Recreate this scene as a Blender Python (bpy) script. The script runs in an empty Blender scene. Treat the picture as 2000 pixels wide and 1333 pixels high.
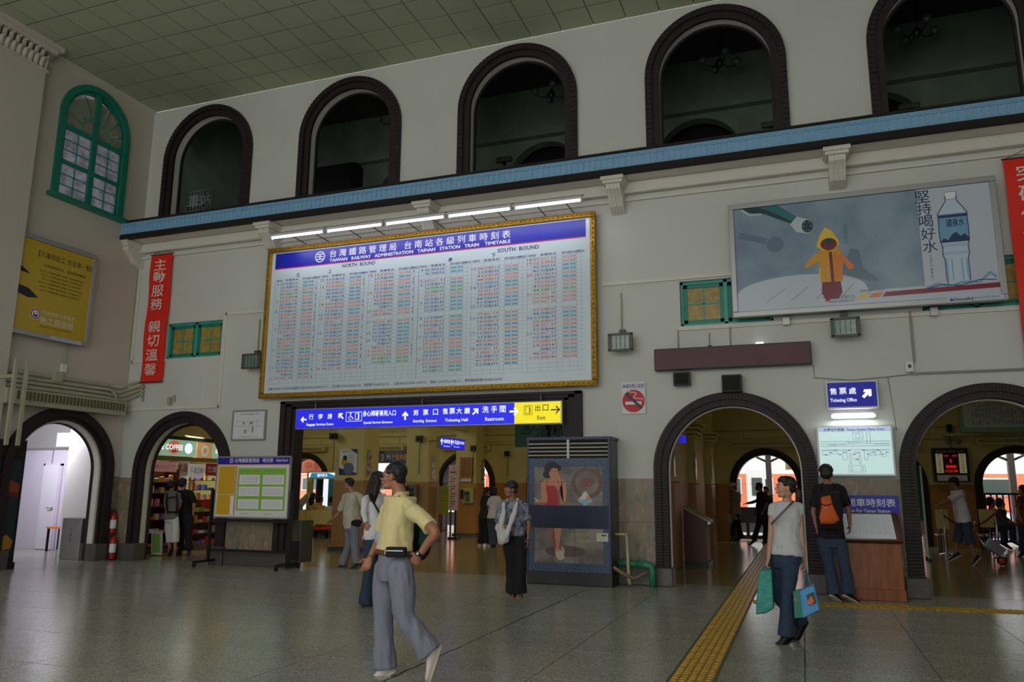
import bpy, bmesh, math, random
import numpy as np
from mathutils import Vector, Matrix, noise
random.seed(7)
SC = bpy.context.scene
COL = SC.collection
pi = math.pi

# ---------------------------------------------------------------- camera
CF = 1524.13
CR = Vector((0.9388518, 0.34425464, 0.00678518))      # image right
CD = Vector((-0.0578684, 0.17718315, -0.98247513))    # image down
CW = Vector((-0.33942384, 0.9220059, 0.18627018))     # forward
CP = Vector((0, 0, 1.5))
cam = bpy.data.cameras.new('camera'); camo = bpy.data.objects.new('camera', cam); COL.objects.link(camo)
cam.sensor_width = 36; cam.lens = CF / 2000 * 36; cam.clip_end = 300; cam.clip_start = 0.05
mw = Matrix((CR, -CD, -CW)).transposed().to_4x4(); mw.translation = CP
camo.matrix_world = mw
SC.camera = camo

# ---------------------------------------------------------------- view, world, daylight
SC.view_settings.view_transform = 'Standard'
SC.view_settings.look = 'None'
SC.view_settings.gamma = 1.0
SC.view_settings.use_curve_mapping = False
SC.view_settings.exposure = 0.0
SC.cycles.max_bounces = 8
SC.cycles.diffuse_bounces = 5
SC.cycles.glossy_bounces = 4
SC.cycles.sample_clamp_indirect = 4.0
SC.cycles.blur_glossy = 0.5

wd = bpy.data.worlds.new('sky'); SC.world = wd; wd.use_nodes = True
wn = wd.node_tree.nodes; wl = wd.node_tree.links
wn['Background'].inputs[0].default_value = (0.93, 0.96, 1.0, 1)
wn['Background'].inputs[1].default_value = 3.0

def area(name, loc, aim, sx, sy, power, color=(1, 1, 1), spread=None):
    l = bpy.data.lights.new(name, 'AREA'); l.shape = 'RECTANGLE'; l.size = sx; l.size_y = sy
    l.energy = power; l.color = color
    if spread: l.spread = spread
    o = bpy.data.objects.new(name, l); COL.objects.link(o)
    o.location = loc
    o.rotation_euler = (Vector(aim) - Vector(loc)).to_track_quat('-Z', 'Y').to_euler()
    return o
# daylight through the tall windows of the street front (behind the camera)
for i, x in enumerate((-11.0, -6.4, -1.8, 2.8)):
    area('window_daylight', (x, -3.7, 6.1), (x + .3, 13, 4.6), 2.6, 5.2, 38, (1.0, 0.93, 0.76))
# daylight through the street doors
area('door_daylight', (-2.0, -3.7, 1.7), (-2.0, 13, 1.4), 5.0, 2.6, 126, (0.94, 0.98, 1.0))
area('door_daylight', (-9.0, -3.7, 1.7), (-9.0, 13, 1.4), 5.0, 2.6, 78, (0.94, 0.98, 1.0))
# added area lights brighten the concourse behind the wall; its ceiling is unseen
for x, y, e_ in ((-6.5, 15.6, 28), (-6.5, 20.2, 28), (-13.5, 20.2, 28), (1.5, 16.5, 8), (1.5, 21, 9)):
    area('concourse_fill', (x, y, 5.6), (x, y, 0), 2.4, .5, e_, (1.0, 0.93, 0.62))
area('shop_lamp', (-15.0, 15.6, 2.55), (-14.6, 15.5, 0), .8, 2.2, 60, (0.95, 1.0, 0.95))
area('side_room_lamp', (-16.4, 12.6, 2.6), (-16.5, 14.2, 1.2), 1.6, .5, 46, (0.93, 0.92, 1.0))

# ---------------------------------------------------------------- pixel helpers (2000 x 1333 frame)
def ray(u, v):
    return CR * ((u - 1000) / CF) + CD * ((v - 666.5) / CF) + CW
def at(u, v, y):
    d = ray(u, v); return CP + d * (y / d.y)
def atx(u, v, x):
    d = ray(u, v); return CP + d * (x / d.x)
def atz(u, v, z=0.0):
    d = ray(u, v); return CP + d * ((z - 1.5) / d.z)

# ---------------------------------------------------------------- materials
def s2l(c):
    return tuple(((x / 255) / 12.92 if x / 255 <= .04045 else ((x / 255 + .055) / 1.055) ** 2.4) for x in c)
MATS = {}
def mat(name, rgb, rough=.6, metal=0, emit=0, var=.0, scale=6, bump=0, bscale=40, spec=.5, trans=0, alpha=1, vec=(1, 1, 1), col2=None, sheen=0):
    """procedural material: base colour in sRGB 0-255, optional noise variation and bump"""
    if name in MATS: return MATS[name]
    m = bpy.data.materials.new(name); m.use_nodes = True; MATS[name] = m
    N = m.node_tree.nodes; L = m.node_tree.links; b = N['Principled BSDF']
    c = s2l(rgb)
    b.inputs['Base Color'].default_value = (*c, 1)
    b.inputs['Roughness'].default_value = rough
    b.inputs['Metallic'].default_value = metal
    b.inputs['Specular IOR Level'].default_value = spec
    if trans: b.inputs['Transmission Weight'].default_value = trans
    if sheen: b.inputs['Sheen Weight'].default_value = sheen
    m.diffuse_color = (*c, 1)
    if emit:
        b.inputs['Emission Color'].default_value = (*c, 1); b.inputs['Emission Strength'].default_value = emit
    if var or bump:
        tc = N.new('ShaderNodeTexCoord'); mp = N.new('ShaderNodeMapping'); mp.inputs['Scale'].default_value = vec
        L.new(tc.outputs['Object'], mp.inputs[0])
    if var:
        nt = N.new('ShaderNodeTexNoise'); nt.inputs['Scale'].default_value = scale; nt.inputs['Detail'].default_value = 5
        L.new(mp.outputs[0], nt.inputs['Vector'])
        rp = N.new('ShaderNodeValToRGB'); e = rp.color_ramp.elements
        c2 = s2l(col2) if col2 else tuple(x * (1 - var) for x in c)
        e[0].position = .35; e[0].color = (*c2, 1); e[1].position = .65; e[1].color = (*c, 1)
        L.new(nt.outputs[0], rp.inputs[0]); L.new(rp.outputs[0], b.inputs['Base Color'])
        if emit: L.new(rp.outputs[0], b.inputs['Emission Color'])
    if bump:
        n2 = N.new('ShaderNodeTexNoise'); n2.inputs['Scale'].default_value = bscale; n2.inputs['Detail'].default_value = 3
        L.new(mp.outputs[0], n2.inputs['Vector'])
        bp = N.new('ShaderNodeBump'); bp.inputs['Strength'].default_value = bump; bp.inputs['Distance'].default_value = .02
        L.new(n2.outputs[0], bp.inputs['Height']); L.new(bp.outputs[0], b.inputs['Normal'])
    return m

M_wall = mat('wall_paint', (211, 212, 205), .7, var=.06, scale=.7, bump=.08, bscale=30)
M_wallL = mat('wall_paint_left', (204, 194, 180), .7, var=.08, scale=.5, bump=.08, bscale=30)
M_trimw = mat('trim_paint', (222, 218, 206), .55, var=.04, scale=3)
M_ceil = mat('ceiling_board', (174, 178, 150), .8, var=.07, scale=1.2, bump=.15, bscale=120)
M_joint = mat('ceiling_joint', (84, 84, 62), .9)
M_brown = mat('dark_brick', (38, 26, 28), .62, var=.3, scale=9, bump=.25, bscale=25)
M_brown2 = mat('dark_brick_joint', (26, 19, 20), .8)
M_blk = mat('black_paint', (22, 22, 24), .4)
M_blkm = mat('black_matte', (16, 16, 18), .8)
M_teal = mat('teal_paint', (24, 132, 108), .4, var=.12, scale=8)
M_teal2 = mat('teal_paint_light', (52, 168, 156), .4, var=.1, scale=8)
M_blue = mat('parapet_blue', (132, 178, 214), .5, var=.08, scale=14)
M_frost = mat('frosted_glass', (176, 172, 190), .25, var=.3, scale=5, col2=(128, 122, 132), emit=.16)  # faint glow stands in for daylight behind the left wall window
M_frost2 = mat('frosted_glass_dim', (146, 142, 122), .3, var=.3, scale=5, emit=.02)  # darker copy with less of the glow, for the fanlight panes
M_amber = mat('amber_glass', (160, 136, 66), .3, var=.35, scale=12, emit=.10)
M_gold = mat('gilt_frame', (186, 142, 48), .32, metal=.75, var=.35, scale=40, bump=.6, bscale=60)
M_alu = mat('aluminium', (168, 168, 168), .38, metal=.6)
M_greyf = mat('grey_frame', (132, 130, 124), .45, metal=.3)
M_granite = mat('granite', (92, 88, 84), .4, var=.35, scale=60, bump=.1)
M_white = mat('white_plastic', (226, 226, 224), .4)
M_conduit = mat('conduit_paint', (176, 172, 146), .5, var=.08, scale=5)
M_yelw = mat('concourse_cream', (212, 196, 124), .6, var=.07, scale=1.5)
M_dado = mat('concourse_dado', (184, 126, 50), .5, var=.1, scale=2)
M_dadop = mat('concourse_dado_pink', (178, 132, 86), .5, var=.2, scale=30)
M_wood = mat('varnished_wood', (156, 86, 36), .28, var=.4, scale=3, vec=(9, 9, 1), bump=.05)
M_woodd = mat('dark_wood', (92, 44, 30), .35, var=.3, scale=3, vec=(8, 8, 1))
M_steel = mat('steel', (190, 190, 190), .22, metal=1)
M_glassd = mat('dark_glass', (18, 20, 24), .08)
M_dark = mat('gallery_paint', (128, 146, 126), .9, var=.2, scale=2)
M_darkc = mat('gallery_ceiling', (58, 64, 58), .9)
M_tube = mat('fluorescent_tube', (238, 232, 255), .4, emit=5.5)
M_paper = mat('paper', (226, 226, 232), .55)

def marble():
    m = bpy.data.materials.new('marble_dado'); m.use_nodes = True
    N = m.node_tree.nodes; L = m.node_tree.links; b = N['Principled BSDF']
    tc = N.new('ShaderNodeTexCoord'); mp = N.new('ShaderNodeMapping'); mp.inputs['Scale'].default_value = (2.2, 2.2, 1.0)
    mp.inputs['Rotation'].default_value = (0, .5, 0)
    L.new(tc.outputs['Object'], mp.inputs[0])
    n = N.new('ShaderNodeTexNoise'); n.inputs['Scale'].default_value = 2.6; n.inputs['Detail'].default_value = 9; n.inputs['Distortion'].default_value = 1.6
    L.new(mp.outputs[0], n.inputs['Vector'])
    r = N.new('ShaderNodeValToRGB'); e = r.color_ramp.elements
    e[0].position = .3; e[0].color = (*s2l((112, 106, 92)), 1)
    e[1].position = .72; e[1].color = (*s2l((168, 160, 142)), 1)
    q = e.new(.45); q.color = (*s2l((136, 130, 112)), 1)
    q = e.new(.56); q.color = (*s2l((148, 124, 102)), 1)
    L.new(n.outputs[0], r.inputs[0]); L.new(r.outputs[0], b.inputs['Base Color'])
    b.inputs['Roughness'].default_value = .22
    return m
M_marble = marble()

def floor_mat(name, base, dark, rough):
    m = bpy.data.materials.new(name); m.use_nodes = True
    N = m.node_tree.nodes; L = m.node_tree.links; b = N['Principled BSDF']
    tc = N.new('ShaderNodeTexCoord')
    v = N.new('ShaderNodeTexVoronoi'); v.inputs['Scale'].default_value = 120
    L.new(tc.outputs['Object'], v.inputs['Vector'])
    n = N.new('ShaderNodeTexNoise'); n.inputs['Scale'].default_value = 1.1; n.inputs['Detail'].default_value = 4
    L.new(tc.outputs['Object'], n.inputs['Vector'])
    bw = N.new('ShaderNodeSeparateColor'); L.new(v.outputs['Color'], bw.inputs[0])
    r = N.new('ShaderNodeValToRGB'); e = r.color_ramp.elements
    e[0].position = .05; e[0].color = (*s2l(dark), 1); e[1].position = .75; e[1].color = (*s2l(base), 1)
    q = e.new(.3); q.color = (*s2l(tuple((a * .6 + c * .4) for a, c in zip(base, dark))), 1)
    L.new(bw.outputs[0], r.inputs[0])
    mx = N.new('ShaderNodeMix'); mx.data_type = 'RGBA'; mx.blend_type = 'MULTIPLY'; mx.inputs[0].default_value = .35
    L.new(r.outputs[0], mx.inputs[6]); L.new(n.outputs[0], mx.inputs[7])
    L.new(mx.outputs[2], b.inputs['Base Color'])
    n3 = N.new('ShaderNodeTexNoise'); n3.inputs['Scale'].default_value = 2.2; n3.inputs['Detail'].default_value = 2
    mp = N.new('ShaderNodeMapping'); mp.inputs['Scale'].default_value = (1, 2.2, 1)
    L.new(tc.outputs['Object'], mp.inputs[0]); L.new(mp.outputs[0], n3.inputs['Vector'])
    bp = N.new('ShaderNodeBump'); bp.inputs['Strength'].default_value = .12; bp.inputs['Distance'].default_value = .02
    L.new(n3.outputs[0], bp.inputs['Height']); L.new(bp.outputs[0], b.inputs['Normal'])
    b.inputs['Roughness'].default_value = rough
    b.inputs['Specular IOR Level'].default_value = .55
    return m
M_floor = floor_mat('terrazzo', (196, 196, 182), (112, 112, 100), .2)
M_floor2 = floor_mat('terrazzo_concourse', (176, 164, 112), (116, 108, 72), .16)

# ---------------------------------------------------------------- mesh builder
def V(*a): return Vector(a)
class MB:
    def __init__(s): s.v = []; s.f = []; s.m = []; s.mats = []; s.sm = []
    def mi(s, m):
        if m not in s.mats: s.mats.append(m)
        return s.mats.index(m)
    def add(s, vs, fs, m, smooth=False):
        o = len(s.v); s.v += [tuple(x) for x in vs]; k = s.mi(m)
        for f in fs: s.f.append([i + o for i in f]); s.m.append(k); s.sm.append(smooth)
        return s
    def obox(s, c, ax, h, m):
        c = Vector(c); ax = [Vector(a) for a in ax]
        vs = [c + ax[0] * (h[0] * i) + ax[1] * (h[1] * j) + ax[2] * (h[2] * k) for i in (-1, 1) for j in (-1, 1) for k in (-1, 1)]
        return s.add(vs, [(0, 1, 3, 2), (4, 6, 7, 5), (0, 4, 5, 1), (2, 3, 7, 6), (0, 2, 6, 4), (1, 5, 7, 3)], m)
    def box(s, x0, x1, y0, y1, z0, z1, m):
        return s.obox(((x0 + x1) / 2, (y0 + y1) / 2, (z0 + z1) / 2), ((1, 0, 0), (0, 1, 0), (0, 0, 1)), (abs(x1 - x0) / 2, abs(y1 - y0) / 2, abs(z1 - z0) / 2), m)
    def prism(s, loop, off, m, smooth=False):
        n = len(loop); off = Vector(off); a = [Vector(p) for p in loop]; b = [p + off for p in a]
        return s.add(a + b, [list(range(n))[::-1], list(range(n, 2 * n))] + [(i, (i + 1) % n, n + (i + 1) % n, n + i) for i in range(n)], m, smooth)
    def poly(s, loop, m): return s.add(loop, [list(range(len(loop)))], m)
    def rings(s, rings, m, caps=True, smooth=True):
        k = len(rings[0]); vs = [p for r in rings for p in r]; fs = []
        for j in range(len(rings) - 1):
            for i in range(k):
                fs.append((j * k + i, j * k + (i + 1) % k, (j + 1) * k + (i + 1) % k, (j + 1) * k + i))
        if caps:
            fs.append(tuple(range(k))[::-1]); fs.append(tuple(range((len(rings) - 1) * k, len(rings) * k)))
        return s.add(vs, fs, m, smooth)
    def tube(s, pts, r, m, n=8, smooth=True):
        pts = [Vector(p) for p in pts]; R = []
        rr = r if isinstance(r, (list, tuple)) else [r] * len(pts)
        ref = None
        for i, p in enumerate(pts):
            d = (pts[min(i + 1, len(pts) - 1)] - pts[max(i - 1, 0)]).normalized()
            if ref is None: ref = d.orthogonal().normalized()
            ref = (ref - d * ref.dot(d)); ref = ref.normalized() if ref.length > 1e-6 else d.orthogonal().normalized()
            q = d.cross(ref)
            R.append([p + (ref * math.cos(t) + q * math.sin(t)) * rr[i] for t in [2 * pi * k / n for k in range(n)]])
        return s.rings(R, m, True, smooth)
    def cyl(s, c, r, h, m, n=16, r2=None, ax=(0, 0, 1)):
        c = Vector(c); a = Vector(ax).normalized()
        return s.tube([c, c + a * h], [r, r if r2 is None else r2], m, n)
    def lathe(s, o, prof, m, n=16):
        o = Vector(o)
        return s.rings([[o + V(r * math.cos(2 * pi * k / n), r * math.sin(2 * pi * k / n), z) for k in range(n)] for r, z in prof], m)
    def ell(s, c, r, m, ax=None, n=10, k=7):
        c = Vector(c); ax = ax or (V(1, 0, 0), V(0, 1, 0), V(0, 0, 1)); R = []
        for j in range(k + 1):
            t = -pi / 2 + pi * j / k; cz = math.sin(t) * .999; cr = max(math.cos(t), .04)
            R.append([c + ax[0] * (r[0] * cr * math.cos(2 * pi * i / n)) + ax[1] * (r[1] * cr * math.sin(2 * pi * i / n)) + ax[2] * (r[2] * cz) for i in range(n)])
        return s.rings(R, m)
    def build(s, name, parent=None, bevel=0, **props):
        me = bpy.data.meshes.new(name); me.from_pydata(s.v, [], s.f)
        for m in s.mats: me.materials.append(m)
        me.polygons.foreach_set('material_index', s.m); me.polygons.foreach_set('use_smooth', s.sm); me.update()
        return link(name, me, parent, bevel, **props)
def link(name, me, parent=None, bevel=0, **props):
    o = bpy.data.objects.new(name, me); COL.objects.link(o)
    if parent is not None:
        o.parent = parent
        o.matrix_parent_inverse = Matrix.Translation(parent.location).inverted()
    if bevel:
        b = o.modifiers.new('bevel', 'BEVEL'); b.width = bevel; b.segments = 2; b.limit_method = 'ANGLE'
    for k, v in props.items(): o[k] = v
    return o
def thing(name, loc, label, category, group=None, kind=None):
    o = bpy.data.objects.new(name, None); COL.objects.link(o); o.location = loc; o.empty_display_size = .1
    o['label'] = label
    if category: o['category'] = category
    if group: o['group'] = group
    if kind: o['kind'] = kind
    return o
def struct(name, loc, label): return thing(name, loc, label, None, kind='structure')

def plate(loops, depth, fn, m, mb=None):
    """flat plate with holes: loops in 2D (first outer), thickness depth, fn(a, b, d) -> world point"""
    c = bpy.data.curves.new('p', 'CURVE'); c.dimensions = '2D'; c.fill_mode = 'BOTH'; c.extrude = depth / 2
    for lp in loops:
        sp = c.splines.new('POLY'); sp.points.add(len(lp) - 1); sp.use_cyclic_u = True
        for i, (a, b) in enumerate(lp): sp.points[i].co = (a, b, 0, 1)
    o = bpy.data.objects.new('p', c); COL.objects.link(o)
    bpy.context.view_layer.update()
    me = bpy.data.meshes.new_from_object(o.evaluated_get(bpy.context.evaluated_depsgraph_get()))
    mb = mb or MB()
    vs = [fn(v.co.x, v.co.y, v.co.z + depth / 2) for v in me.vertices]
    mb.add(vs, [list(p.vertices) for p in me.polygons], m)
    bpy.data.objects.remove(o); bpy.data.curves.remove(c); bpy.data.meshes.remove(me)
    return mb
def arch(cx, r, z0, zs, n=28):
    """arch loop (springing zs, radius r, bottom z0)"""
    return [(cx - r, z0)] + [(cx - r * math.cos(pi * i / n), zs + r * math.sin(pi * i / n)) for i in range(n + 1)] + [(cx + r, z0)]
def ring(cx, ro, ri, z0, zs, n=28):
    return arch(cx, ro, z0, zs, n) + arch(cx, ri, z0, zs, n)[::-1]
def rect(x0, x1, z0, z1): return [(x0, z0), (x0, z1), (x1, z1), (x1, z0)]
def frame_bars(mb, x0, x1, z0, z1, t, y0, y1, m, X=False):
    for a, b, c_, d in ((x0, x1, z0, z0 + t), (x0, x1, z1 - t, z1), (x0, x0 + t, z0 + t, z1 - t), (x1 - t, x1, z0 + t, z1 - t)):
        mb.box(y0, y1, a, b, c_, d, m) if X else mb.box(a, b, y0, y1, c_, d, m)
    return mb
def fy(y): return lambda a, b, d: (a, y + d, b)
def fx(x): return lambda a, b, d: (x - d, a, b)

# ---------------------------------------------------------------- writing
TXT = {}
def glyphs(s, bold=0, sp=1.0, res=2):
    k = (s, bold, sp, res)
    if k not in TXT:
        c = bpy.data.curves.new('t', 'FONT'); c.body = s; c.resolution_u = res; c.offset = bold; c.space_character = sp
        o = bpy.data.objects.new('t', c); COL.objects.link(o)
        bpy.context.view_layer.update()
        me = bpy.data.meshes.new_from_object(o.evaluated_get(bpy.context.evaluated_depsgraph_get()))
        vs = np.array([v.co[:2] for v in me.vertices]) if len(me.vertices) else np.zeros((0, 2))
        TXT[k] = (vs, [tuple(p.vertices) for p in me.polygons])
        bpy.data.objects.remove(o); bpy.data.curves.remove(c); bpy.data.meshes.remove(me)
    return TXT[k]
class Panel:
    """flat print on a surface; origin o (3D), r right, u up, n towards the viewer; units metres"""
    def __init__(s, o, r, u, mb=None):
        s.o = Vector(o); s.r = Vector(r).normalized(); s.u = Vector(u).normalized(); s.n = s.r.cross(s.u); s.mb = mb or MB()
    k = 0
    def P(s, x, y, l=1): return s.o + s.r * x + s.u * y + s.n * (.0015 * l + (s.k % 40) * .00002)
    def poly(s, pts, m, l=1): s.k += 1; s.mb.poly([s.P(x, y, l) for x, y in pts], m); return s
    def rect(s, x0, y0, x1, y1, m, l=1): return s.poly([(x0, y0), (x1, y0), (x1, y1), (x0, y1)], m, l)
    def frame(s, x0, y0, x1, y1, t, m, l=1):
        s.rect(x0, y0, x1, y0 + t, m, l); s.rect(x0, y1 - t, x1, y1, m, l); s.rect(x0, y0, x0 + t, y1, m, l); return s.rect(x1 - t, y0, x1, y1, m, l)
    def disc(s, x, y, r, m, l=1, ry=None, n=24):
        return s.poly([(x + r * math.cos(2 * pi * i / n), y + (ry or r) * math.sin(2 * pi * i / n)) for i in range(n)], m, l)
    def line(s, pts, w, m, l=1):
        for (a, b), (c, d) in zip(pts, pts[1:]):
            L = math.hypot(c - a, d - b) or 1; px, py = -(d - b) / L * w / 2, (c - a) / L * w / 2
            s.poly([(a + px, b + py), (a - px, b - py), (c - px, d - py), (c + px, d + py)], m, l)
        return s
    def text(s, t, x, y, h, m, l=2, al='c', w=None, bold=0, sp=1.0, ang=0, res=2):
        vs, fs = glyphs(t, bold, sp, res)
        if not len(vs): return s
        mn = vs.min(0); mx = vs.max(0); H = max(mx[1] - mn[1], 1e-6); W = max(mx[0] - mn[0], 1e-6)
        k = h / H; kx = k if w is None else w / W
        q = (vs - [mn[0], mn[1]]) * [kx, k]
        q[:, 0] -= {'c': W * kx / 2, 'l': 0, 'r': W * kx}[al]; q[:, 1] -= h / 2
        if ang:
            c_, s_ = math.cos(ang), math.sin(ang); q = q @ np.array([[c_, s_], [-s_, c_]])
        s.mb.add([s.P(x + a, y + b, l) for a, b in q], fs, m); return s
    def arrow(s, x, y, L, t, ang, m, l=2):
        c, sn = math.cos(ang), math.sin(ang)
        def T(p): return (x + p[0] * c - p[1] * sn, y + p[0] * sn + p[1] * c)
        s.poly([T(p) for p in [(-L / 2, -t / 2), (L / 2 - t * .4, -t / 2), (L / 2 - t * .4, t / 2), (-L / 2, t / 2)]], m, l)
        for g in (1, -1): s.poly([T(p) for p in [(L / 2, 0), (L / 2 - L * .42, g * L * .42), (L / 2 - L * .42 - t * .8, g * (L * .42 - t * .5)), (L / 2 - t * 1.4, 0)]], m, l)
        return s
def flat(name, rgb, emit=0, rough=.5): return mat(name, rgb, rough, emit=emit)
YR, YU = (1, 0, 0), (0, 0, 1)          # panels on walls facing the camera (-Y)
def ypanel(x, z, y): return Panel((x, y, z), YR, YU)
def xpanel(y, z, x): return Panel((x, y, z), (0, 1, 0), YU)   # panels on the left wall (facing +X)
# ================================================================ SETTING
WY = 13.0; WX = -13.72; HC = 10.08
UPC = [-12.03, -8.39, -4.72, -1.05, 2.60]      # upper arches
LOC = [-12.03, -1.03, 2.60]                     # lower arches
# ---- hall back wall with its openings
w = struct('wall_back', (-3, WY, 0), 'cream plaster back wall of the hall with arches, openings and marble dado')
loops = [rect(WX, 6.5, -.12, HC)] + [arch(c, .97, 7.0, 8.75) for c in UPC] + [arch(c, 1.04, -.09, 1.81) for c in LOC]
loops += [rect(-9.32, -3.79, -.09, 3.05)] + [rect(c - .74, c + .74, 4.2, 4.97) for c in LOC]
plate(loops, .2, fy(WY), M_wall).build('plaster', w)
# marble dado and granite base between the openings
for i, (x0, x1) in enumerate(((WX, -13.27), (-10.79, -9.63), (-3.48, -2.28), (.22, 1.35))):
    n = max(1, round((x1 - x0) / .62)); s = (x1 - x0) / n
    for k in range(n):
        for z0, z1 in ((.3, .98), (.985, 1.68)):
            MB().box(x0 + k * s + .003, x0 + (k + 1) * s - .003, WY - .03, WY + .01, z0, z1, M_marble).build('marble_slab', w)
    MB().box(x0 - .02, x1 + .02, WY - .09, WY + .01, 0, .3, M_granite).build('granite_base', w, bevel=.01)
# raised plaster mouldings
def moulding(pts, p=w, y=WY):
    mb = MB()
    for (x0, z0), (x1, z1) in zip(pts, pts[1:]):
        if x0 == x1: mb.box(x0 - .03, x0 + .03, y - .035, y, min(z0, z1) - .03, max(z0, z1) + .03, M_trimw)
        else: mb.box(min(x0, x1), max(x0, x1), y - .035, y, z0 - .03, z0 + .03, M_trimw)
    mb.build('moulding', p)
moulding([(WX + .04, 3.13), (-11.2, 3.13), (-11.2, 5.08), (-10.1, 5.08)])
moulding([(-3.1, 5.03), (-.9, 5.03)])
moulding([(-13.66, 4.17), (-12.75, 4.17)])
moulding([(-13.66, 6.4), (-13.66, 4.17)])
moulding([(-1.82, 4.15), (3.4, 4.15)])
# small painted access hatch
hb = MB(); hb.box(-12.35, -11.72, WY - .012, WY, 3.32, 3.95, M_wall); hb.box(-12.42, -12.36, WY - .05, WY, 3.26, 3.4, M_conduit)
hb.build('access_hatch', w, label='shallow painted hatch')

# ---- upper arches: stepped dark brick surrounds
for i, c in enumerate(UPC):
    t = struct('trim_%d' % (i + 1), (c, WY, 7.0), 'stepped dark brick surround of the %s gallery arch from the left wall' % ('first', 'second', 'third', 'fourth', 'fifth')[i])
    plate([ring(c, 1.2, 1.08, 7.0, 8.75)], .1, fy(WY - .09), M_brown).build('outer_ring', t)
    plate([ring(c, 1.085, .96, 7.0, 8.75)], .06, fy(WY - .05), M_brown).build('inner_ring', t)
    # brick headers seen as fine teeth in the ring
    mb = MB()
    for k in range(40):
        a = pi * (k + .5) / 40
        mb.obox((c - 1.14 * math.cos(a), WY - .095, 8.75 + 1.14 * math.sin(a)), ((math.sin(a), 0, math.cos(a)), (0, 1, 0), (-math.cos(a), 0, math.sin(a))), (.036, .01, .055), M_brown)
    for sg in (-1, 1):
        for k in range(17):
            mb.box(c + sg * 1.14 - .055, c + sg * 1.14 + .055, WY - .105, WY - .085, 7.12 + k * .095, 7.19 + k * .095, M_brown)
    mb.build('brick_courses', t, kind='stuff')
    plate([ring(c, 1.05, .93, 7.0, 8.75)], .06, fy(WY + .17), M_brown).build('rear_ring', t)

# ---- lower arches with individual bricks (the two right-hand ones), plain stepped rings (left)
def brick_arch(c, label):
    t = struct('trim_%d' % (6 + LOC.index(c)), (c, WY, 0), label)
    plate([ring(c, 1.235, 1.03, .28, 1.81)], .2, fy(WY - .02), M_brown2).build('mortar_backing', t)
    plate([ring(c, 1.045, 1.01, .28, 1.81)], .1, fy(WY + .09), M_trimw).build('inner_reveal', t)
    ms = []
    for (wd_, dp) in ((.118, .085), (.098, .05)):
        mb = MB(); mb.box(-wd_ / 2, wd_ / 2, -dp, 0, -.0205, .0205, M_brown)
        me = bpy.data.meshes.new('brick'); me.from_pydata(mb.v, [], mb.f); me.materials.append(M_brown); ms.append((me, wd_))
    k_ = 0
    for j, (r, me) in enumerate(((1.188, ms[0][0]), (1.078, ms[1][0]))):
        n = 32
        for sg in (-1, 1):
            for k in range(n):
                o = link('brick', me, t); o.location = (c + sg * r, WY - .02 + random.uniform(-.003, .003), .303 + k * 1.53 / n); k_ += 1
        n = 84 if j == 0 else 78
        for k in range(n):
            a = pi * (k + .5) / n
            o = link('brick', me, t); o.location = (c - r * math.cos(a), WY - .02 + random.uniform(-.003, .003), 1.81 + r * math.sin(a))
            o.rotation_euler = (0, a, 0)
    for sg in (-1, 1):
        MB().box(c + sg * 1.14 - .155, c + sg * 1.14 + .155, WY - .14, WY + .22, 0, .28, M_granite).build('plinth', t, bevel=.012)
    return t
brick_arch(LOC[1], 'dark brick surround of the arch with the yellow guide path running through')
brick_arch(LOC[2], 'dark brick surround of the arch showing the seated waiting passengers')
c = LOC[0]
t = struct('trim_6', (c, WY, 0), 'dark brick surround of the arch in front of the lit shop')
plate([ring(c, 1.235, 1.12, .0, 1.81)], .12, fy(WY - .1), M_brown).build('outer_ring', t)
plate([ring(c, 1.125, .99, .0, 1.81)], .06, fy(WY - .05), M_brown).build('inner_ring', t)
plate([ring(c, 1.04, 1.0, .0, 1.81)], .13, fy(WY + .04), M_trimw).build('inner_reveal', t)
plate([ring(c, 1.04, .95, .0, 1.81)], .05, fy(WY + .17), M_brown).build('rear_ring', t)
for sg in (-1, 1): MB().box(c + sg * 1.12 - .16, c + sg * 1.12 + .16, WY - .15, WY + .22, 0, .34, M_granite).build('plinth', t, bevel=.012)
# ---- wide square opening: stepped brick frame
t = struct('trim_9', (-6.55, WY, 0), 'dark stepped frame of the wide square opening under the timetable')
for k, (o_, i_, d0, d1) in enumerate(((0, .12, -.1, .02), (.11, .24, -.06, .06), (.23, .33, -.02, .25))):
    x0, x1, z1 = -9.63 + o_, -3.48 - o_, 3.17 - o_ * .45
    X0, X1, Z1 = -9.63 + i_, -3.48 - i_, 3.17 - i_ * .45
    mb = MB(); mb.box(x0, X0, WY + d0, WY + d1, 0, z1, M_brown); mb.box(X1, x1, WY + d0, WY + d1, 0, z1, M_brown); mb.box(x0, x1, WY + d0, WY + d1, Z1, z1, M_brown)
    mb.build('frame_step', t)
for x in (-9.47, -3.64): MB().box(x - .19, x + .19, WY - .14, WY + .25, 0, .3, M_granite).build('plinth', t, bevel=.012)

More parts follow.
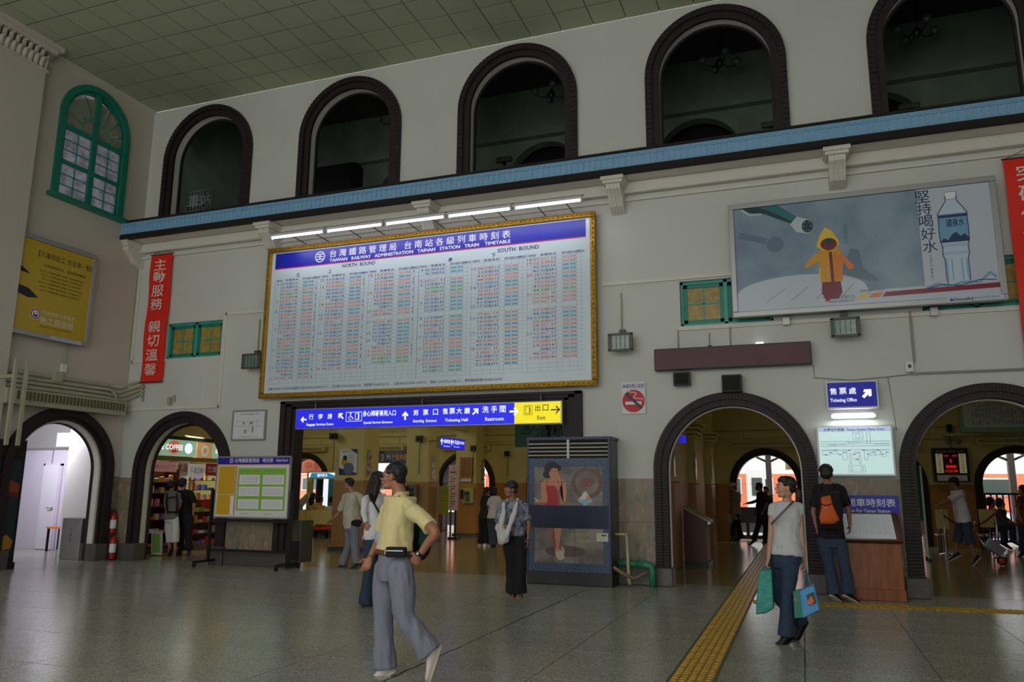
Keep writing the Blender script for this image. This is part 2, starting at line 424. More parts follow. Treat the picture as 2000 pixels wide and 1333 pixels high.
# ---- small teal casement windows
def casement(i, c):
    t = struct('window_%d' % (i + 1), (c, WY + .1, 4.2), ('small teal casement window beside the long red banner', 'small teal casement window partly behind the water advert', 'small teal casement window behind the red banner at the right')[i])
    y = WY + .12
    mb = MB(); x0, x1, z0, z1 = c - .74, c + .74, 4.2, 4.97
    mb.box(x0, x1, y - .05, y + .05, z0, z0 + .05, M_teal2); mb.box(x0, x1, y - .05, y + .05, z1 - .05, z1, M_teal2)
    mb.box(x0, x0 + .05, y - .05, y + .05, z0, z1, M_teal2); mb.box(x1 - .05, x1, y - .05, y + .05, z0, z1, M_teal2); mb.box(c - .035, c + .035, y - .05, y + .05, z0, z1, M_teal2)
    mb.build('window_frame', t, bevel=.006)
    for sg in (-1, 1):
        a, b = (x0 + .05, c - .035) if sg < 0 else (c + .035, x1 - .05)
        s = MB(); s.box(a, b, y - .03, y + .03, z0 + .05, z0 + .11, M_teal); s.box(a, b, y - .03, y + .03, z1 - .11, z1 - .05, M_teal)
        s.box(a, a + .06, y - .03, y + .03, z0 + .05, z1 - .05, M_teal); s.box(b - .06, b, y - .03, y + .03, z0 + .05, z1 - .05, M_teal)
        m = (a + b) / 2; s.box(m - .012, m + .012, y - .02, y + .02, z0 + .1, z1 - .1, M_teal2); s.box(a + .05, b - .05, y - .02, y + .02, (z0 + z1) / 2 - .012, (z0 + z1) / 2 + .012, M_teal2)
        sash = s.build('sash', t)
        for px in (a + .06, m + .012):
            for pz in (z0 + .11, (z0 + z1) / 2 + .012):
                MB().box(px, px + m - a - .072, y - .006, y + .006, pz, pz + (z1 - z0) / 2 - .122, M_amber).build('pane', sash)
for i, c in enumerate(LOC): casement(i, c)
# amber panes glow faintly in place of concourse light behind them
# ---- left wall
w = struct('wall_left', (WX, 8, 0), 'cream plaster left wall of the hall with one arch and a tall arched window')
loops = [rect(-4.5, WY, -.12, HC), arch(11.52, 1.0, -.09, 1.9), arch(11.48, .79, 7.22, 9.02)]
plate(loops, .2, fx(WX), M_wallL).build('plaster', w)
MB().box(WX - .01, WX + .03, 12.75, 12.99, .3, 1.7, M_marble).build('marble_slab', w)
MB().box(WX - .01, WX + .08, 12.6, 12.99, 0, .3, M_granite).build('granite_base', w)
# arch with several nested steps
t = struct('trim_10', (WX, 11.52, 0), 'nested dark and cream steps of the arch in the left wall')
for k, (ro, ri, d, dep, m_) in enumerate(((1.24, 1.08, -.12, .14, M_brown), (1.09, 1.0, -.06, .08, M_brown), (1.01, .955, .0, .18, M_trimw), (.965, .93, .14, .06, M_brown))):
    plate([ring(11.52, ro, ri, 0, 1.78)], dep, fx(WX - d), m_).build('arch_step', t)
for sg in (-1, 1): MB().box(WX - .3, WX + .14, 11.52 + sg * 1.1 - .16, 11.52 + sg * 1.1 + .16, 0, .34, M_granite).build('plinth', t, bevel=.01)
# pilaster with acanthus capital
t = struct('column', (WX, 9.3, 0), 'square plaster pilaster with carved leaf capital on the left wall')
MB().box(WX, WX + .22, 8.5, 10.05, 0, 9.5, M_wallL).build('shaft', t)
mb = MB()
mb.box(WX, WX + .26, 8.46, 10.09, 9.48, 9.53, M_wallL); mb.box(WX, WX + .40, 8.3, 10.27, 9.98, HC, M_wallL); mb.box(WX, WX + .33, 8.4, 10.18, 9.9, 9.99, M_wallL)
mb.build('abacus', t, bevel=.01)
mb = MB()
for row, (z, hh, nn) in enumerate(((9.53, .40, 11), (9.53, .22, 12))):
    for k in range(nn):
        yy = 8.56 + (k + .5) * 1.44 / nn
        mb.rings([[V(WX + .19 + .02 * row + dx + .03 * math.cos(a), yy + wy * math.sin(a), z + dz) for a in [2 * pi * q / 8 for q in range(8)]] for dx, wy, dz in ((0, .045, 0), (.01, .055, hh * .5), (.04, .045, hh * .85), (.09, .03, hh * .95), (.11, .012, hh * .85))], M_wallL)
    for k in range(2):
        xx = WX + .08 + k * .1
        mb.rings([[V(xx + wy * math.cos(a) * .7, 10.03 + dx + .03 * math.sin(a), z + dz) for a in [2 * pi * q / 8 for q in range(8)]] for dx, wy, dz in ((0, .075, 0), (.02, .085, hh * .5), (.06, .06, hh * .85), (.12, .03, hh * .92), (.14, .012, hh * .8))], M_wallL)
mb.build('carved_leaves', t, kind='stuff')

# ---- tall arched teal window on the left wall
t = struct('window_4', (WX, 11.48, 7.2), 'tall arched teal sash window high on the left wall')
cy, zs, R0 = 11.48, 9.02, .84
plate([ring(cy, R0 + .03, R0 - .1, 7.22, zs)], .14, fx(WX + .06), M_teal).build('outer_frame', t)
plate([ring(cy, R0 - .1, R0 - .16, 7.26, zs)], .1, fx(WX + .0), M_teal).build('inner_frame', t)
MB().box(WX - .02, WX + .16, cy - R0 - .1, cy + R0 + .08, 7.16, 7.25, M_teal).build('window_sill', t, bevel=.01)
MB().box(WX - .06, WX + .04, cy - .06, cy + .06, 7.25, 9.75, M_teal).build('mullion', t)
MB().box(WX - .055, WX + .035, cy - .74, cy + .74, 8.68, 8.78, M_teal).build('transom', t)
MB().box(WX - .03, WX + .02, cy - .74, cy + .74, 7.94, 8.02, M_teal).build('meeting_rail', t)
for sg in (-1, 1):
    a, b = (cy - .7, cy - .06) if sg < 0 else (cy + .06, cy + .7)
    for z0, z1 in ((7.27, 7.94), (8.02, 8.68)):
        mb = MB(); mb.box(WX - .02, WX + .01, (a + b) / 2 - .012, (a + b) / 2 + .012, z0, z1, M_teal2)
        for k in (1, 2): mb.box(WX - .02, WX + .01, a, b, z0 + (z1 - z0) * k / 3 - .012, z0 + (z1 - z0) * k / 3 + .012, M_teal2)
        g = mb.build('glazing_bars', t)
        for j in range(2):
            for k in range(3):
                ya = a + j * (b - a) / 2; za = z0 + (z1 - z0) * k / 3
                MB().box(WX - .012, WX - .006, ya + .008, ya + (b - a) / 2 - .008, za + .008, za + (z1 - z0) / 3 - .008, M_frost).build('pane', g)
    # fan light
    mb = MB()
    def fp(r, d): return V(WX, cy + sg * (r * math.cos(math.radians(d)) + .02), 8.8 + r * math.sin(math.radians(d)))
    mb.tube([fp(.34, d) for d in range(0, 91, 10)], .014, M_teal2, 6)
    for d in (22, 45, 68): mb.tube([fp(.34, d), fp(.84, d)], .014, M_teal2, 6)
    g = mb.build('fan_bars', t)
    for d0, d1 in ((0, 22), (22, 45), (45, 68), (68, 88)):
        lp = []
        for r, ds in ((.355, (d0 + 1.5, d1 - 1.5)), (.80, (d1 - 1, d0 + 1))):
            for q in ds:
                x = min(r * math.cos(math.radians(q)), .70); zz = r * math.sin(math.radians(q))
                lp.append(V(WX - .012, cy + sg * max(x, .065), 8.8 + zz))
        MB().prism(lp, (.006, 0, 0), M_frost2).build('pane', g)
    MB().prism([V(WX - .012, cy + sg * .065, 8.79)] + [V(WX - .012, cy + sg * max(.065, .33 * math.cos(math.radians(q))), 8.8 + .33 * math.sin(math.radians(q))) for q in range(0, 81, 16)], (.006, 0, 0), M_frost2).build('pane', g)
MB().box(WX - .3, WX - .28, cy - 1, cy + 1, 7, 10, M_paper).build('outer_blind', t)

# ---- ceiling : suspended boards, each a piece in the part the photo shows
ce = struct('ceiling', (0, 0, HC), 'grey-green suspended ceiling of square boards with recessed joints')
MB().box(WX, 6.5, -4.5, WY, HC + .03, HC + .1, M_joint).build('ceiling_backing', ce)
TX, TY = .615, .598
me = bpy.data.meshes.new('ceiling_tile')
g = .009; mb = MB(); mb.box(g, TX - g, -TY + g * 1.9, -g * 1.9, 0, .03, M_ceil); me.from_pydata(mb.v, [], mb.f); me.materials.append(M_ceil)
nx = int((6.5 - WX) / TX)
for j in range(8):
    for i in range(24):
        x = WX + .08 + i * TX
        if x > 0.4 or (x > -5 + (0) and j > 6): continue
        o = link('ceiling_tile', me, ce); o.location = (x, WY - j * TY, HC + random.uniform(-.002, .002))
MB().box(WX, 6.5, -4.5, WY - 8 * TY, HC + .004, HC + .03, M_ceil).build('ceiling_rest', ce)
MB().box(1.1, 6.5, WY - 8 * TY, WY, HC + .004, HC + .03, M_ceil).build('ceiling_rest', ce)
MB().box(WX, WX + .07, 8.3, WY, HC - .015, HC + .02, M_trimw).build('edge_strip', ce)
# ---- unseen sides of the hall
t = struct('wall_right', (6.5, 4, 0), 'cream plaster right wall of the hall'); MB().box(6.5, 6.8, -4.5, WY + .5, 0, HC + .1, M_wall).build('plaster', t)
t = struct('wall_front', (-3, -4.5, 0), 'street wall of the hall with tall windows')
fl = [rect(WX - .5, 6.5, 0, HC)] + [arch(x, 1.4, 3.6, 7.6) for x in (-11.0, -6.4, -1.8, 2.8)]
plate(fl, .4, fy(-4.6), M_wall).build('plaster', t)
for k, x in enumerate((-11.0, -6.4, -1.8, 2.8)):
    t = struct('window_%d' % (5 + k), (x, -4.4, 3.6), 'tall arched street window number %d' % (k + 1))
    plate([ring(x, 1.42, 1.3, 3.6, 7.6)], .12, fy(-4.5), M_teal).build('window_frame', t)
    mb = MB(); mb.box(x - .05, x + .05, -4.46, -4.4, 3.6, 8.9, M_teal)
    for z in (3.65, 5.6, 7.6): mb.box(x - 1.35, x + 1.35, -4.46, -4.4, z - .05, z + .05, M_teal)
    mb.build('glazing_bars', t)

# ---- balcony ledge across the back wall
t = struct('ledge', (-3, 12.4, 6.8), 'long pale blue moulded parapet edge with dark coping across the back wall')
MB().box(WX, 6.5, 12.44, WY, 6.83, 6.95, M_trimw).build('balcony_slab', t)
MB().box(WX, 6.5, 12.40, 12.5, 6.90, 7.17, M_blue).build('blue_face', t)
MB().box(WX, 6.5, 12.36, 12.55, 7.165, 7.205, M_brown2).build('coping', t)
MB().box(WX, 6.5, 12.38, 12.5, 6.805, 6.90, M_brown2).build('dark_band', t)
MB().box(WX, 6.5, 12.385, 12.4, 7.125, 7.16, M_blue).build('top_bead', t); MB().box(WX, 6.5, 12.385, 12.4, 6.91, 6.93, M_blue).build('bottom_bead', t)
mb = MB(); k = 0
x = WX + .05
while x < 5:
    mb.obox((x, 12.395, 7.105), ((1, 0, 0), (0, 1, 0), (0, 0, 1)), (.038, .014, .016), M_blue)
    mb.obox((x, 12.397, 7.01), ((1, 0, 0), (0, 1, 0), (0, 0, 1)), (.02, .008, .072), M_blue)
    x += .105
mb.build('relief_ornament', t, kind='stuff')
MB().box(WX, 6.5, 12.86, WY, 6.62, 6.83, M_trimw).build('cornice', t, bevel=.03)
MB().box(WX, 6.5, 12.94, WY, 6.50, 6.54, M_trimw).build('string_course', t)
for x in (WX + .05, -10.03, -6.42, -2.78, .80, 4.4):
    c = MB()
    h = .2 if x > WX + 1 else .12
    c.box(x - h, x + h, 12.43, WY, 6.74, 6.82, M_trimw)
    c.box(x - h * .86, x + h * .86, 12.47, WY, 6.69, 6.745, M_trimw)
    prof = [(12.52, 6.69), (12.52, 6.6), (12.6, 6.55), (12.66, 6.5), (12.78, 6.36), (WY, 6.28), (WY, 6.69)]
    c.prism([V(x - h * .62, a, b) for a, b in prof], (h * 1.24, 0, 0), M_trimw)
    for q in (-.3, 0, .3): c.prism([V(x + q * h - .015, a - .018, b - .005) for a, b in prof], (.03, 0, 0), M_trimw)
    c.build('corbel', t, bevel=.006)

# ---- gallery behind the upper arches
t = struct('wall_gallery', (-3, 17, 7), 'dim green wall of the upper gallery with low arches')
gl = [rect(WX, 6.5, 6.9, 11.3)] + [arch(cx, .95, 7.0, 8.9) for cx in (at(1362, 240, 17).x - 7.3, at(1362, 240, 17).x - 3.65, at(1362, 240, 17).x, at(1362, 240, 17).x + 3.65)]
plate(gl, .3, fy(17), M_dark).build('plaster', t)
MB().box(WX, 6.5, 17.6, 17.7, 6.9, 11.3, M_blkm).build('dark_sheet', t)  # black sheet stands in for the dark beyond the gallery arches
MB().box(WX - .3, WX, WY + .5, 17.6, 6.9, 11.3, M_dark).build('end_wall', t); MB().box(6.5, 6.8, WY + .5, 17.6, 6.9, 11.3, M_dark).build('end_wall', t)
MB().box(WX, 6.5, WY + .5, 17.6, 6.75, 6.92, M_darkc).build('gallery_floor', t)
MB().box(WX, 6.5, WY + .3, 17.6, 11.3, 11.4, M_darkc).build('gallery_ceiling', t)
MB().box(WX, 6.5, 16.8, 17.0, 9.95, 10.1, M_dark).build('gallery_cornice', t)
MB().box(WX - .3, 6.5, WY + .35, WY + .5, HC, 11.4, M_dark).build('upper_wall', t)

# ---- floor slabs (joints recessed)
fl = struct('floor', (0, 0, 0), 'polished speckled terrazzo slab floor of the hall')
MB().box(WX - .5, 6.5, -4.5, WY, -.1, -.004, M_brown2).build('floor_bedding', fl)
SX, SY = 1.04, 1.13
YS = 7.52 - 3 * SY
me0 = bpy.data.meshes.new('floor_slab'); mb = MB(); mb.box(.004, SX - .004, .008, SY - .008, -.03, 0, M_floor); me0.from_pydata(mb.v, [], mb.f); me0.materials.append(M_floor)
for i in range(-13, 6):
    for j in range(0, 8):
        x = -.075 + i * SX; y = YS + j * SY
        if x < WX or x > 5.5 or y + SY > WY: continue
        o = link('floor_slab', me0, fl); o.location = (x, y, random.uniform(-.0004, .0004))
MB().box(WX - .5, 6.5, -4.5, YS, -.03, -.001, M_floor).build('near_floor', fl)
ytop = YS + int((WY - YS) / SY) * SY
MB().box(WX - .5, 6.5, ytop, WY + .3, -.03, -.001, M_floor).build('threshold_floor', fl)
MB().box(WX - .5, WX + .7, YS, ytop, -.03, -.0015, M_floor).build('side_floor', fl)
MB().box(5.1, 6.5, YS, ytop, -.03, -.0015, M_floor).build('side_floor', fl)
MB().box(-13.5, 5.2, YS, ytop, -.03, -.006, M_floor).build('under_floor', fl)
# crack along one joint
mb = MB(); yy = 5.7; random.seed(3)
px = -3.195
pts = []
while yy < 11.9: pts.append((px + random.uniform(-.014, .014), yy)); yy += .09
for (a, b), (c_, d) in zip(pts, pts[1:]): mb.poly([(a - .008, b, .0008), (c_ - .008, d, .0008), (c_ + .008, d, .0008), (a + .008, b, .0008)], M_blkm)
mb.build('open_joint', fl)

cf = struct('floor_concourse', (-3, 19, 0), 'polished yellowish terrazzo floor of the concourse behind the arches')
MB().box(-19.5, 12, WY + .3, 25.5, -.1, -.008, M_brown2).build('floor_bedding', cf)
me1 = bpy.data.meshes.new('floor_slab'); mb = MB(); mb.box(.004, SX - .004, .004, SY - .004, -.03, 0, M_floor2); me1.from_pydata(mb.v, [], mb.f); me1.materials.append(M_floor2)
for i in range(-16, 8):
    for j in range(0, 6):
        x = -.075 + i * SX; y = WY + .3 + j * SY
        if x + .5 < -1.05 * y * .82 or x > .35 * y: continue
        o = link('floor_slab', me1, cf); o.location = (x, y, 0)
MB().box(-19.5, 12, WY + .3 + 6 * SY, 25.5, -.03, 0, M_floor2).build('far_floor', cf)
MB().box(-19.5, 12, WY + .3, WY + .3 + 6 * SY, -.05, -.006, M_floor2).build('under_floor', cf)

# ---- tactile guide path
M_tac = mat('tactile_yellow', (206, 160, 24), .34, var=.35, scale=9, bump=.2)
M_tacb = mat('tactile_base', (172, 130, 22), .5, var=.3, scale=9)
def tac_mesh(nm, wid, n, k):
    mb = MB(); mb.box(-wid / 2, wid / 2, .004, .326, -.02, .003, M_tacb)
    for i in range(n):
        for j in range(k):
            cx = -wid / 2 + (i + .5) * wid / n; cy_ = (j + .5) * .33 / k
            h = wid / n * .40; l = .33 / k * .37
            lo = [(cx - h, cy_ - l), (cx + h, cy_ - l), (cx + h, cy_ + l), (cx - h, cy_ + l)]
            hi = [(cx - h * .7, cy_ - l * .86), (cx + h * .7, cy_ - l * .86), (cx + h * .7, cy_ + l * .86), (cx - h * .7, cy_ + l * .86)]
            mb.add([(a, b, .003) for a, b in lo] + [(a, b, .013) for a, b in hi], [(4, 5, 6, 7), (0, 1, 5, 4), (1, 2, 6, 5), (2, 3, 7, 6), (3, 0, 4, 7)], M_tac)
    me = bpy.data.meshes.new(nm); me.from_pydata(mb.v, [], mb.f)
    for m_ in mb.mats: me.materials.append(m_)
    me.polygons.foreach_set('material_index', mb.m); return me
tm = tac_mesh('tactile_tile', .33, 5, 4)
tp = thing('guide_path', (-.93, 5, 0), 'yellow tactile guide path running from the foreground through the arch', 'guide path')
yy = 5.0
while yy < 24.6:
    o = link('tactile_tile', tm, tp); o.location = (-.93, yy, 0); yy += .33
for s in (-1, 1): MB().box(-.93 + s * .175 - .01, -.93 + s * .175 + .01, 5, 24.6, -.01, .003, M_joint).build('edge_strip', tp)
tm2 = tac_mesh('tactile_tile_cross', .3, 4, 4)
tp = thing('guide_path', (-.7, 11.6, 0), 'narrow yellow tactile branch crossing in front of the wooden timetable desk', 'guide path')
x = -.74
while x < 5.5:
    yb = 11.62 + (x + .7) * .115
    o = link('tactile_tile', tm2, tp); o.location = (x, yb, 0.0005); o.rotation_euler = (0, 0, -pi / 2 + .115); x += .33

# ================================================================ CONCOURSE BEHIND
BY = 25.0
AC_ = [-1.03 + 3.27 * k for k in (-5, -4, -3, -2, -1, 0, 1, 2)]
w = struct('wall_concourse', (-3, BY, 0), 'cream and ochre far wall of the concourse with arches to the platform')
plate([rect(-19.5, 12, 1.70, 6)] + [arch(c, .9, 1.699, 1.70) for c in AC_], .4, fy(BY), M_yelw).build('plaster', w)
mb = MB(); xs = [-19.5] + [c + s * .9 for c in AC_ for s in (-1, 1)] + [12]
for a, b in zip(xs[::2], xs[1::2]): mb.box(a, b, BY, BY + .4, 0, 1.70, M_dado)
mb.build('dado', w)
MB().box(-19.5, 12, BY - .1, BY, 3.32, 3.38, M_yelw).build('band_moulding', w); MB().box(-19.5, 12, BY - .07, BY, 2.98, 3.02, M_yelw).build('band_moulding', w)
for c in AC_:
    for dx in (-1.15, -.35, .95): MB().box(c + dx - .25, c + dx + (.25 if dx != -.35 else 1.0), BY - .03, BY, 3.06, 3.28, M_yelw).build('relief_panel', w, bevel=.02)
for k, c in enumerate(AC_):
    t = struct('trim_%d' % (20 + k), (c, BY, 0), 'dark brick ring of platform arch number %d counted from the left' % (k + 1))
    plate([ring(c, 1.06, .95, 0, 1.70)], .1, fy(BY - .09), M_brown).build('outer_ring', t)
    plate([ring(c, .96, .86, 0, 1.70)], .45, fy(BY - .04), M_brown).build('inner_ring', t)
    # air curtain above each arch
    if k in (0, 1, 2, 3, 5, 6, 7):
        a = thing('air_curtain', (c, BY - .2, 2.85), 'long yellowed air curtain above ' + ('the arch with the red train at the far left', 'the arch behind the blue promotional banner', 'the arch behind the farthest pier', 'the arch hidden by the painted air conditioner', '', 'the arch at the end of the yellow guide path', 'the arch behind the green notice board', 'the arch with the orange carriage and seated passengers')[k], 'air curtain', 'air curtains over the platform arches')
        MB().box(c - .95, c + .95, BY - .3, BY - .1, 2.8, 2.96, M_yelw).build('casing', a, bevel=.01)
        mb = MB(); [mb.box(c - .9 + q * .045, c - .885 + q * .045, BY - .315, BY - .29, 2.83, 2.93, M_woodd) for q in range(40)]
        mb.build('grille', a, kind='stuff')
# closing walls and ceiling of the concourse
t = struct('ceiling_concourse', (-3, 19, 6), 'plain ceiling of the concourse'); MB().box(-19.8, 12.2, WY + .5, BY + .4, 6, 6.1, M_ceil).build('plaster', t)
t = struct('wall_concourse_left', (-19.5, 19, 0), 'left end wall of the concourse'); MB().box(-19.8, -19.5, 10, BY + .4, 0, 6.1, M_yelw).build('plaster', t)
t = struct('wall_concourse_right', (12, 19, 0), 'right end wall of the concourse'); MB().box(12, 12.3, WY, BY + .4, 0, 6.1, M_yelw).build('plaster', t)
MB().box(6.5, 12, WY, WY + .5, 0, 6.1, M_yelw).build('return_wall', t)
# cream facing on the concourse side of the hall wall (seen in reflections only)
# side wall with pilasters left of the arch with the guide path
w = struct('wall_concourse_side', (-2.5, 19, 0), 'cream and ochre side wall with pilasters running to the platform')
MB().box(-2.9, -2.52, 13.5, BY, 1.65, 6, M_yelw).build('plaster', w); MB().box(-2.9, -2.51, 13.5, BY, 0, 1.65, M_dado).build('dado', w)
for k, y0 in enumerate((15.55, 18.95, 22.35)):
    MB().box(-2.9, -2.36, y0, y0 + .95, 1.65, 5.9, M_yelw).build('pilaster', w, bevel=.03)
    MB().box(-2.9, -2.355, y0 - .005, y0 + .955, 0, 1.65, M_dadop).build('pilaster_dado', w, bevel=.03)
    mb = MB(); [mb.box(-2.9, -2.34 + .05 * q, y0 - .04 - .03 * q, y0 + .99 + .03 * q, 2.72 + .1 * q, 2.79 + .1 * q, M_yelw) for q in range(4)]
    mb.build('capital', w)
# piers of the colonnade
for k, (y0, x0, x1, lb) in enumerate(((16.8, -10.82, -10.0, 'nearest'), (20.3, -10.7, -9.98, 'middle'), (23.6, -10.62, -9.9, 'farthest'))):
    t = struct('column', (x0, y0, 0), '%s square concourse pier, cream above ochre dado' % lb)
    MB().box(x0, x1, y0, y0 + .72, 1.66, 5.9, M_yelw).build('shaft', t, bevel=.02)
    MB().box(x0 - .02, x1 + .02, y0 - .02, y0 + .74, 0.08, 1.66, M_dado if k == 2 else M_dadop).build('pier_dado', t, bevel=.02)
    MB().box(x0 - .06, x1 + .06, y0 - .06, y0 + .78, 0, .08, M_granite).build('pier_base', t)
# beams between piers
t = struct('beam', (-10.3, 20, 3.2), 'cream beam linking the concourse piers')
MB().box(-10.5, -10.2, 17.5, 25, 3.35, 3.8, M_yelw).build('lintel', t)
for x0, x1, z in ((-19.5, -10.8, 3.3),): MB().box(x0, x1, 24.2, 24.5, z + .5, z + 1.2, M_yelw).build('lintel', t)

# ---- platform, canopy and train
M_plat = mat('platform_paving', (150, 148, 146), .5, var=.1)
t = struct('ground', (-3, 29, 0), 'pale station platform beyond the concourse arches')
MB().box(-40, 30, BY + .4, 30.6, -.3, -.01, M_plat).build('paving', t); MB().box(-60, 40, 30.6, 70, -1.2, -1.1, M_granite).build('track_bed', t)
# ================================================================ SIGNS AND FITTINGS ON THE BACK WALL
C_blue = flat('sign_blue', (26, 34, 176), emit=.0, rough=.35)
C_lblue = flat('lit_blue', (32, 34, 214), emit=.85)
C_lyel = flat('lit_yellow', (238, 220, 24), emit=.75)
C_lwh = flat('lit_white', (236, 244, 255), emit=.9)
C_white = flat('print_white', (238, 238, 242)); C_black = flat('print_black', (24, 24, 28))
C_red = flat('print_red', (206, 58, 50)); C_mag = flat('print_magenta', (200, 30, 90))
C_navy = flat('print_navy', (38, 44, 120)); C_tb = flat('row_blue', (92, 118, 186)); C_tr = flat('row_red', (206, 104, 96)); C_tg = flat('row_green', (84, 164, 112))
C_cy = flat('cell_cyan', (164, 208, 226)); C_pk = flat('cell_pink', (222, 200, 200)); C_gr2 = flat('cell_green', (178, 214, 192)); C_lil = flat('cell_lilac', (190, 202, 226))
C_board = flat('timetable_face', (206, 222, 230), rough=.22); C_grid = flat('grid_line', (150, 166, 176))

# ---- the great timetable
t = thing('timetable_board', (-6.64, 12.9, 3.23), 'huge gilt-framed station timetable board above the wide opening', 'timetable')
X0, X1, Z0, Z1, YB = -10.10, -3.17, 3.23, 6.34, 12.84
MB().box(X0 + .03, X1 - .03, YB + .02, 12.99, Z0 + .03, Z1 - .03, M_greyf).build('backing', t)
mb = frame_bars(MB(), X0, X1, Z0, Z1, .1, YB - .05, YB + .06, M_gold)
mb.build('gilt_frame', t, bevel=.02)
mb = MB()
n = 78
for i in range(n):
    x = X0 + .06 + (X1 - X0 - .12) * i / (n - 1)
    for z in (Z0 + .05, Z1 - .05): mb.ell((x, YB - .055, z), (.026, .012, .014), M_gold, n=6, k=4)
for i in range(36):
    z = Z0 + .06 + (Z1 - Z0 - .12) * i / 35
    for x in (X0 + .05, X1 - .05): mb.ell((x, YB - .055, z), (.014, .012, .026), M_gold, n=6, k=4)
mb.build('frame_beads', t, kind='stuff')
BX0, BX1, BZ0, BZ1 = X0 + .1, X1 - .1, Z0 + .1, Z1 - .1
MB().box(BX0, BX1, YB, YB + .02, BZ0, BZ1, C_board).build('face', t)
p = ypanel(0, 0, YB)
p.rect(BX0 + .08, 5.90, BX1 - .08, BZ1 - .02, C_blue); p.rect(BX0 + .08, 5.885, BX1 - .08, 5.905, C_mag, 2)
p.mb.build('title_band', t, label='deep blue title band')
p = ypanel(0, 0, YB)
p.disc(-8.85, 6.06, .115, C_white, 2); p.disc(-8.85, 6.06, .097, C_blue, 3); p.text('工', -8.85, 6.06, .12, C_white, 4, bold=.02); p.rect(-8.93, 6.055, -8.77, 6.07, C_white, 4)
p.text('台 灣 鐵 路 管 理 局   台 南 站 各 級 列 車 時 刻 表', -8.62, 6.10, .155, C_white, 2, 'l', 3.85, bold=.004)
p.text('TAIWAN   RAILWAY   ADMINISTRATION   TAINAN   STATION   TRAIN    TIMETABLE', -8.62, 5.96, .068, C_white, 2, 'l', 3.85, bold=.02)
p.text('NORTH  BOUND', -7.95, 5.82, .075, C_navy, 2, bold=.015, w=.75); p.text('SOUTH  BOUND', -4.62, 5.80, .075, C_navy, 2, bold=.015, w=.8)
for ch, x, z in (('北', -9.35, 5.73), ('上', -8.6, 5.74), ('南', -5.97, 5.72), ('下', -5.1, 5.72)): p.text(ch, x, z, .085, C_navy, 2, bold=.01)
p.text('註解 ANNOTATION:自強號 TZECHIANG EXPRESS-T.C.   莒光號 CHUKUANG-C.K.   復興號 FUHSING-F.H.     山線 MOUNTAIN LINE-M.L.   海線 COASTAL LINE-C.L.   備有輪椅設備:WHEELCHAIR', BX0 + .1, 3.42, .058, C_navy, 2, 'l', 5.0)
p.mb.build('lettering', t)
RT = {
'A': '6 00,2610,b 26,2612,b 20,88,r 49,1518,g 56,1004,r 7 19,12,r 32,2614,b 55,1006,r 8 10,2616,b 12,1104,r 13,14,r 30,1008,r 47,2618,b 9 02,1010,r 13,16,r ,2670,b 24,1154,r 40,20,r 55,1012,r 10 10,186,g 23,105,b 40,18,r 43,2622,b 53,2620,b 11 20,2624,b 28,1016,r ,2626,b 12 10,34,r',
'B': '12 33,2628,b 52,1020,r 13 30,1022,r 34,112,b 44,2632,b 54,114,b ,2602,b 14 01,1026,r 35,1028,r 51,116,b 15 03,2636,b 15 14,1030,r 35,6,r 37,2638,b 52,1032,r 16 10,2640,b 27,120,b 34,1126,r 38,2642,b 52,26,r 17 00,1034,r 16,2644,b 30,1036,r 42,122,b 56,2648,b 18 04,28,r',
'C': '18 14,1156,r 23,2648,b 32,1040,r 47,1134,r 53,2650,b 19 13,2056,r 15,134A,b 40,1044,r 43,2652,b ,2700,b 20 06,50,r 18,1046,r - 21 00,82,r 06,2656,b 30,2660,b 22 10,2676,b 31,146,b 23 10,2678,b ,2690,b 38,30,r 0 06,36,r 6 05,364,r 30,1520,g 30,1504,g',
'D': '4 42,125,b 42,125A,b - 5:20,31,r 6 10,2611,b 26,169,g 26,169A,g 37,91,r 53,2613,b 7 05,145,b 30,2615,b 52,131A,b - 8 11,2489,b 29,2051,r 9 00,2619,b 21,81,r 33,2623,b 10 05,2621,b 12,11,r 57,1005,r 11:19,1003,r 31,2629,b 54,101,b 12 07,1007,r :13,1009,r 30,2633,b 34,1515,g',
'E': '- 13:08,1011,r 21,2635,b :41,1109,r :44,1013,r :52,103,b 14:12,2637,b 36,17,r 38,1155,r :44,105,b :50,2639,b 15:17,2643,b - 37,19,r 16:04,2647,b 18,1019,r 26,2645,b 37,1021,r 17:10,109,b 21,2651,b :45,1025,r :47,2653,b 18:00,35,r :11,21,r :33,2655,b :40,1027,r :52,2479,b',
'F': '18:59,23,r 19:12,1029,r :32,115,b :40,2481,b 20:18,1031,r 21,2699,b 27,1125,r :41,1033,r :44,1517,g 21:05,37,r :06,1149,r :30,25,r - :39,1035,r :48,2659,b 22:01,2675,b :25,1037,r :28,39,r :37,2483,b 23:02,27,r :05,2677,b :07,1133,r :24,1041,r ,2571,b :48,29,r 0:25,1043,r'}
import re
C_tc = {'r': flat('cell_text_red', (212, 134, 126)), 'b': flat('cell_text_blue', (104, 156, 196)), 'g': flat('cell_text_green', (104, 176, 128))}
p = ypanel(0, 0, YB)
cx0 = BX0 + .12; cw = (BX1 - BX0 - .2) / 6.0; NR = 29; top = 5.60; dz = (top - 3.52) / NR
ci = 0
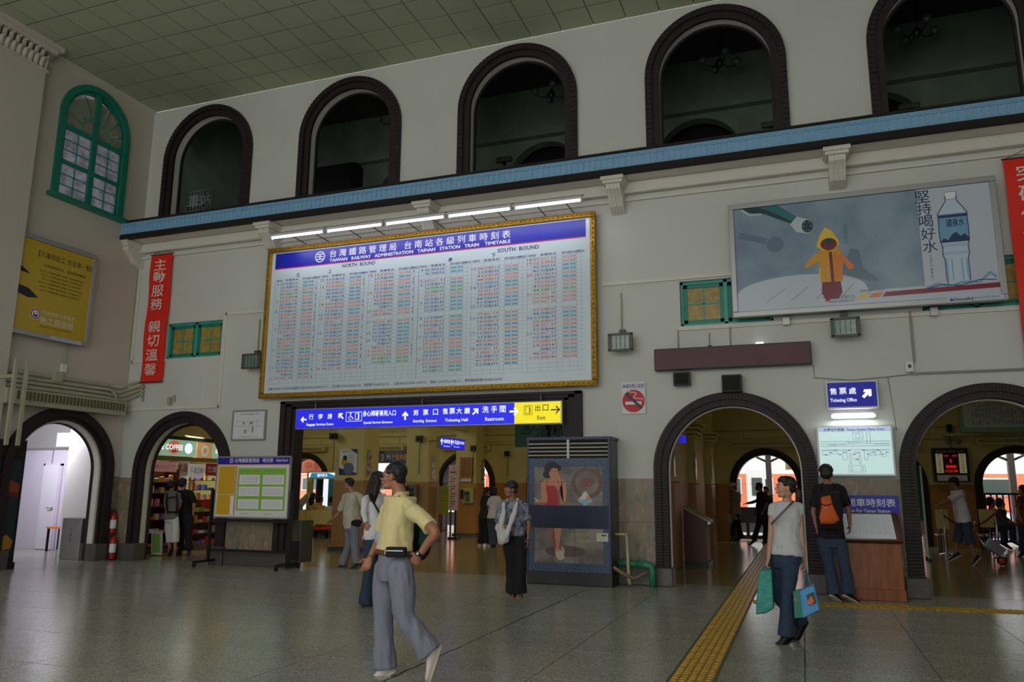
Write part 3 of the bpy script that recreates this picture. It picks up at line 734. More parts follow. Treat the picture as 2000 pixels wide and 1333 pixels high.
for key in 'ABCDEF':
    bx = cx0 + ci * cw; ci += 1
    p.rect(bx - .012, 3.50, bx - .006, 5.68, C_grid if key != 'D' else C_navy, 1)
    for q in (.24, .40, .56, .66, .80, .94, 1.02): p.rect(bx + q * cw / 1.12, 3.52, bx + q * cw / 1.12 + .004, 5.68, C_grid, 1)
    for q, s_ in ((.02, '開車時刻'), (.25, '車種'), (.41, '車次'), (.67, '起站'), (.81, '訖站'), (.95, '備註')):
        p.text(s_, bx + q * cw / 1.12, 5.64, .045, C_navy, 2, 'l', .13 * cw, res=1)
    rows = re.findall(r'(-)(?: |$)|([\d :]*?),([^,]+),([rbg])(?: |$)', RT[key])
    z = top - (dz * .5)
    for r in rows:
        if not r[0]:
            tm_, num, co = r[1].strip(), r[2], r[3]
            m_ = {'r': C_tr, 'b': C_tb, 'g': C_tg}[co]; cell = {'r': C_pk, 'b': C_cy, 'g': C_gr2}[co]
            if tm_: p.text(tm_, bx + .205 * cw / 1.12 + .02, z, dz * .62, m_, 2, 'r', w=.046 * len(tm_), bold=.01, res=1)
            p.rect(bx + .255 * cw / 1.12, z - dz * .33, bx + .39 * cw / 1.12, z + dz * .33, C_lil if co == 'b' else cell, 1)
            p.text('電車' if co == 'b' else ('平快' if co == 'g' else '自TC'), bx + .265 * cw / 1.12, z, dz * .5, C_tc[co], 2, 'l', w=.11 * cw, res=1)
            p.text(num, bx + .55 * cw / 1.12, z, dz * .62, m_, 2, 'r', w=.046 * len(num), bold=.01, res=1)
            p.rect(bx + .675 * cw / 1.12, z - dz * .33, bx + .79 * cw / 1.12, z + dz * .33, cell, 1); p.rect(bx + .815 * cw / 1.12, z - dz * .33, bx + .93 * cw / 1.12, z + dz * .33, cell, 1)
            p.text('松山' if co == 'r' else '嘉義', bx + .685 * cw / 1.12, z, dz * .5, C_tc[co], 2, 'l', w=.095 * cw, res=1)
            p.text('高雄', bx + .825 * cw / 1.12, z, dz * .5, C_tc[co], 2, 'l', w=.095 * cw, res=1)
            if key in 'ABC': p.text('1' if co == 'r' else '2', bx + 1.0 * cw / 1.12, z, dz * .6, C_navy, 2, w=.014, res=1)
        z -= dz
    for k in range(NR + 1): p.rect(bx, top - k * dz - .0015, bx + cw - .03, top - k * dz + .0015, C_grid, 1)
p.mb.build('timetable_rows', t)

# ---- five tube lamps on wire stays above the board
LX0, LX1, LY, LZ0 = -9.70, -3.25, 12.34, 6.40
for i in range(5):
    a = LX0 + (LX1 - LX0) * i / 5 + .03; b = LX0 + (LX1 - LX0) * (i + 1) / 5 - .03
    l = thing('tube_lamp', ((a + b) / 2, LY, LZ0), 'lit fluorescent tube lamp above the timetable, %s in its row' % ('leftmost', 'second from left', 'in the middle', 'second from right', 'rightmost')[i], 'lamp', 'tube lamps above the timetable')
    mb = MB(); mb.prism([V(a, LY - .055, LZ0), V(a, LY + .055, LZ0), V(a, LY + .03, LZ0 + .06), V(a, LY - .03, LZ0 + .06)], (b - a, 0, 0), M_white); mb.build('casing', l, bevel=.006)
    MB().tube([(a + .03, LY - .005, LZ0 - .022), (b - .03, LY - .005, LZ0 - .022)], .015, M_tube, 10).build('tube', l)
    for x in (a + .012, b - .012): MB().box(x - .012, x + .012, LY - .03, LY + .03, LZ0 - .05, LZ0 + .01, M_white).build('tube_holder', l)
    for x in (a + .35, b - .35): MB().tube([(x, LY, LZ0 + .05), (x + .02, 12.98, LZ0 + .02)], .011, M_greyf, 6).build('stay', l)
    for x in (a + .35, b - .35): MB().cyl((x, LY, LZ0 + .06), .012, .03, M_greyf, 6).build('clamp', l)
t = thing('lamp_rail', (LX0, LY, LZ0 + .07), 'thin steel rail joining the row of tube lamps above the timetable', 'rail')
MB().box(LX0, LX1, LY - .012, LY + .012, LZ0 + .062, LZ0 + .082, M_greyf).build('rail', t)
area('tube_glow', ((LX0 + LX1) / 2, LY, LZ0 - .06), ((LX0 + LX1) / 2, LY + .25, 3), 6.4, .05, 26, (.93, .93, 1.0))

# ---- water advertisement light box
t = thing('billboard', (1.03, 12.8, 4.2), 'wide aluminium-framed advert with watering can, yellow raincoat and water bottle', 'billboard')
A0, A1, B0, B1, YA = -.90, 2.94, 4.23, 6.13, 12.74
MB().box(A0 + .02, A1 - .02, YA + .02, 12.98, B0 + .02, B1 - .02, M_greyf).build('cabinet', t)
mb = frame_bars(MB(), A0, A1, B0, B1, .085, YA - .03, YA + .05, M_alu)
mb.build('aluminium_frame', t, bevel=.008)
C_sky = mat('advert_blue_grey', (146, 166, 184), .25, var=.2, scale=1.2, col2=(112, 136, 158)); C_pale = flat('advert_pale', (196, 204, 218), rough=.25)
C_shad = flat('advert_shadow', (104, 124, 146), rough=.25); C_tealc = flat('advert_teal', (52, 118, 128), rough=.25); C_teald = flat('advert_teal_dark', (40, 66, 78), rough=.25)
C_yel = flat('raincoat_yellow', (220, 158, 28), rough=.25); C_yel2 = flat('raincoat_light', (238, 196, 74), rough=.25); C_rdk = flat('figure_red', (124, 34, 44), rough=.25); C_orng = flat('print_orange', (226, 128, 50), rough=.25)
C_mrn = flat('print_maroon', (140, 28, 52), rough=.25); C_bot = flat('bottle_blue', (120, 168, 206), rough=.25); C_bot2 = flat('bottle_light', (196, 214, 232), rough=.25); C_bd = flat('bottle_dark', (44, 66, 104), rough=.25)
W_, H_ = A1 - A0 - .16, B1 - B0 - .18
MB().box(A0 + .08, A1 - .08, YA + .0, YA + .03, B0 + .09, B1 - .09, C_sky).build('poster', t)
p = Panel((A0 + .08, YA, B0 + .09), YR, YU)
def q(x, y): return (x * W_, y * H_)           # fractions of poster
p.poly([q(0, .0), q(1, 0), q(1, .12), q(.55, .12), q(0, .17)], C_pale, 1)
tb = [q(.26 + .26 * math.cos(a), .15 + .16 * math.sin(a)) for a in [pi * k / 20 for k in range(21)]]
p.poly([q(0, .05)] + [(max(0, x), y) for x, y in tb[::-1]] + [q(.54, .05)], C_pale, 2)
for k in range(5): p.line([q(.12 + .1 * k, .07), q(.2 + .09 * k, .19)], .008, C_shad, 3)
p.disc(*q(.17, .62), .13, C_shad, 2); p.line([q(.02, .74), q(.135, .66)], .1, C_shad, 2)
p.poly([q(.42, .3), q(.47, .52), q(.50, .5), q(.51, .34), q(.57, .2), q(.53, .2), q(.46, .26)], C_shad, 2)
p.poly([q(.04, 1), q(.07, .95), q(.13, .93), q(.25, .80), q(.27, .86), q(.19, 1)], C_tealc, 3); p.poly([q(.04, 1), q(.07, .95), q(.13, .93), q(.245, .80), q(.25, .82), q(.14, .97), q(.1, 1)], C_teald, 4)
p.line([q(.035, .99), q(.07, .93), q(.12, .93)], .03, C_pale, 5)
p.poly([q(.235, .80), q(.265, .87), q(.30, .84), q(.295, .70), q(.26, .72)], C_pale, 5)
p.disc(*q(.302, .765), .095, C_pale, 6, ry=.12); p.disc(*q(.305, .765), .082, C_teald, 7, ry=.105)
for k in range(7): p.disc(*q(.305 + .014 * math.cos(k), .765 + .045 * math.sin(k * 2.1)), .008, C_pale, 8, n=6)
# small figure of a red jug in a yellow raincoat
p.poly([q(.345, .12), q(.35, .25), q(.42, .25), q(.425, .12), q(.41, .06), q(.36, .06)], C_rdk, 5)
p.poly([q(.345, .22), q(.34, .5), q(.37, .57), q(.41, .57), q(.435, .48), q(.43, .22)], C_yel, 6)
p.poly([q(.345, .46), q(.335, .51), q(.285, .40), q(.283, .37), q(.30, .37), q(.345, .43)], C_yel, 6); p.poly([q(.43, .44), q(.425, .5), q(.475, .36), q(.478, .33), q(.455, .32)], C_orng, 6)
p.poly([q(.385, .22), q(.383, .5), q(.395, .5), q(.398, .22)], C_rdk, 7); p.poly([q(.40, .24), q(.40, .5), q(.43, .46), q(.43, .24)], C_orng, 7)
p.poly([q(.335, .56), q(.35, .66), q(.375, .74), q(.40, .7), q(.425, .6), q(.425, .56), q(.4, .52), q(.36, .52)], C_yel2, 7); p.disc(*q(.385, .575), .12, C_rdk, 8, ry=.10); p.disc(*q(.385, .60), .055, C_teald, 9, ry=.05)
p.poly([q(.34, .36), q(.34, .26), q(.345, .26), q(.346, .36)], C_yel2, 8)
for k in range(3): p.disc(*q(.377, .28 + .06 * k), .008, C_white, 9, n=8)
p.text('澆出好生活', *q(.455, .66), .06, C_shad, 4, ang=-pi / 2, res=1)
# bottle panel
p.poly([q(.735, .11), q(.735, 1), q(1, 1), q(1, .11)], C_pale, 3)
for k, ch in enumerate('堅持喝好水'): p.text(ch, *q(.755 + .003 * k, .93 - .115 * k), .19, C_bd, 5, bold=.004)
p.text('天然好水 健康活力', *q(.765, .28), .028, C_bd, 5, ang=-pi / 2, w=.4, res=1)
bt = [(.838, .91), (.838, .87), (.835, .86), (.83, .84), (.815, .79), (.804, .75), (.806, .70), (.804, .60), (.806, .5), (.812, .45), (.81, .38), (.816, .34), (.816, .16), (.82, .12)]
p.poly([q(x, y) for x, y in bt] + [q(1.715 - x, y) for x, y in bt[::-1]], C_bot2, 5)
p.rect(*q(.836, .88), *q(.879, .95), C_white, 6); p.frame(*q(.836, .88), *q(.879, .95), .006, C_bd, 7)
p.rect(*q(.806, .50), *q(.909, .75), C_bot, 6); p.rect(*q(.806, .715), *q(.909, .74), C_bd, 7); p.text('礦泉水', *q(.865, .665), .13, C_bd, 8, w=.24, bold=.01)
p.poly([q(.806, .50), q(.82, .53), q(.835, .51), q(.85, .56), q(.865, .58), q(.88, .54), q(.895, .56), q(.909, .52), q(.909, .49), q(.806, .49)], C_bd, 8)
for y in (.47, .455, .40, .385): p.line([q(.812, y), q(.903, y)], .008, C_bot, 7)
for x in (.822, .84, .875, .893): p.line([q(x, .15), q(x, .34)], .014, C_bot, 7)
p.line([q(*b_) for b_ in bt], .012, C_bd, 8); p.line([q(1.715 - x, y) for x, y in bt], .012, C_bd, 8)
p.line([q(.74, .10), q(.78, .13), q(.83, .10), q(.87, .13), q(.93, .12), q(.97, .2), q(.99, .15)], .03, C_bot, 8); p.line([q(.74, .09), q(.80, .12), q(.86, .10), q(.93, .14), q(.99, .13)], .012, C_bd, 9)
# colour bar and maker's marks
p.poly([q(.475, .045), q(.515, .045), q(.53, .085), q(.49, .085)], C_yel2, 4); p.poly([q(.525, .05), q(.565, .05), q(.58, .09), q(.54, .09)], C_orng, 4); p.poly([q(.575, .05), q(1, .062), q(1, .105), q(.59, .092)], C_mrn, 4)
p.poly([q(.345, .09), q(.365, .075), q(.38, .1), q(.385, .085), q(.37, .04), q(.355, .045), q(.36, .06)], C_red, 5)
p.text('統一企業公司', *q(.43, .072), .06, C_shad, 5, w=.3); p.text('PRESIDENT ENTERPRISES CORP.', *q(.42, .035), .03, C_bd, 5, w=.36, res=1); p.text('健康快樂的明天', *q(.54, .115), .03, C_shad, 5, w=.35, res=1)
p.mb.build('advert_print', t)
p = Panel((0, YA - .032, 0), YR, YU)
p.rect(2.16, B0 + .015, 2.88, B0 + .085, C_pale); p.text('OmniAd', 2.36, B0 + .05, .045, C_black, 2, w=.26, bold=.02); p.text('(02)2707-2699', 2.67, B0 + .05, .04, C_navy, 2, w=.33, res=1); p.poly([(2.18, B0 + .03), (2.21, B0 + .075), (2.24, B0 + .03)], C_blue, 2)
p.mb.build('maker_label', t)
for x in (-.1, 2.0):
    b = MB(); b.box(x - .05, x + .05, 12.9, 12.99, 4.10, 4.23, M_alu); b.build('bracket', t)

# ---- hanging red banners
def banner(name, x0, x1, z0, z1, y, chars, label, lean=0):
    t = thing(name, ((x0 + x1) / 2, y, z0), label, 'banner')
    M_ban = mat('banner_red', (240, 40, 16), .6, bump=.1, bscale=5, var=.1, scale=2)
    mb = MB(); n = 14
    R = []
    for i in range(n + 1):
        z = z0 + (z1 - z0) * i / n; yy = y + .02 * math.sin(i * .9)
        R.append([V(x0, yy, z), V(x1, yy, z), V(x1, yy + .006, z), V(x0, yy + .006, z)])
    mb.rings(R, M_ban, smooth=False); mb.build('cloth', t)
    for z in (z0, z1): MB().cyl((x0 - .015, y, z), .016, x1 - x0 + .03, M_woodd, 8, ax=(1, 0, 0)).build('rod', t)
    xm = (x0 + x1) / 2
    MB().tube([(x0 + .02, y, z1), (xm, y + .03, z1 + .13), (x1 - .02, y, z1)], .005, M_woodd, 5).build('cord', t)
    C_ban = flat('banner_white', (236, 222, 214))
    pp = ypanel(0, 0, y - .034)
    for ch, z in chars: pp.text(ch, xm, z, .255, C_ban, 1, w=.33, bold=0 if ch == '馨' else .007)
    pp.mb.build('characters', t); return t
h = (6.55 - 3.70)
zz = [6.55 - h * f for f in (.085, .185, .295, .40, .575, .685, .795, .905)]
banner('banner', -13.31, -12.72, 3.70, 6.55, 12.92, list(zip('主動服務親切溫馨', zz)), 'long red cloth banner with eight white characters beside the left corner')
banner('banner', 3.10, 3.72, 3.4, 6.42, 12.88, list(zip('突破傳統創新求進', [6.42 - 3.0 * f for f in (.085, .19, .30, .405, .56, .66, .77, .88)])), 'red cloth banner cut by the right edge of the picture')

# ---- message display, speakers, smoking sign, floodlights, small frame
t = thing('led_display', (-.98, 12.85, 3.44), 'long unlit dark red message display above the brick arch', 'display')
MB().box(-2.20, .24, 12.82, 12.98, 3.44, 3.80, M_blk).build('casing', t, bevel=.01)
p = Panel((0, 12.82, 0), YR, YU); p.rect(-2.17, 3.47, .21, 3.77, mat('led_panel', (92, 44, 56), .5, var=.25, scale=2.5, emit=.03)); p.mb.build('dot_screen', t, label='dark red dot screen')
mb = MB(); mb.tube([(-1.3, 12.9, 3.8), (-1.3, 12.9, 4.03)], .006, M_blk, 6); mb.box(-1.33, -1.27, 12.87, 12.93, 3.8, 3.83, M_blk); mb.build('antenna', t)
MB().box(-.58, -.46, 12.84, 12.96, 3.8, 3.83, C_lwh).build('small_lamp', t)
def speaker(x0, x1, z0, z1, label, d=.16, y=12.98):
    t = thing('loudspeaker', ((x0 + x1) / 2, y - d / 2, z0), label, 'loudspeaker')
    MB().box(x0, x1, y - d, y - .02, z0, z1, M_blk).build('cabinet', t, bevel=.012)
    MB().box(x0 + .02, x1 - .02, y - d - .006, y - d + .01, z0 + .02, z1 - .02, M_blkm).build('grille', t)
    MB().box((x0 + x1) / 2 - .03, (x0 + x1) / 2 + .03, y - .03, y, z0 + .05, z1 - .05, M_blk).build('bracket', t); return t
speaker(-1.90, -1.63, 3.18, 3.40, 'smaller black loudspeaker under the left end of the message display')
speaker(-1.13, -.82, 3.04, 3.32, 'square black loudspeaker at the crown of the brick arch', .2)
t = thing('no_smoking_sign', (-2.59, 12.97, 2.75), 'white no smoking plate with red disc and blue characters', 'sign')
MB().box(-2.79, -2.39, 12.965, 12.985, 2.75, 3.29, M_paper).build('plate', t)
p = ypanel(-2.59, 0, 12.965)
p.text('本場所禁止吸菸', 0, 3.215, .075, C_navy, 1, w=.37, bold=.01)
p.disc(0, 2.965, .19, flat('sign_red', (206, 26, 36)), 1, n=32); p.rect(-.14, 2.905, .13, 2.955, C_white, 2); p.rect(.10, 2.905, .105, 2.955, C_red, 3)
p.line([(.16, 2.97), (.155, 3.0), (.02, 3.01), (0, 3.03), (.03, 3.06), (.05, 3.09), (.02, 3.11), (-.05, 3.115), (-.08, 3.13)], .012, C_white, 2)
p.line([(-.13, 3.10), (.14, 2.835)], .045, flat('sign_dark', (60, 50, 60)), 4); p.mb.build('pictogram', t)
def flood(x, z, label, w=.42, ang=0):
    t = thing('floodlight', (x, 12.85, z - .16), label, 'floodlight', 'floodlights on the back wall')
    M_fl = mat('floodlight_grey', (88, 88, 82), .5, metal=.3)
    mb = MB(); d = .16
    a = [V(x - w / 2, 12.78, z - .15), V(x + w / 2, 12.78, z - .15), V(x + w / 2, 12.76, z + .13), V(x - w / 2, 12.76, z + .13)]
    b = [V(x - w / 2 + .06, 12.95, z - .08), V(x + w / 2 - .06, 12.95, z - .08), V(x + w / 2 - .06, 12.95, z + .1), V(x - w / 2 + .06, 12.95, z + .1)]
    mb.rings([b, a], M_fl, smooth=False); mb.build('housing', t, bevel=.01)
    mb = MB()
    for r in ((x - w / 2, x + w / 2, z - .16, z - .12), (x - w / 2, x + w / 2, z + .11, z + .15), (x - w / 2, x - w / 2 + .05, z - .15, z + .14), (x + w / 2 - .05, x + w / 2, z - .15, z + .14)): mb.box(r[0], r[1], 12.74, 12.78, r[2], r[3], M_fl)
    mb.build('rim', t, bevel=.006)
    g = MB().box(x - w / 2 + .05, x + w / 2 - .05, 12.755, 12.765, z - .12, z + .11, mat('floodlight_glass', (120, 142, 130), .15, var=.3, scale=12)).build('glass', t)
    mb = MB(); [mb.box(x - w / 2 + .06 + k * (w - .12) / 4, x - w / 2 + .068 + k * (w - .12) / 4, 12.745, 12.75, z - .11, z + .1, M_fl) for k in range(5)]
    mb.build('guard_wires', t)
    MB().box(x - .05, x + .05, 12.9, 12.99, z + .08, z + .24, M_fl).build('junction_box', t)
    MB().tube([(x - .02, 12.97, z + .2), (x - .02, 12.97, z + .9)], .012, M_conduit, 6).build('conduit', t)
flood(-2.75, 3.95, 'grey floodlight with wire guard just right of the gilt timetable')
flood(.75, 3.98, 'grey floodlight hanging below the water advert')
flood(-10.30, 4.0, 'grey floodlight just left of the gilt timetable', .44)
t = thing('framed_notice', (-10.42, 12.97, 2.43), 'small grey-framed white plan on the wall left of the wide opening', 'notice')
mb = frame_bars(MB(), -10.82, -10.0, 2.42, 3.03, .03, 12.95, 12.98, M_alu)
mb.build('frame', t); MB().box(-10.8, -10.02, 12.965, 12.98, 2.44, 3.01, M_paper).build('sheet', t)
p = ypanel(-10.41, 0, 12.965); C_gl = flat('print_grey', (150, 150, 160))
p.text('台南站緊急疏散避難平面圖', 0, 2.95, .04, C_gl, 1, w=.45, res=1); p.text('緊急疏散示意圖 EVACUATION', 0, 2.49, .03, C_gl, 1, w=.45, res=1)
for a, b, c_, d in ((-.3, 2.7, .3, 2.705), (-.3, 2.8, .3, 2.805), (-.3, 2.7, -.295, 2.86), (.2, 2.7, .205, 2.86), (0, 2.6, .005, 2.8), (-.1, 2.56, -.05, 2.64), (.08, 2.58, .12, 2.7), (-.15, 2.74, -.1, 2.79), (.02, 2.74, .1, 2.79)): p.rect(a, b, c_, d, C_gl, 1)
p.mb.build('print', t)

# ---- hanging direction sign in the wide opening
t = thing('direction_sign', (-6.5, 12.8, 2.6), 'long illuminated blue and yellow direction sign across the wide opening', 'sign')
S0, S1, T0, T1, YS_ = -9.19, -3.79, 2.60, 3.00, 12.80
MB().box(S0, S1, YS_ + .01, YS_ + .15, T0, T1, M_alu).build('casing', t, bevel=.008)
XY = -4.66
p = Panel((0, YS_ + .008, 0), YR, YU); p.rect(S0 + .015, T0 + .02, XY, T1 - .02, C_lblue, 1); p.mb.build('blue_face', t, label='lit blue face')
p = Panel((0, YS_ + .008, 0), YR, YU); p.rect(XY, T0 + .02, S1 - .03, T1 - .02, C_lyel, 1); p.mb.build('yellow_face', t, label='lit yellow face')
p = Panel((0, YS_ + .008, 0), YR, YU); zt, zb = 2.86, 2.70
def fx_(u): return at(u, 820, YS_).x            # photo column to wall position
K = [('行', 607), ('李', 625), ('房', 643)]
def U(c): return at(560 + c / 3.448, 820, YS_).x
p.arrow(U(112), 2.79, .14, .028, pi, C_lwh, 2)
for ch, c_ in (('行', 163), ('李', 225), ('房', 288)): p.text(ch, U(c_), zt - .02, .105, C_lwh, 2, bold=.009)
p.text('Baggage Services Room', U(224), zb - .015, .062, C_lwh, 2, w=U(314) - U(133), bold=.01)
p.arrow(U(362), 2.84, .15, .03, pi * .75, C_lwh, 2)
p.frame(U(397), 2.73, U(504), 2.91, .008, C_lwh, 2)
p.disc(U(428), 2.885, .016, C_lwh, 2, n=10); p.line([(U(427), 2.87), (U(430), 2.815), (U(440), 2.81), (U(446), 2.77)], .014, C_lwh, 2); p.line([(U(420), 2.83), (U(415), 2.79), (U(424), 2.76), (U(434), 2.775)], .009, C_lwh, 2)
p.frame(U(459), 2.76, U(486), 2.89, .01, C_lwh, 2); p.line([(U(478), 2.77), (U(482), 2.83), (U(478), 2.87)], .014, C_lwh, 3)
p.text('身心障礙專用入口', U(620), zt + .01, .11, C_lwh, 2, w=U(733) - U(510), bold=.012)
p.text('Special Service Entrance', U(614), zb - .005, .062, C_lwh, 2, w=U(712) - U(517), bold=.01)
p.arrow(U(796), 2.81, .16, .034, pi / 2, C_lwh, 2)
for ch, c_ in (('剪', 868), ('票', 933), ('口', 1000)): p.text(ch, U(c_), zt, .105, C_lwh, 2, bold=.009)
p.text('Boarding  Entrance', U(930), zb, .066, C_lwh, 2, w=U(1008) - U(850), bold=.01)
for ch, c_ in (('售', 1065), ('票', 1112), ('大', 1160), ('廳', 1213)): p.text(ch, U(c_), zt + .01, .11, C_lwh, 2, bold=.009)
p.arrow(U(1270), 2.85, .15, .03, pi / 4, C_lwh, 2)
p.text('Ticketing Hall', U(1141), zb, .07, C_lwh, 2, w=U(1218) - U(1063), bold=.01)
for ch, c_ in (('洗', 1337), ('手', 1395), ('間', 1453)): p.text(ch, U(c_), zt + .02, .12, C_lwh, 2, bold=.009)
p.text('Restroom', U(1398), zb + .01, .066, C_lwh, 2, w=U(1460) - U(1335), bold=.007)
p.arrow(U(1530), 2.83, .17, .034, 0, C_lwh, 2)
p.frame(U(1595), 2.76, U(1653), 2.93, .007, C_black, 2); p.frame(U(1606), 2.78, U(1640), 2.91, .009, C_black, 2); p.line([(U(1630), 2.80), (U(1637), 2.86), (U(1630), 2.89)], .012, C_black, 3)
for ch, c_ in (('出', 1690), ('口', 1742)): p.text(ch, U(c_), zt + .02, .11, C_black, 2, bold=.009)
p.text('Exit', U(1714), zb + .01, .07, C_black, 2, bold=.01); p.arrow(U(1810), 2.84, .17, .022, 0, C_black, 2)
p.mb.build('lettering', t)
for x in (-8.8, -6.5, -4.2): MB().tube([(x, YS_ + .08, T1), (x, YS_ + .1, 3.14)], .012, M_greyf, 6).build('hanger', t)

# ---- ticket office sign, its tube lamp and the station plan
t = thing('ticket_office_sign', (.78, 12.85, 2.74), 'illuminated deep blue ticketing office sign with white arrow', 'sign')
MB().box(.41, 1.14, 12.80, 12.98, 2.73, 3.15, M_white).build('casing', t, bevel=.01)
p = Panel((.775, 12.798, 2.94), YR, YU); C_db = flat('lit_deep_blue', (22, 26, 150), emit=.4)
p.rect(-.34, -.185, .34, .185, C_db)
for k, ch in enumerate('售票處'): p.text(ch, -.26 + .135 * k, .055, .10, C_lwh, 2, bold=.007)
p.text('Ticketing Office', -.125, -.09, .07, C_lwh, 2, w=.37, bold=.008); p.arrow(.21, .01, .17, .045, pi / 4, C_lwh, 2); p.mb.build('lit_face', t)
t = thing('tube_lamp', (.77, 12.9, 2.6), 'short lit tube lamp between the ticketing sign and the station plan', 'lamp')
MB().box(.47, 1.08, 12.92, 12.98, 2.59, 2.67, M_white).build('casing', t); MB().tube([(.5, 12.88, 2.63), (1.05, 12.88, 2.63)], .024, M_tube, 10).build('tube', t)
for x in (.48, 1.07): MB().box(x - .015, x + .015, 12.85, 12.96, 2.6, 2.66, M_white).build('tube_holder', t)
area('tube_glow', (.77, 12.80, 2.63), (.77, 12.98, 2.2), .6, .05, 2.2, (.85, 1, .95))
t = thing('station_plan', (.77, 12.85, 1.72), 'illuminated pale green station plan board with thin blue line map', 'sign')
MB().box(.235, 1.295, 12.82, 12.98, 1.72, 2.48, M_white).build('casing', t, bevel=.008)
p = Panel((.765, 12.818, 2.10), YR, YU); C_pg = flat('lit_pale_green', (198, 226, 224), emit=.6, rough=.3)
p.rect(-.50, -.35, .50, .35, C_pg); p.rect(-.50, .28, .50, .35, flat('lit_strip', (188, 200, 232), emit=.5), 2)
C_pb = flat('plan_blue', (60, 110, 190), rough=.4)
p.text('台南站平面圖  Tainan Station Plane Chart', 0, .315, .048, C_navy, 3, w=.84, bold=.008)
for y in (.135, .10, .065, .01): p.line([(-.49, y), (.48, y)], .005, C_pb, 2)
p.line([(.17, .28), (.17, .1)], .005, C_pb, 2); p.line([(.215, .28), (.215, .1)], .005, C_pb, 2)
for x0, y0, x1, y1 in ((-.02, .16, .12, .27), (.02, .18, .08, .25), (-.46, -.07, -.36, 0), (-.33, -.05, -.24, .0), (-.18, -.14, -.12, .0), (.12, -.14, .17, 0), (.2, -.08, .26, 0), (.27, -.07, .34, 0), (.35, -.1, .42, 0), (-.09, -.2, -.06, -.05), (.04, -.2, .07, -.05), (-.02, -.05, .02, -.02), (-.11, -.32, .12, -.22), (-.08, -.3, -.05, -.24), (.06, -.3, .09, -.24)): p.frame(x0, y0, x1, y1, .004, C_pb, 2)
p.text('第一月台 TRACK 1', .0, .118, .022, C_pb, 3, w=.2, res=1); p.text('往高雄 SOUTH', -.25, .085, .022, C_pb, 3, w=.24, res=1); p.text('往台北 NORTH', .36, .085, .022, C_pb, 3, w=.2, res=1)
for k in range(14): p.rect(-.43 + .065 * k, -.045 + .03 * (k % 3) - .02, -.39 + .065 * k, -.035 + .03 * (k % 3) - .02, C_pb, 3)
p.text('大廳', 0, -.13, .035, C_red, 3); p.mb.build('lit_plan', t)

# ---- painted air conditioner cabinet
t = thing('air_conditioner', (-3.58, 12.7, 0), 'large cabinet air conditioner painted with a woman in a red dress', 'air conditioner')
Q0, Q1, QY = -4.29, -2.885, 12.42
M_acs = mat('cabinet_marbled', (88, 86, 78), .35, var=.4, scale=4, bump=.1); M_acb = mat('cabinet_blue', (30, 44, 74), .4)
MB().box(Q0 + .01, Q1, QY + .02, 12.99, .2, 2.32, M_acs).build('cabinet', t, bevel=.01)
MB().box(Q0, Q1 + .01, QY, 12.99, 0, .2, M_blk).build('plinth', t, bevel=.008)
MB().box(Q0 - .01, Q1 + .02, QY - .01, 13.0, 2.30, 2.345, M_acb).build('lid', t)
MB().box(Q0, Q0 + .03, QY - .005, QY + .05, .2, 2.32, M_acb).build('edge', t); MB().box(Q1 - .03, Q1, QY - .005, QY + .05, .2, 2.32, M_acb).build('edge', t)
MB().box(Q0 + .02, Q1 - .02, QY + .012, QY + .04, 2.0, 2.30, M_blkm).build('vent_recess', t)
M_cream = mat('cream_plastic', (206, 202, 184), .4)
for k in range(4):
    z = 2.05 + k * .063
    for a, b in ((Q0 + .03, -3.60), (-3.56, Q1 - .03)): MB().obox(((a + b) / 2, QY + .005, z), ((1, 0, 0), (0, .9, .4), (0, -.4, .9)), ((b - a) / 2, .02, .006), M_cream).build('louvre', t)
MB().box(-3.60, -3.56, QY - .01, QY + .03, 2.0, 2.3, M_cream).build('louvre_post', t)
p = Panel((Q0 + .03, QY + .019, 0), YR, YU); Wd = Q1 - Q0 - .06
M_mos = mat('mosaic_blue', (64, 92, 128), .4, var=.75, scale=38)
for q_ in ((0, 1.86, Wd, 2.0), (0, 1.24, .1, 1.86), (Wd - .1, 1.24, Wd, 1.86), (0, .2, Wd, .34), (0, .34, .1, .88), (Wd - .1, .34, Wd, .88)): p.rect(*q_, M_mos, 10)
p.mb.build('mosaic_border', t, label='speckled blue border')
C_nvy = flat('grille_navy', (16, 26, 64), rough=.5)
mb = MB(); mb.box(Q0 + .03, Q1 - .03, QY + .005, QY + .03, .88, 1.24, C_nvy)
for k in range(5): mb.box(Q0 + .03 + k * .27 + .25, Q0 + .037 + k * .27 + .25, QY - .002, QY + .01, .88, 1.24, M_acb)
for k in range(24): mb.box(Q0 + .03, Q1 - .03, QY, QY + .01, .885 + k * .0148, .891 + k * .0148, C_nvy)
mb.build('intake_grille', t)
p = Panel((Q0 + .03, QY + .019, 0), YR, YU)
C_bg = mat('painting_grey', (152, 144, 138), .5, var=.35, scale=3, col2=(104, 94, 90)); C_sk = flat('painted_skin', (206, 140, 108)); C_sk2 = flat('painted_skin_shade', (168, 98, 70)); C_dr = flat('painted_red', (178, 36, 38)); C_hair = flat('painted_black', (26, 20, 24)); C_cir = flat('painted_circle', (104, 88, 86))
p.rect(.1, 1.24, Wd - .1, 1.86, C_bg, 10); p.rect(.1, .34, Wd - .1, .88, C_bg, 10)
p.disc(1.0, 1.60, .27, C_cir, 11, ry=.25); p.disc(.99, 1.60, .2, C_dr, 12, ry=.2); p.disc(.99, 1.60, .192, C_bg, 13, ry=.192)
for dx in (-.045, .045): p.disc(.99 + dx, 1.60, .05, C_dr, 14); p.disc(.99 + dx, 1.60, .034, C_bg, 15)
p.line([(.93, 1.66), (1.05, 1.66)], .012, C_dr, 14); p.line([(.94, 1.545), (1.04, 1.545)], .012, C_dr, 14)
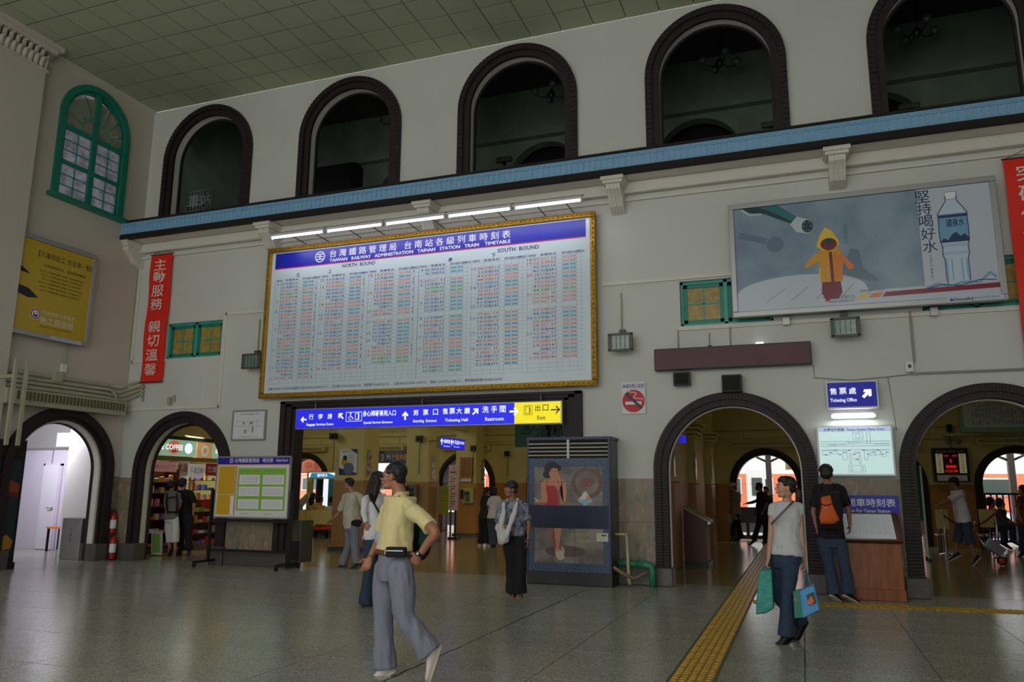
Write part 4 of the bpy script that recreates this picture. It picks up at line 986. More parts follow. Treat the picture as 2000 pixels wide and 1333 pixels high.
# woman leaning on her elbows (a little larger than life-size drawing units)
Pw = p; p = type('S', (), {})()
for nm_ in ('poly', 'line', 'disc'):
    def mk(fn):
        q2 = lambda x, y: (.40 + (x - .40) * 1.17, 1.24 + (y - 1.24) * 1.0)
        if fn == 'disc': return lambda x, y, r, m, l=1, ry=None, n=24: Pw.disc(*q2(x, y), r * 1.12, m, l, ry=(ry or r) * 1.0, n=n)
        if fn == 'line': return lambda pts, w, m, l=1: Pw.line([q2(*a) for a in pts], w, m, l)
        return lambda pts, m, l=1: Pw.poly([q2(*a) for a in pts], m, l)
    setattr(p, nm_, mk(nm_))
p.disc(.40, 1.83, .115, C_hair, 11, ry=.12); p.disc(.33, 1.74, .065, C_hair, 11); p.disc(.49, 1.84, .05, C_hair, 11)
p.poly([(.24, 1.60), (.30, 1.66), (.38, 1.66), (.40, 1.70), (.47, 1.70), (.48, 1.66), (.56, 1.65), (.61, 1.60), (.60, 1.42), (.56, 1.42), (.52, 1.5), (.30, 1.48), (.26, 1.42)], C_sk, 12)
p.poly([(.32, 1.58), (.36, 1.55), (.42, 1.56), (.47, 1.53), (.50, 1.24), (.31, 1.24)], C_dr, 13)
p.poly([(.335, 1.58), (.345, 1.585), (.34, 1.66), (.332, 1.66)], C_dr, 13)
p.disc(.425, 1.77, .072, C_sk, 13, ry=.095); p.poly([(.34, 1.80), (.36, 1.86), (.42, 1.88), (.49, 1.85), (.47, 1.835), (.40, 1.84), (.365, 1.78), (.36, 1.74)], C_hair, 14)
for dx in (-.024, .03): p.line([(.425 + dx - .016, 1.785), (.425 + dx + .016, 1.785)], .006, C_hair, 15); p.line([(.425 + dx - .018, 1.80), (.425 + dx + .018, 1.802)], .004, C_hair, 15)
p.disc(.435, 1.715, .016, C_dr, 15, ry=.007, n=10); p.line([(.43, 1.775), (.44, 1.745), (.43, 1.742)], .005, C_sk2, 15)
p.poly([(.24, 1.60), (.30, 1.58), (.34, 1.36), (.33, 1.26), (.17, 1.26), (.14, 1.29), (.16, 1.32), (.25, 1.34)], C_sk, 14); p.poly([(.33, 1.26), (.17, 1.26), (.15, 1.275), (.33, 1.29)], C_sk2, 15)
p.poly([(.60, 1.60), (.55, 1.59), (.51, 1.5), (.47, 1.68), (.46, 1.74), (.50, 1.74), (.53, 1.68), (.545, 1.66), (.53, 1.42), (.52, 1.27), (.57, 1.25), (.60, 1.3), (.62, 1.45)], C_sk, 15)
p.poly([(.51, 1.5), (.475, 1.66), (.485, 1.66), (.53, 1.48), (.525, 1.3), (.515, 1.3)], C_sk2, 16)
p.line([(.15, 1.36), (.19, 1.30)], .012, C_white, 16)
p = Pw
p.poly([(.83, 1.34), (1.09, 1.34), (1.06, 1.29), (1.0, 1.27), (.99, 1.245), (.93, 1.245), (.92, 1.27), (.86, 1.29)], flat('painted_bowl', (150, 190, 206)), 15); p.poly([(.85, 1.34), (.9, 1.4), (.94, 1.46), (.98, 1.47), (1.01, 1.41), (1.07, 1.34)], flat('painted_ice', (224, 216, 206)), 16); p.poly([(.97, 1.34), (1.0, 1.4), (1.05, 1.36), (1.06, 1.34)], C_orng, 17)
# legs and sandals
p.disc(.62, .52, .34, C_cir, 11, ry=.09)
p.poly([(.34, .88), (.41, .88), (.44, .66), (.50, .52), (.47, .5), (.41, .62), (.37, .74)], C_sk2, 12); p.poly([(.44, .88), (.56, .88), (.54, .74), (.52, .60), (.51, .48), (.45, .48), (.47, .62), (.45, .76)], C_sk, 13)
p.poly([(.45, .54), (.53, .56), (.60, .50), (.61, .42), (.56, .38), (.50, .39), (.47, .44)], flat('painted_sandal', (206, 196, 170)), 14); p.poly([(.55, .60), (.60, .57), (.62, .50), (.60, .50), (.56, .55)], flat('painted_sandal', (206, 196, 170)), 13); p.line([(.45, .52), (.53, .53)], .012, C_sk2, 15)
C_py = flat('painted_yellow', (206, 178, 54)); p.text('叮噹鈴冬甜', .72, .79, .045, C_py, 12, 'l', w=.3, res=1); p.text('最佳情人~', .83, .69, .045, C_py, 12, 'l', w=.28, res=1)
for x in (.32, .68, .0): p.line([(x + .1, .34), (x + .1, .88)], .004, C_hair, 16)
p.line([(.1, .55), (Wd - .1, .55)], .004, C_hair, 17); p.line([(.1, 1.62), (Wd - .1, 1.62)], .003, C_hair, 17)
p.mb.build('painted_picture', t)
MB().box(-3.12, -2.93, QY - .012, QY + .02, .69, .82, M_cream).build('control_panel', t, label='cream control panel'); MB().box(-3.04, -2.96, QY - .016, QY, .775, .795, M_blk).build('readout', t)
# drain pipes beside it
M_gpipe = mat('green_pipe', (54, 138, 104), .4, var=.2, scale=12); M_cpipe = mat('cream_pipe', (196, 184, 138), .45, var=.2, scale=10)
t = thing('drain_pipe', (-2.5, 12.7, 0), 'thick green drain pipe bent to the floor beside the painted air conditioner', 'pipe')
MB().tube([(-2.86, 12.78, .35), (-2.52, 12.72, .34)], .05, M_gpipe, 12).build('pipe', t); MB().tube([(-2.54, 12.72, .34), (-2.36, 12.70, .335), (-2.31, 12.7, .31), (-2.30, 12.7, .25), (-2.30, 12.7, 0)], [.065, .06, .058, .05, .05], M_gpipe, 12).build('elbow', t)
t = thing('condensate_pipe', (-2.6, 12.7, 0), 'thin cream pipe rising from the floor and turning into the air conditioner', 'pipe')
MB().tube([(-2.87, 12.62, .80), (-2.67, 12.62, .80)], .022, M_cpipe, 8).build('upper_pipe', t); MB().tube([(-2.68, 12.62, .81), (-2.66, 12.62, .12), (-2.64, 12.62, .03)], .028, M_cpipe, 8).build('riser', t)
MB().tube([(-2.88, 12.5, .30), (-2.7, 12.52, .19), (-2.58, 12.6, .13), (-2.42, 12.75, .2), (-2.3, 12.85, .28)], .03, mat('stained_pipe', (150, 132, 100), .6, var=.4, scale=14), 8).build('lower_pipe', t)

# ---- varnished desk with the sloping timetable below the plan
t = thing('timetable_desk', (.95, 12.7, 0), 'varnished wooden desk with sloping printed timetable below the station plan', 'desk')
D0, D1 = .38, 1.24
mb = MB(); mb.prism([V(D0, 12.42, 0.04), V(D0, 12.42, .78), V(D0, 12.93, 1.12), V(D0, 12.93, 0.04)], (D1 - D0, 0, 0), M_wood); mb.build('body', t, bevel=.008)
MB().box(D0 - .02, D1 + .02, 12.40, 12.95, 0, .16, M_wood).build('skirting', t, bevel=.01)
sl = V(0, .51, .34).normalized(); nn = V(0, -.34, .51).normalized(); c0 = V((D0 + D1) / 2 - .03, 12.62, .99)
MB().obox(c0 - nn * .0, ((1, 0, 0), sl, nn), (.48, .33, .022), M_woodd).build('sloping_top', t, bevel=.006)
MB().obox(c0 + nn * .022, ((1, 0, 0), sl, nn), (.40, .295, .004), M_paper).build('printed_sheet', t)
p = Panel(c0 + nn * .026, (1, 0, 0), sl)
for k in range(16):
    for j in range(8): p.rect(-.36 + j * .09, .20 - k * .026, -.30 + j * .09, .208 - k * .026, C_pk if (k + j) % 3 else C_lil, 1)
for j in range(9): p.rect(-.37 + j * .09, -.22, -.368 + j * .09, .22, C_gl, 1)
p.text('備註 自強號 莒光號 復興號 電車', -.2, -.26, .02, C_gl, 1, w=.3, res=1); p.mb.build('printed_rows', t)
MB().box(.34, 1.30, 12.92, 12.97, 1.16, 1.44, C_blue).build('header_board', t, label='blue header board')
p = Panel((0, 12.92, 0), YR, YU); p.text('站開車時刻表', .86, 1.335, .12, C_white, 1, w=.80, bold=.008); p.text('Time Table For Tainan Station', .80, 1.215, .05, C_white, 1, w=.76, bold=.01); p.rect(.34, 1.15, 1.30, 1.165, C_mag, 1); p.mb.build('header_lettering', t)
# loose cables next to the desk
t = thing('cable', (1.3, 12.9, 0), 'loose grey cables hanging between the wooden desk and the brick arch', 'cable')
for k in range(3): MB().tube([(1.26 + .02 * k, 12.93, 1.0 + .1 * k), (1.29 + .01 * k, 12.9, .7), (1.28 + .02 * k, 12.9, .45), (1.33, 12.86, .36 + .03 * k)], .007, M_greyf, 5).build('wire', t)
MB().box(1.25, 1.30, 12.9, 12.97, .42, .62, M_white).build('socket_box', t)

# ---- bulletin board on a black wheeled stand
t = thing('bulletin_stand', (-10.2, 12.6, 0), 'wheeled black stand with white bulletin board, yellow sheets and green chart', 'notice board')
yb = 12.62
BL, BR, BB, BT = -10.80, -9.12, .93, 2.07
MB().box(BL, BR, yb, yb + .04, BB, BT, M_white).build('board', t, bevel=.004)
mb = MB(); [mb.box(a, b, yb - .012, yb + .05, c_, d, M_alu) for a, b, c_, d in ((BL - .01, BR + .01, BB - .02, BB + .01), (BL - .01, BR + .01, BT - .01, BT + .02), (BL - .02, BL, BB, BT), (BR, BR + .02, BB, BT))]; mb.build('board_frame', t)
p = Panel((BL, yb, BB), YR, YU); bw_, bh = BR - BL, BT - BB
p.rect(0, bh - .13, bw_, bh, C_blue); p.rect(0, bh - .145, bw_, bh - .13, C_red); p.disc(.32, bh - .065, .045, C_white, 2, n=16); p.disc(.32, bh - .065, .034, C_blue, 3, n=16); p.text('工', .32, bh - .065, .045, C_white, 4)
p.text('台灣鐵路管理局   時刻表', .40, bh - .062, .085, C_white, 2, 'l', w=.9, bold=.007); p.text('Bulletin Board', 1.37, bh - .062, .055, C_white, 2, 'l', w=.25, bold=.01)
C_yb = flat('sheet_yellow', (226, 178, 30)); C_gb = flat('chart_green', (140, 196, 62)); C_yl2 = flat('sheet_yellow_print', (190, 144, 30))
p.rect(.03, .04, .44, .42, C_yb, 2); p.rect(.03, .43, .44, .97, C_yb, 2); p.rect(.45, .02, .465, .98, C_red, 2); p.rect(.36, .04, .44, .40, C_white, 3)
for k in range(26): p.rect(.06, .07 + k * .034, .34 if k < 10 else .41, .078 + k * .034, C_yl2, 3)
p.rect(.50, .13, bw_ - .07, .93, C_gb, 2)
for i in range(2):
    for j in range(3):
        x = .54 + i * .55; z = .16 + j * .22 + (.02 if j else 0); p.rect(x, z, x + .48, z + .18, C_white, 3)
        for k in range(5): p.rect(x + .03, z + .03 + k * .028, x + .45, z + .034 + k * .028, C_gl, 4)
        for k in range(1, 6): p.rect(x + .08 * k, z + .03, x + .08 * k + .003, z + .15, C_gl, 4)
    p.disc(.57 + i * .55, .87, .02, C_tg, 3, n=10); p.text('列車時刻表', .60 + i * .55, .87, .035, C_tg, 3, 'l', w=.2, res=1); p.text('平日行駛', .84 + i * .55, .87, .03, C_red, 3, 'l', w=.16, res=1)
p.text('台南站 製', .7, .07, .025, C_gl, 2, w=.16, res=1); p.text('請旅客注意', 1.25, .06, .025, C_gl, 2, w=.16, res=1); p.mb.build('board_print', t)
for x in (BL - .14, BR + .04):
    MB().box(x, x + .05, yb + .02, yb + .07, .08, 1.45, M_blk).build('post', t); MB().box(x, x + .05, yb - .35, yb + .38, .07, .12, M_blk).build('foot', t)
    for yy in (yb - .32, yb + .34):
        MB().cyl((x + .005, yy, .035), .035, .04, M_blkm, 12, ax=(1, 0, 0)).build('castor', t)
for z in (.84, .28): MB().box(BL - .14, BR + .09, yb + .03, yb + .06, z, z + .045, M_blk).build('crossbar', t)
for x in (BR + .06,): MB().ell((x + .01, yb, 1.3), (.025, .03, .025), M_blk).build('clamp_knob', t)
t = thing('cabinet', (-9.3, 13.0, 0), 'dark low cabinet behind the right leg of the bulletin stand', 'cabinet')
MB().box(-9.22, -8.98, 12.9, 13.3, .1, .88, mat('khaki_steel', (70, 70, 52), .5)).build('body', t, bevel=.01); MB().box(-9.2, -9.0, 12.88, 12.9, .14, .5, M_blk).build('door', t)
for x in (-9.2, -9.02): MB().box(x, x + .03, 12.92, 12.95, 0, .1, M_blk).build('leg', t)

# ================================================================ LEFT WALL FITTINGS
t = thing('billboard', (WX, 10.7, 4.3), 'yellow advert light box with black brush figure and grey frame on the left wall', 'billboard')
y0, y1, z0, z1, xb = 8.6, 11.72, 4.28, 6.22, WX + .17
MB().box(WX + .01, xb - .02, y0 + .02, y1 - .02, z0 + .02, z1 - .02, M_greyf).build('cabinet', t)
mb = frame_bars(MB(), y0, y1, z0, z1, .085, xb - .04, xb + .02, M_alu, True); mb.build('aluminium_frame', t, bevel=.008)
C_ay = flat('advert_yellow', (196, 164, 34), rough=.3)
MB().box(xb - .03, xb - .005, y0 + .08, y1 - .08, z0 + .09, z1 - .09, C_ay).build('poster', t)
p = Panel((xb - .005, 0, 0), (0, 1, 0), YU)
p.poly([(9.2, 5.5), (9.6, 5.62), (10.0, 5.63), (10.3, 5.46), (9.95, 5.48), (9.6, 5.44)], C_black, 1); p.poly([(9.2, 5.33), (9.9, 5.24), (10.3, 5.18), (10.52, 5.04), (10.3, 5.0), (9.8, 5.12), (9.2, 5.2)], C_black, 1); p.poly([(9.2, 5.1), (9.5, 5.08), (9.7, 5.0), (9.4, 5.0)], C_black, 1)
p.text('【凡事照起工 安全第一點】', 11.03, 5.90, .12, C_black, 1, w=1.22)
p.text('注意職場安全．重視勞動權益', 11.03, 5.70, .06, C_black, 1, w=.95)
for k in range(6): p.text('安全工作標準做好落實才能保障你我', 10.98, 5.58 - k * .075, .035, C_black, 1, w=1.0 - .06 * (k % 3), res=1)
p.disc(10.5, 4.72, .11, C_white, 1); p.disc(10.5, 4.72, .10, flat('seal_red', (150, 50, 40)), 2); p.disc(10.5, 4.72, .075, C_white, 3); p.disc(10.5, 4.71, .05, C_navy, 4); p.poly([(10.46, 4.71), (10.5, 4.77), (10.54, 4.71)], C_white, 5)
C_wg = flat('print_pale', (214, 210, 180)); p.text('行政院勞工委員會', 11.0, 4.78, .09, C_wg, 1, w=.72, bold=.006); p.text('勞工保險局', 10.98, 4.63, .15, C_wg, 1, w=.74, bold=.01); p.text('BUREAU OF LABOR INSURANCE', 10.98, 4.51, .03, C_black, 1, w=.7, res=1)
p.mb.build('advert_print', t)
p = Panel((xb + .021, 0, 0), (0, 1, 0), YU); p.rect(10.85, 4.295, 11.55, 4.36, C_pale); p.text('OmniAd (02)2707-2699', 11.2, 4.33, .035, C_navy, 2, w=.5, res=1); p.mb.build('maker_label', t)
MB().tube([(WX + .05, 11.35, 4.28), (WX + .05, 11.35, 3.85)], .012, M_conduit, 6).build('supply_cable', t); MB().box(WX, WX + .06, 11.30, 11.40, 3.72, 3.88, M_white).build('switch_box', t)

t = thing('cable_trunking', (WX + .1, 11.5, 3.3), 'bundle of cream painted cable trunking and conduits above the left arch', 'trunking')
for k, (z, r) in enumerate(((3.60, .035), (3.50, .03), (3.42, .03), (3.33, .035))):
    MB().box(WX, WX + .06 + .012 * k, 9.6, 12.6 - .08 * k, z - r, z + r, M_conduit).build('trunking', t, bevel=.006)
    MB().tube([(WX + .05, 12.5 - .08 * k, z), (WX + .09, 12.72, z - .03), (WX + .18, 12.9, z + .08 - .02 * k), (WX + .42, 12.95, z + .12), (WX + .5, 12.96, z - .02)], .026, M_conduit, 8).build('bent_conduit', t)
MB().tube([(WX + .07, 12.1, 3.5), (WX + .12, 12.45, 3.5), (WX + .12, 12.6, 3.4), (WX + .12, 12.6, 3.1)], .03, M_conduit, 8).build('bent_conduit', t)
MB().box(WX, WX + .12, 11.1, 11.3, 3.50, 3.70, M_conduit).build('junction_box', t, bevel=.008)
for yy in (9.9, 10.12): MB().box(WX + .55, WX + .60, yy, yy + .06, 2.2, 3.75, M_conduit).build('vertical_post', t)
MB().box(WX, WX + .6, 9.92, 9.98, 3.4, 3.46, M_conduit).build('arm', t)
mb = MB(); mb.tube([(WX, 11.55, 3.25), (WX + .12, 11.55, 3.22)], .02, M_blk, 6); mb.ell((WX + .14, 11.55, 3.22), (.05, .05, .04), M_blk); mb.build('small_bell', t)
t = thing('air_curtain', (WX + .2, 11.4, 2.9), 'long louvred cream air curtain fixed over the left wall arch', 'air curtain')
MB().box(WX, WX + .28, 10.05, 12.75, 3.02, 3.26, M_conduit).build('casing', t, bevel=.01)
mb = MB(); [mb.box(WX + .275, WX + .29, 10.25 + k * .08, 10.25 + k * .08 + .05, 3.06, 3.22, mat('louvre_olive', (92, 88, 52), .6)) for k in range(31)]; mb.build('louvres', t, kind='stuff')
MB().box(WX, WX + .30, 10.05, 12.75, 2.97, 3.02, M_conduit).build('outlet', t)

# second painted cabinet at the picture's left edge
t = thing('air_conditioner', (-13.3, 10, 0), 'dark painted air conditioner cabinet with orange swirl standing in the left corner', 'air conditioner')
KX = atz(24, 1112).x; KY = atz(24, 1112).y
MB().box(WX + .02, KX, KY - 1.5, KY, .12, 2.33, M_blk).build('cabinet', t, bevel=.01); MB().box(WX + .02, KX + .02, KY - 1.52, KY + .02, 0, .12, M_blkm).build('plinth', t)
for k in range(6): MB().obox((KX + .004, KY - .75, 2.06 + .045 * k), ((0, 1, 0), (.9, 0, -.3), (.3, 0, .9)), (.7, .014, .005), M_woodd).build('louvre', t)
p = Panel((KX, KY, 0), (0, 1, 0), YU); C_sw = flat('swirl_orange', (150, 62, 30)); C_sw2 = flat('swirl_rust', (96, 40, 30)); C_te = flat('swirl_teal', (24, 48, 54)); C_sw3 = flat('swirl_yellow', (170, 120, 40))
p.rect(-1.4, .2, -.06, 1.95, C_te, 5)
p.poly([(-1.4, 1.85), (-.9, 1.8), (-.4, 1.66), (-.07, 1.52), (-.07, 1.36), (-.5, 1.45), (-1.0, 1.58), (-1.4, 1.6)], C_sw, 6); p.poly([(-1.4, 1.6), (-1, 1.58), (-.5, 1.45), (-.07, 1.36), (-.07, 1.28), (-.6, 1.36), (-1.4, 1.5)], C_sw2, 6)
p.poly([(-.5, .5), (-.2, .62), (-.07, .5), (-.1, .36), (-.4, .34)], C_sw3, 6); p.poly([(-1.2, .6), (-.8, .5), (-.9, .3), (-1.3, .3)], C_sw, 6); p.mb.build('painted_picture', t)

# fire extinguishers and red sign on the dado in the corner
M_fe = mat('extinguisher_red', (168, 24, 26), .3)
def exting(u, v, y, label, z):
    c_ = at(u, v, y); t = thing('fire_extinguisher', (c_.x, c_.y, z), label, 'fire extinguisher', 'fire extinguishers in the corner')
    MB().lathe((c_.x, c_.y, z), [(.02, 0), (.062, .005), (.065, .03), (.065, .36), (.05, .42), (.02, .45), (.02, .49)], M_fe).build('cylinder', t)
    MB().lathe((c_.x, c_.y, z + .13), [(.0655, 0), (.0665, .01), (.0665, .17), (.0655, .18)], M_paper).build('label', t)
    mb = MB(); mb.box(c_.x - .015, c_.x + .015, c_.y - .09, c_.y + .03, z + .48, z + .50, M_blk); mb.box(c_.x - .015, c_.x + .015, c_.y - .08, c_.y + .02, z + .52, z + .535, M_blk); mb.build('handle', t)
    MB().tube([(c_.x, c_.y - .03, z + .47), (c_.x - .09, c_.y - .05, z + .42), (c_.x - .09, c_.y - .03, z + .2), (c_.x - .075, c_.y, z + .1)], .012, M_blkm, 6).build('hose', t)
    return c_
exting(221, 1020, 12.86, 'red fire extinguisher hung on the marble dado, the upper of two', .50)
exting(221, 1060, 12.80, 'red fire extinguisher standing on the floor, the lower of two', .02)
t = thing('fire_sign', (-13.46, 12.95, 1.35), 'narrow vertical red fire sign above the hung extinguisher', 'sign')
sx = at(222, 940, 12.94); MB().box(sx.x - .07, sx.x + .07, 12.94, 12.96, 1.30, 1.68, M_fe).build('plate', t)
p = Panel((sx.x, 12.94, 0), YR, YU); [p.text(ch, 0, 1.61 - .09 * k, .07, C_white, 1) for k, ch in enumerate('滅火器')]; p.rect(-.07, 1.30, .07, 1.34, C_white, 1); p.mb.build('lettering', t)
t = thing('wall_bracket', (-12.4, 12.93, 3.3), 'small conduit clip on the plaster above the shop arch', 'bracket'); MB().box(-12.52, -12.44, 12.92, 12.99, 3.2, 3.36, M_conduit).build('clip', t)
# switch box and cable runs at right
t = thing('switch_box', (1.55, 12.95, 3.3), 'small white switch box with grey conduit above the right pier', 'switch')
sb = at(1776, 717, 12.96); MB().box(sb.x - .055, sb.x + .055, 12.92, 12.99, sb.z - .08, sb.z + .08, M_white).build('box', t, bevel=.006); MB().box(sb.x - .02, sb.x + .02, 12.91, 12.92, sb.z - .02, sb.z + .03, M_blk).build('switch', t)
MB().box(sb.x + .02, 4.5, 12.96, 12.99, sb.z - .12, sb.z - .085, M_greyf).build('conduit', t); MB().box(sb.x + .06, sb.x + .09, 12.96, 12.99, sb.z + .07, 4.2, M_greyf).build('conduit', t)
t = thing('sign_cable', (1.0, 12.97, 3.2), 'thin cable sagging to the blue ticketing office sign', 'cable')
MB().tube([(.26, 12.97, 3.44), (.26, 12.97, 3.24), (.8, 12.97, 3.18), (1.3, 12.97, 3.21), (1.9, 12.97, 3.26)], .006, M_greyf, 5).build('wire', t); MB().tube([(1.3, 12.97, 3.2), (1.36, 12.97, 2.4)], .006, M_conduit, 5).build('wire', t)
t = thing('conduit', (-1.8, 12.97, 3.9), 'thin painted conduits running down from the teal window to the message display', 'pipe')
for x in (-1.82, -.98): MB().tube([(x, 12.975, 4.15), (x, 12.975, 3.8)], .012, M_conduit, 6).build('conduit', t)
# ================================================================ PLATFORM, TRAIN
C_tor = mat('train_orange', (246, 136, 100), .35); C_twh = mat('train_white', (232, 232, 234), .4)
M_tglass = mat('train_glass', (70, 84, 84), .1)
def carriage(x0, x1, wins, label, wz=(1.40, 1.95), doors=()):
    t = thing('train_carriage', ((x0 + x1) / 2, 34.5, -1), label, 'train carriage', None)
    MB().box(x0, x1, 33, 36, .85, 2.15, C_tor).build('orange_band', t, label='orange window band'); MB().box(x0, x1, 33.02, 36, .45, .85, C_twh).build('lower_panel', t)
    mb = MB(); prof = [(33.02, 2.15), (33.05, 2.9), (33.3, 3.25), (34.5, 3.5), (35.8, 3.2), (35.98, 2.15)]; mb.prism([V(x0, a, b) for a, b in prof], (x1 - x0, 0, 0), C_twh); mb.build('roof', t)
    MB().box(x0, x1, 33.1, 35.9, -.9, .45, M_blk).build('underframe', t); MB().box(x0, x1, 32.98, 33.0, .80, .86, C_red).build('stripe', t)
    for a, b in wins:
        f = MB().box(a - .05, b + .05, 32.95, 33.0, wz[0] - .05, wz[1] + .05, C_twh).build('window_frame', t, bevel=.03); MB().box(a, b, 32.93, 32.96, wz[0], wz[1], M_tglass).build('pane', f)
    for a in doors:
        d = MB().box(a, a + .8, 32.94, 33, .5, 2.3, C_twh).build('door', t); MB().box(a + .2, a + .6, 32.92, 32.95, 1.3, 2.0, M_tglass).build('door_window', d)
def X33(u): return at(u, 945, 33).x
carriage(X33(1842), 26, [(X33(1915) + k * 1.65, X33(1972) + k * 1.65) for k in range(0, 8)], 'orange and white carriage with wide windows behind the seated passengers')
carriage(X33(1440) - 2.0, X33(1838), [(X33(1439), X33(1446)), (X33(1495), X33(1508)), (X33(1530), X33(1543)), (X33(1580), X33(1594)), (X33(1640), X33(1660)), (X33(1700), X33(1730))], 'orange and white carriage with narrow windows beyond the guide path arch', doors=(X33(1458),))
carriage(-42, X33(1440) - 2.2, [(-40 + k * 1.7, -38.9 + k * 1.7) for k in range(21)], 'orange and white carriage seen through the left platform arches')
# platform canopy
M_can = mat('canopy_steel', (70, 66, 72), .5)
cn = thing('platform_canopy', (0, 28, 0), 'steel platform canopy on posts with curved braces beyond the arches', 'canopy')
for k in range(-6, 4):
    x = at(1503, 950, 28.5).x + k * 3.6
    MB().box(x - .09, x + .09, 28.4, 28.6, 0, 3.3, M_can).build('post', cn)
    for s in (-1, 1): MB().tube([(x, 28.5, 2.45), (x + s * .35, 28.5, 2.62), (x + s * .62, 28.5, 2.95), (x + s * .7, 28.5, 3.25)], .04, M_can, 6).build('curved_brace', cn)
    MB().box(x - .05, x + .05, 26, 31, 3.25, 3.4, M_can).build('rafter', cn)
MB().box(-30, 14, 28.42, 28.58, 3.2, 3.32, M_can).build('beam', cn); MB().box(-30, 14, 26.2, 26.3, 2.62, 2.7, M_can).build('beam', cn)
MB().box(-30, 14, 25.6, 26.6, 4.4, 4.45, C_twh).build('roof_sheet', cn)
def signboard(name, u0, u1, v0, v1, y, face, label, cat='sign', th=.05, parts=None, frame=None):
    a = at(u0, v0, y); b = at(u1, v1, y); t = thing(name, ((a.x + b.x) / 2, y, b.z), label, cat)
    MB().box(a.x, b.x, y, y + th, b.z, a.z, frame or face).build('panel', t)
    p = Panel((a.x, y - .001, b.z), YR, YU); W, H = b.x - a.x, a.z - b.z
    p.rect(.015 * (1 if frame else 0), .015 * (1 if frame else 0), W - .015 * (1 if frame else 0), H - .015 * (1 if frame else 0), face, 1)
    if parts: parts(p, W, H)
    p.mb.build('print', t); return t
C_pur = flat('print_purple', (96, 66, 176)); C_pinkb = flat('banner_pink', (232, 150, 150)); C_pp = flat('poster_pink', (226, 206, 214)); C_lime = flat('poster_lime', (168, 176, 36))
def pf(p, W, H):
    p.text('嚴禁攜帶危險物品', W / 2, H * .84, H * .14, C_pur, 2, w=W * .85, res=1); p.text('台南站', W / 2, H * .58, H * .22, C_pur, 2, w=W * .7, bold=.01); [p.rect(.08, H * (.3 - .1 * k), W - .08, H * (.33 - .1 * k), C_pur, 2) for k in range(3)]
t = signboard('platform_sign', 1533, 1560, 896, 918, 26.6, M_paper, 'white platform sign with purple lettering hanging in the guide path arch', parts=pf)
a = at(1546, 896, 26.6); MB().tube([(a.x, 26.62, a.z), (a.x, 26.62, a.z + .5)], .015, M_can, 5).build('hanger', t)
t = thing('barrier', (-1, 26.3, 0), 'dark low barrier panel on the platform edge behind the guide path arch', 'barrier')
MB().box(-3.0, 1.0, 26.2, 26.3, .5, .98, M_blk).build('panel', t); MB().box(-3.0, 1.0, 26.2, 26.3, 0, .12, M_blk).build('foot_rail', t)
for x in (-3.0, -1.75, -.55, .9): MB().box(x, x + .5 if x > -1 else x + .1, 26.2, 26.3, .1, .5, M_blk).build('post', t)
t = thing('fence', (6, 26.2, 0), 'dark iron railing with upright bars outside the arch with the waiting passengers', 'fence')
MB().box(3.2, 9.5, 26.2, 26.25, 1.42, 1.48, M_blk).build('top_rail', t); MB().box(3.2, 9.5, 26.2, 26.25, .1, .16, M_blk).build('bottom_rail', t)
me = bpy.data.meshes.new('bar'); mb = MB(); mb.box(-.02, .02, -.02, .02, .1, 1.44, M_blk); me.from_pydata(mb.v, [], mb.f); me.materials.append(M_blk)
for k in range(42): o = link('bar', me, t); o.location = (3.25 + k * .15, 26.22, 0)

# ================================================================ CONCOURSE FITTINGS
def pf(p, W, H):
    for k, ch in enumerate('中學生'): p.text(ch, W * (.62 + .17 * k), H * .5, H * .55, C_red, 2)
signboard('cloth_banner', 540, 641, 896, 925, 26.0, C_pinkb, 'pink cloth banner with red characters outside the far left arch', 'banner', parts=pf)
def pf(p, W, H):
    p.text('3', W * .25, H * .45, H * .6, C_yel, 2, bold=.03); p.text('天', W * .42, H * .5, H * .4, C_white, 2); p.text('1夜環島遊', W * .72, H * .5, H * .55, C_yel, 2, w=W * .48, bold=.02); p.text('台鐵假期 鐵道旅遊', W * .6, H * .9, H * .12, C_white, 2, w=W * .6, res=1)
signboard('promotion_banner', 731, 797, 882, 905, 24.85, flat('banner_blue', (40, 84, 136)), 'dark blue promotional banner between the first two piers', 'banner', parts=pf)
# photo booth
yb2 = 22.3; t = thing('photo_booth', (at(628, 1000, yb2).x, yb2, 0), 'photo booth with small lit blue and white sign behind the benches', 'booth')
a, b = at(600, 923, yb2), at(656, 985, yb2)
MB().box(a.x, b.x, yb2, yb2 + 1.2, a.z - .22, a.z + .02, M_yelw).build('top_casing', t)
p = Panel((a.x + .02, yb2 - .001, a.z - .17), YR, YU); W = b.x - a.x
p.rect(.05, 0, W - .05, .15, C_lwh); p.poly([(.1, .0), (.15, .14), (W - .35, .14), (W - .12, .07), (W - .1, 0)], flat('lit_cyan', (30, 130, 190), emit=.7), 2); p.text('證件照片', W * .5, .07, .1, C_lwh, 3, bold=.02); p.mb.build('lit_sign', t)
for x0, x1, m_ in ((a.x + .02, a.x + .2, M_yelw), (a.x + .38, a.x + .42, M_blk), (a.x + .65, a.x + .8, C_lwh), (b.x - .32, b.x - .02, flat('booth_cyan', (60, 150, 170)))): MB().box(x0, x1, yb2, yb2 + .1, .2, a.z - .2, m_).build('side_panel', t)
MB().box(a.x + .2, a.x + .65, yb2 + .3, yb2 + .35, .2, a.z - .2, M_blkm).build('curtain', t); MB().box(a.x, b.x, yb2, yb2 + 1.2, 0, .2, M_blk).build('base', t)  # curtain is a black sheet put in for the dark booth opening
MB().box(a.x + .06, a.x + .16, yb2 - .01, yb2, 1.2, 1.7, C_lime).build('notice', t)
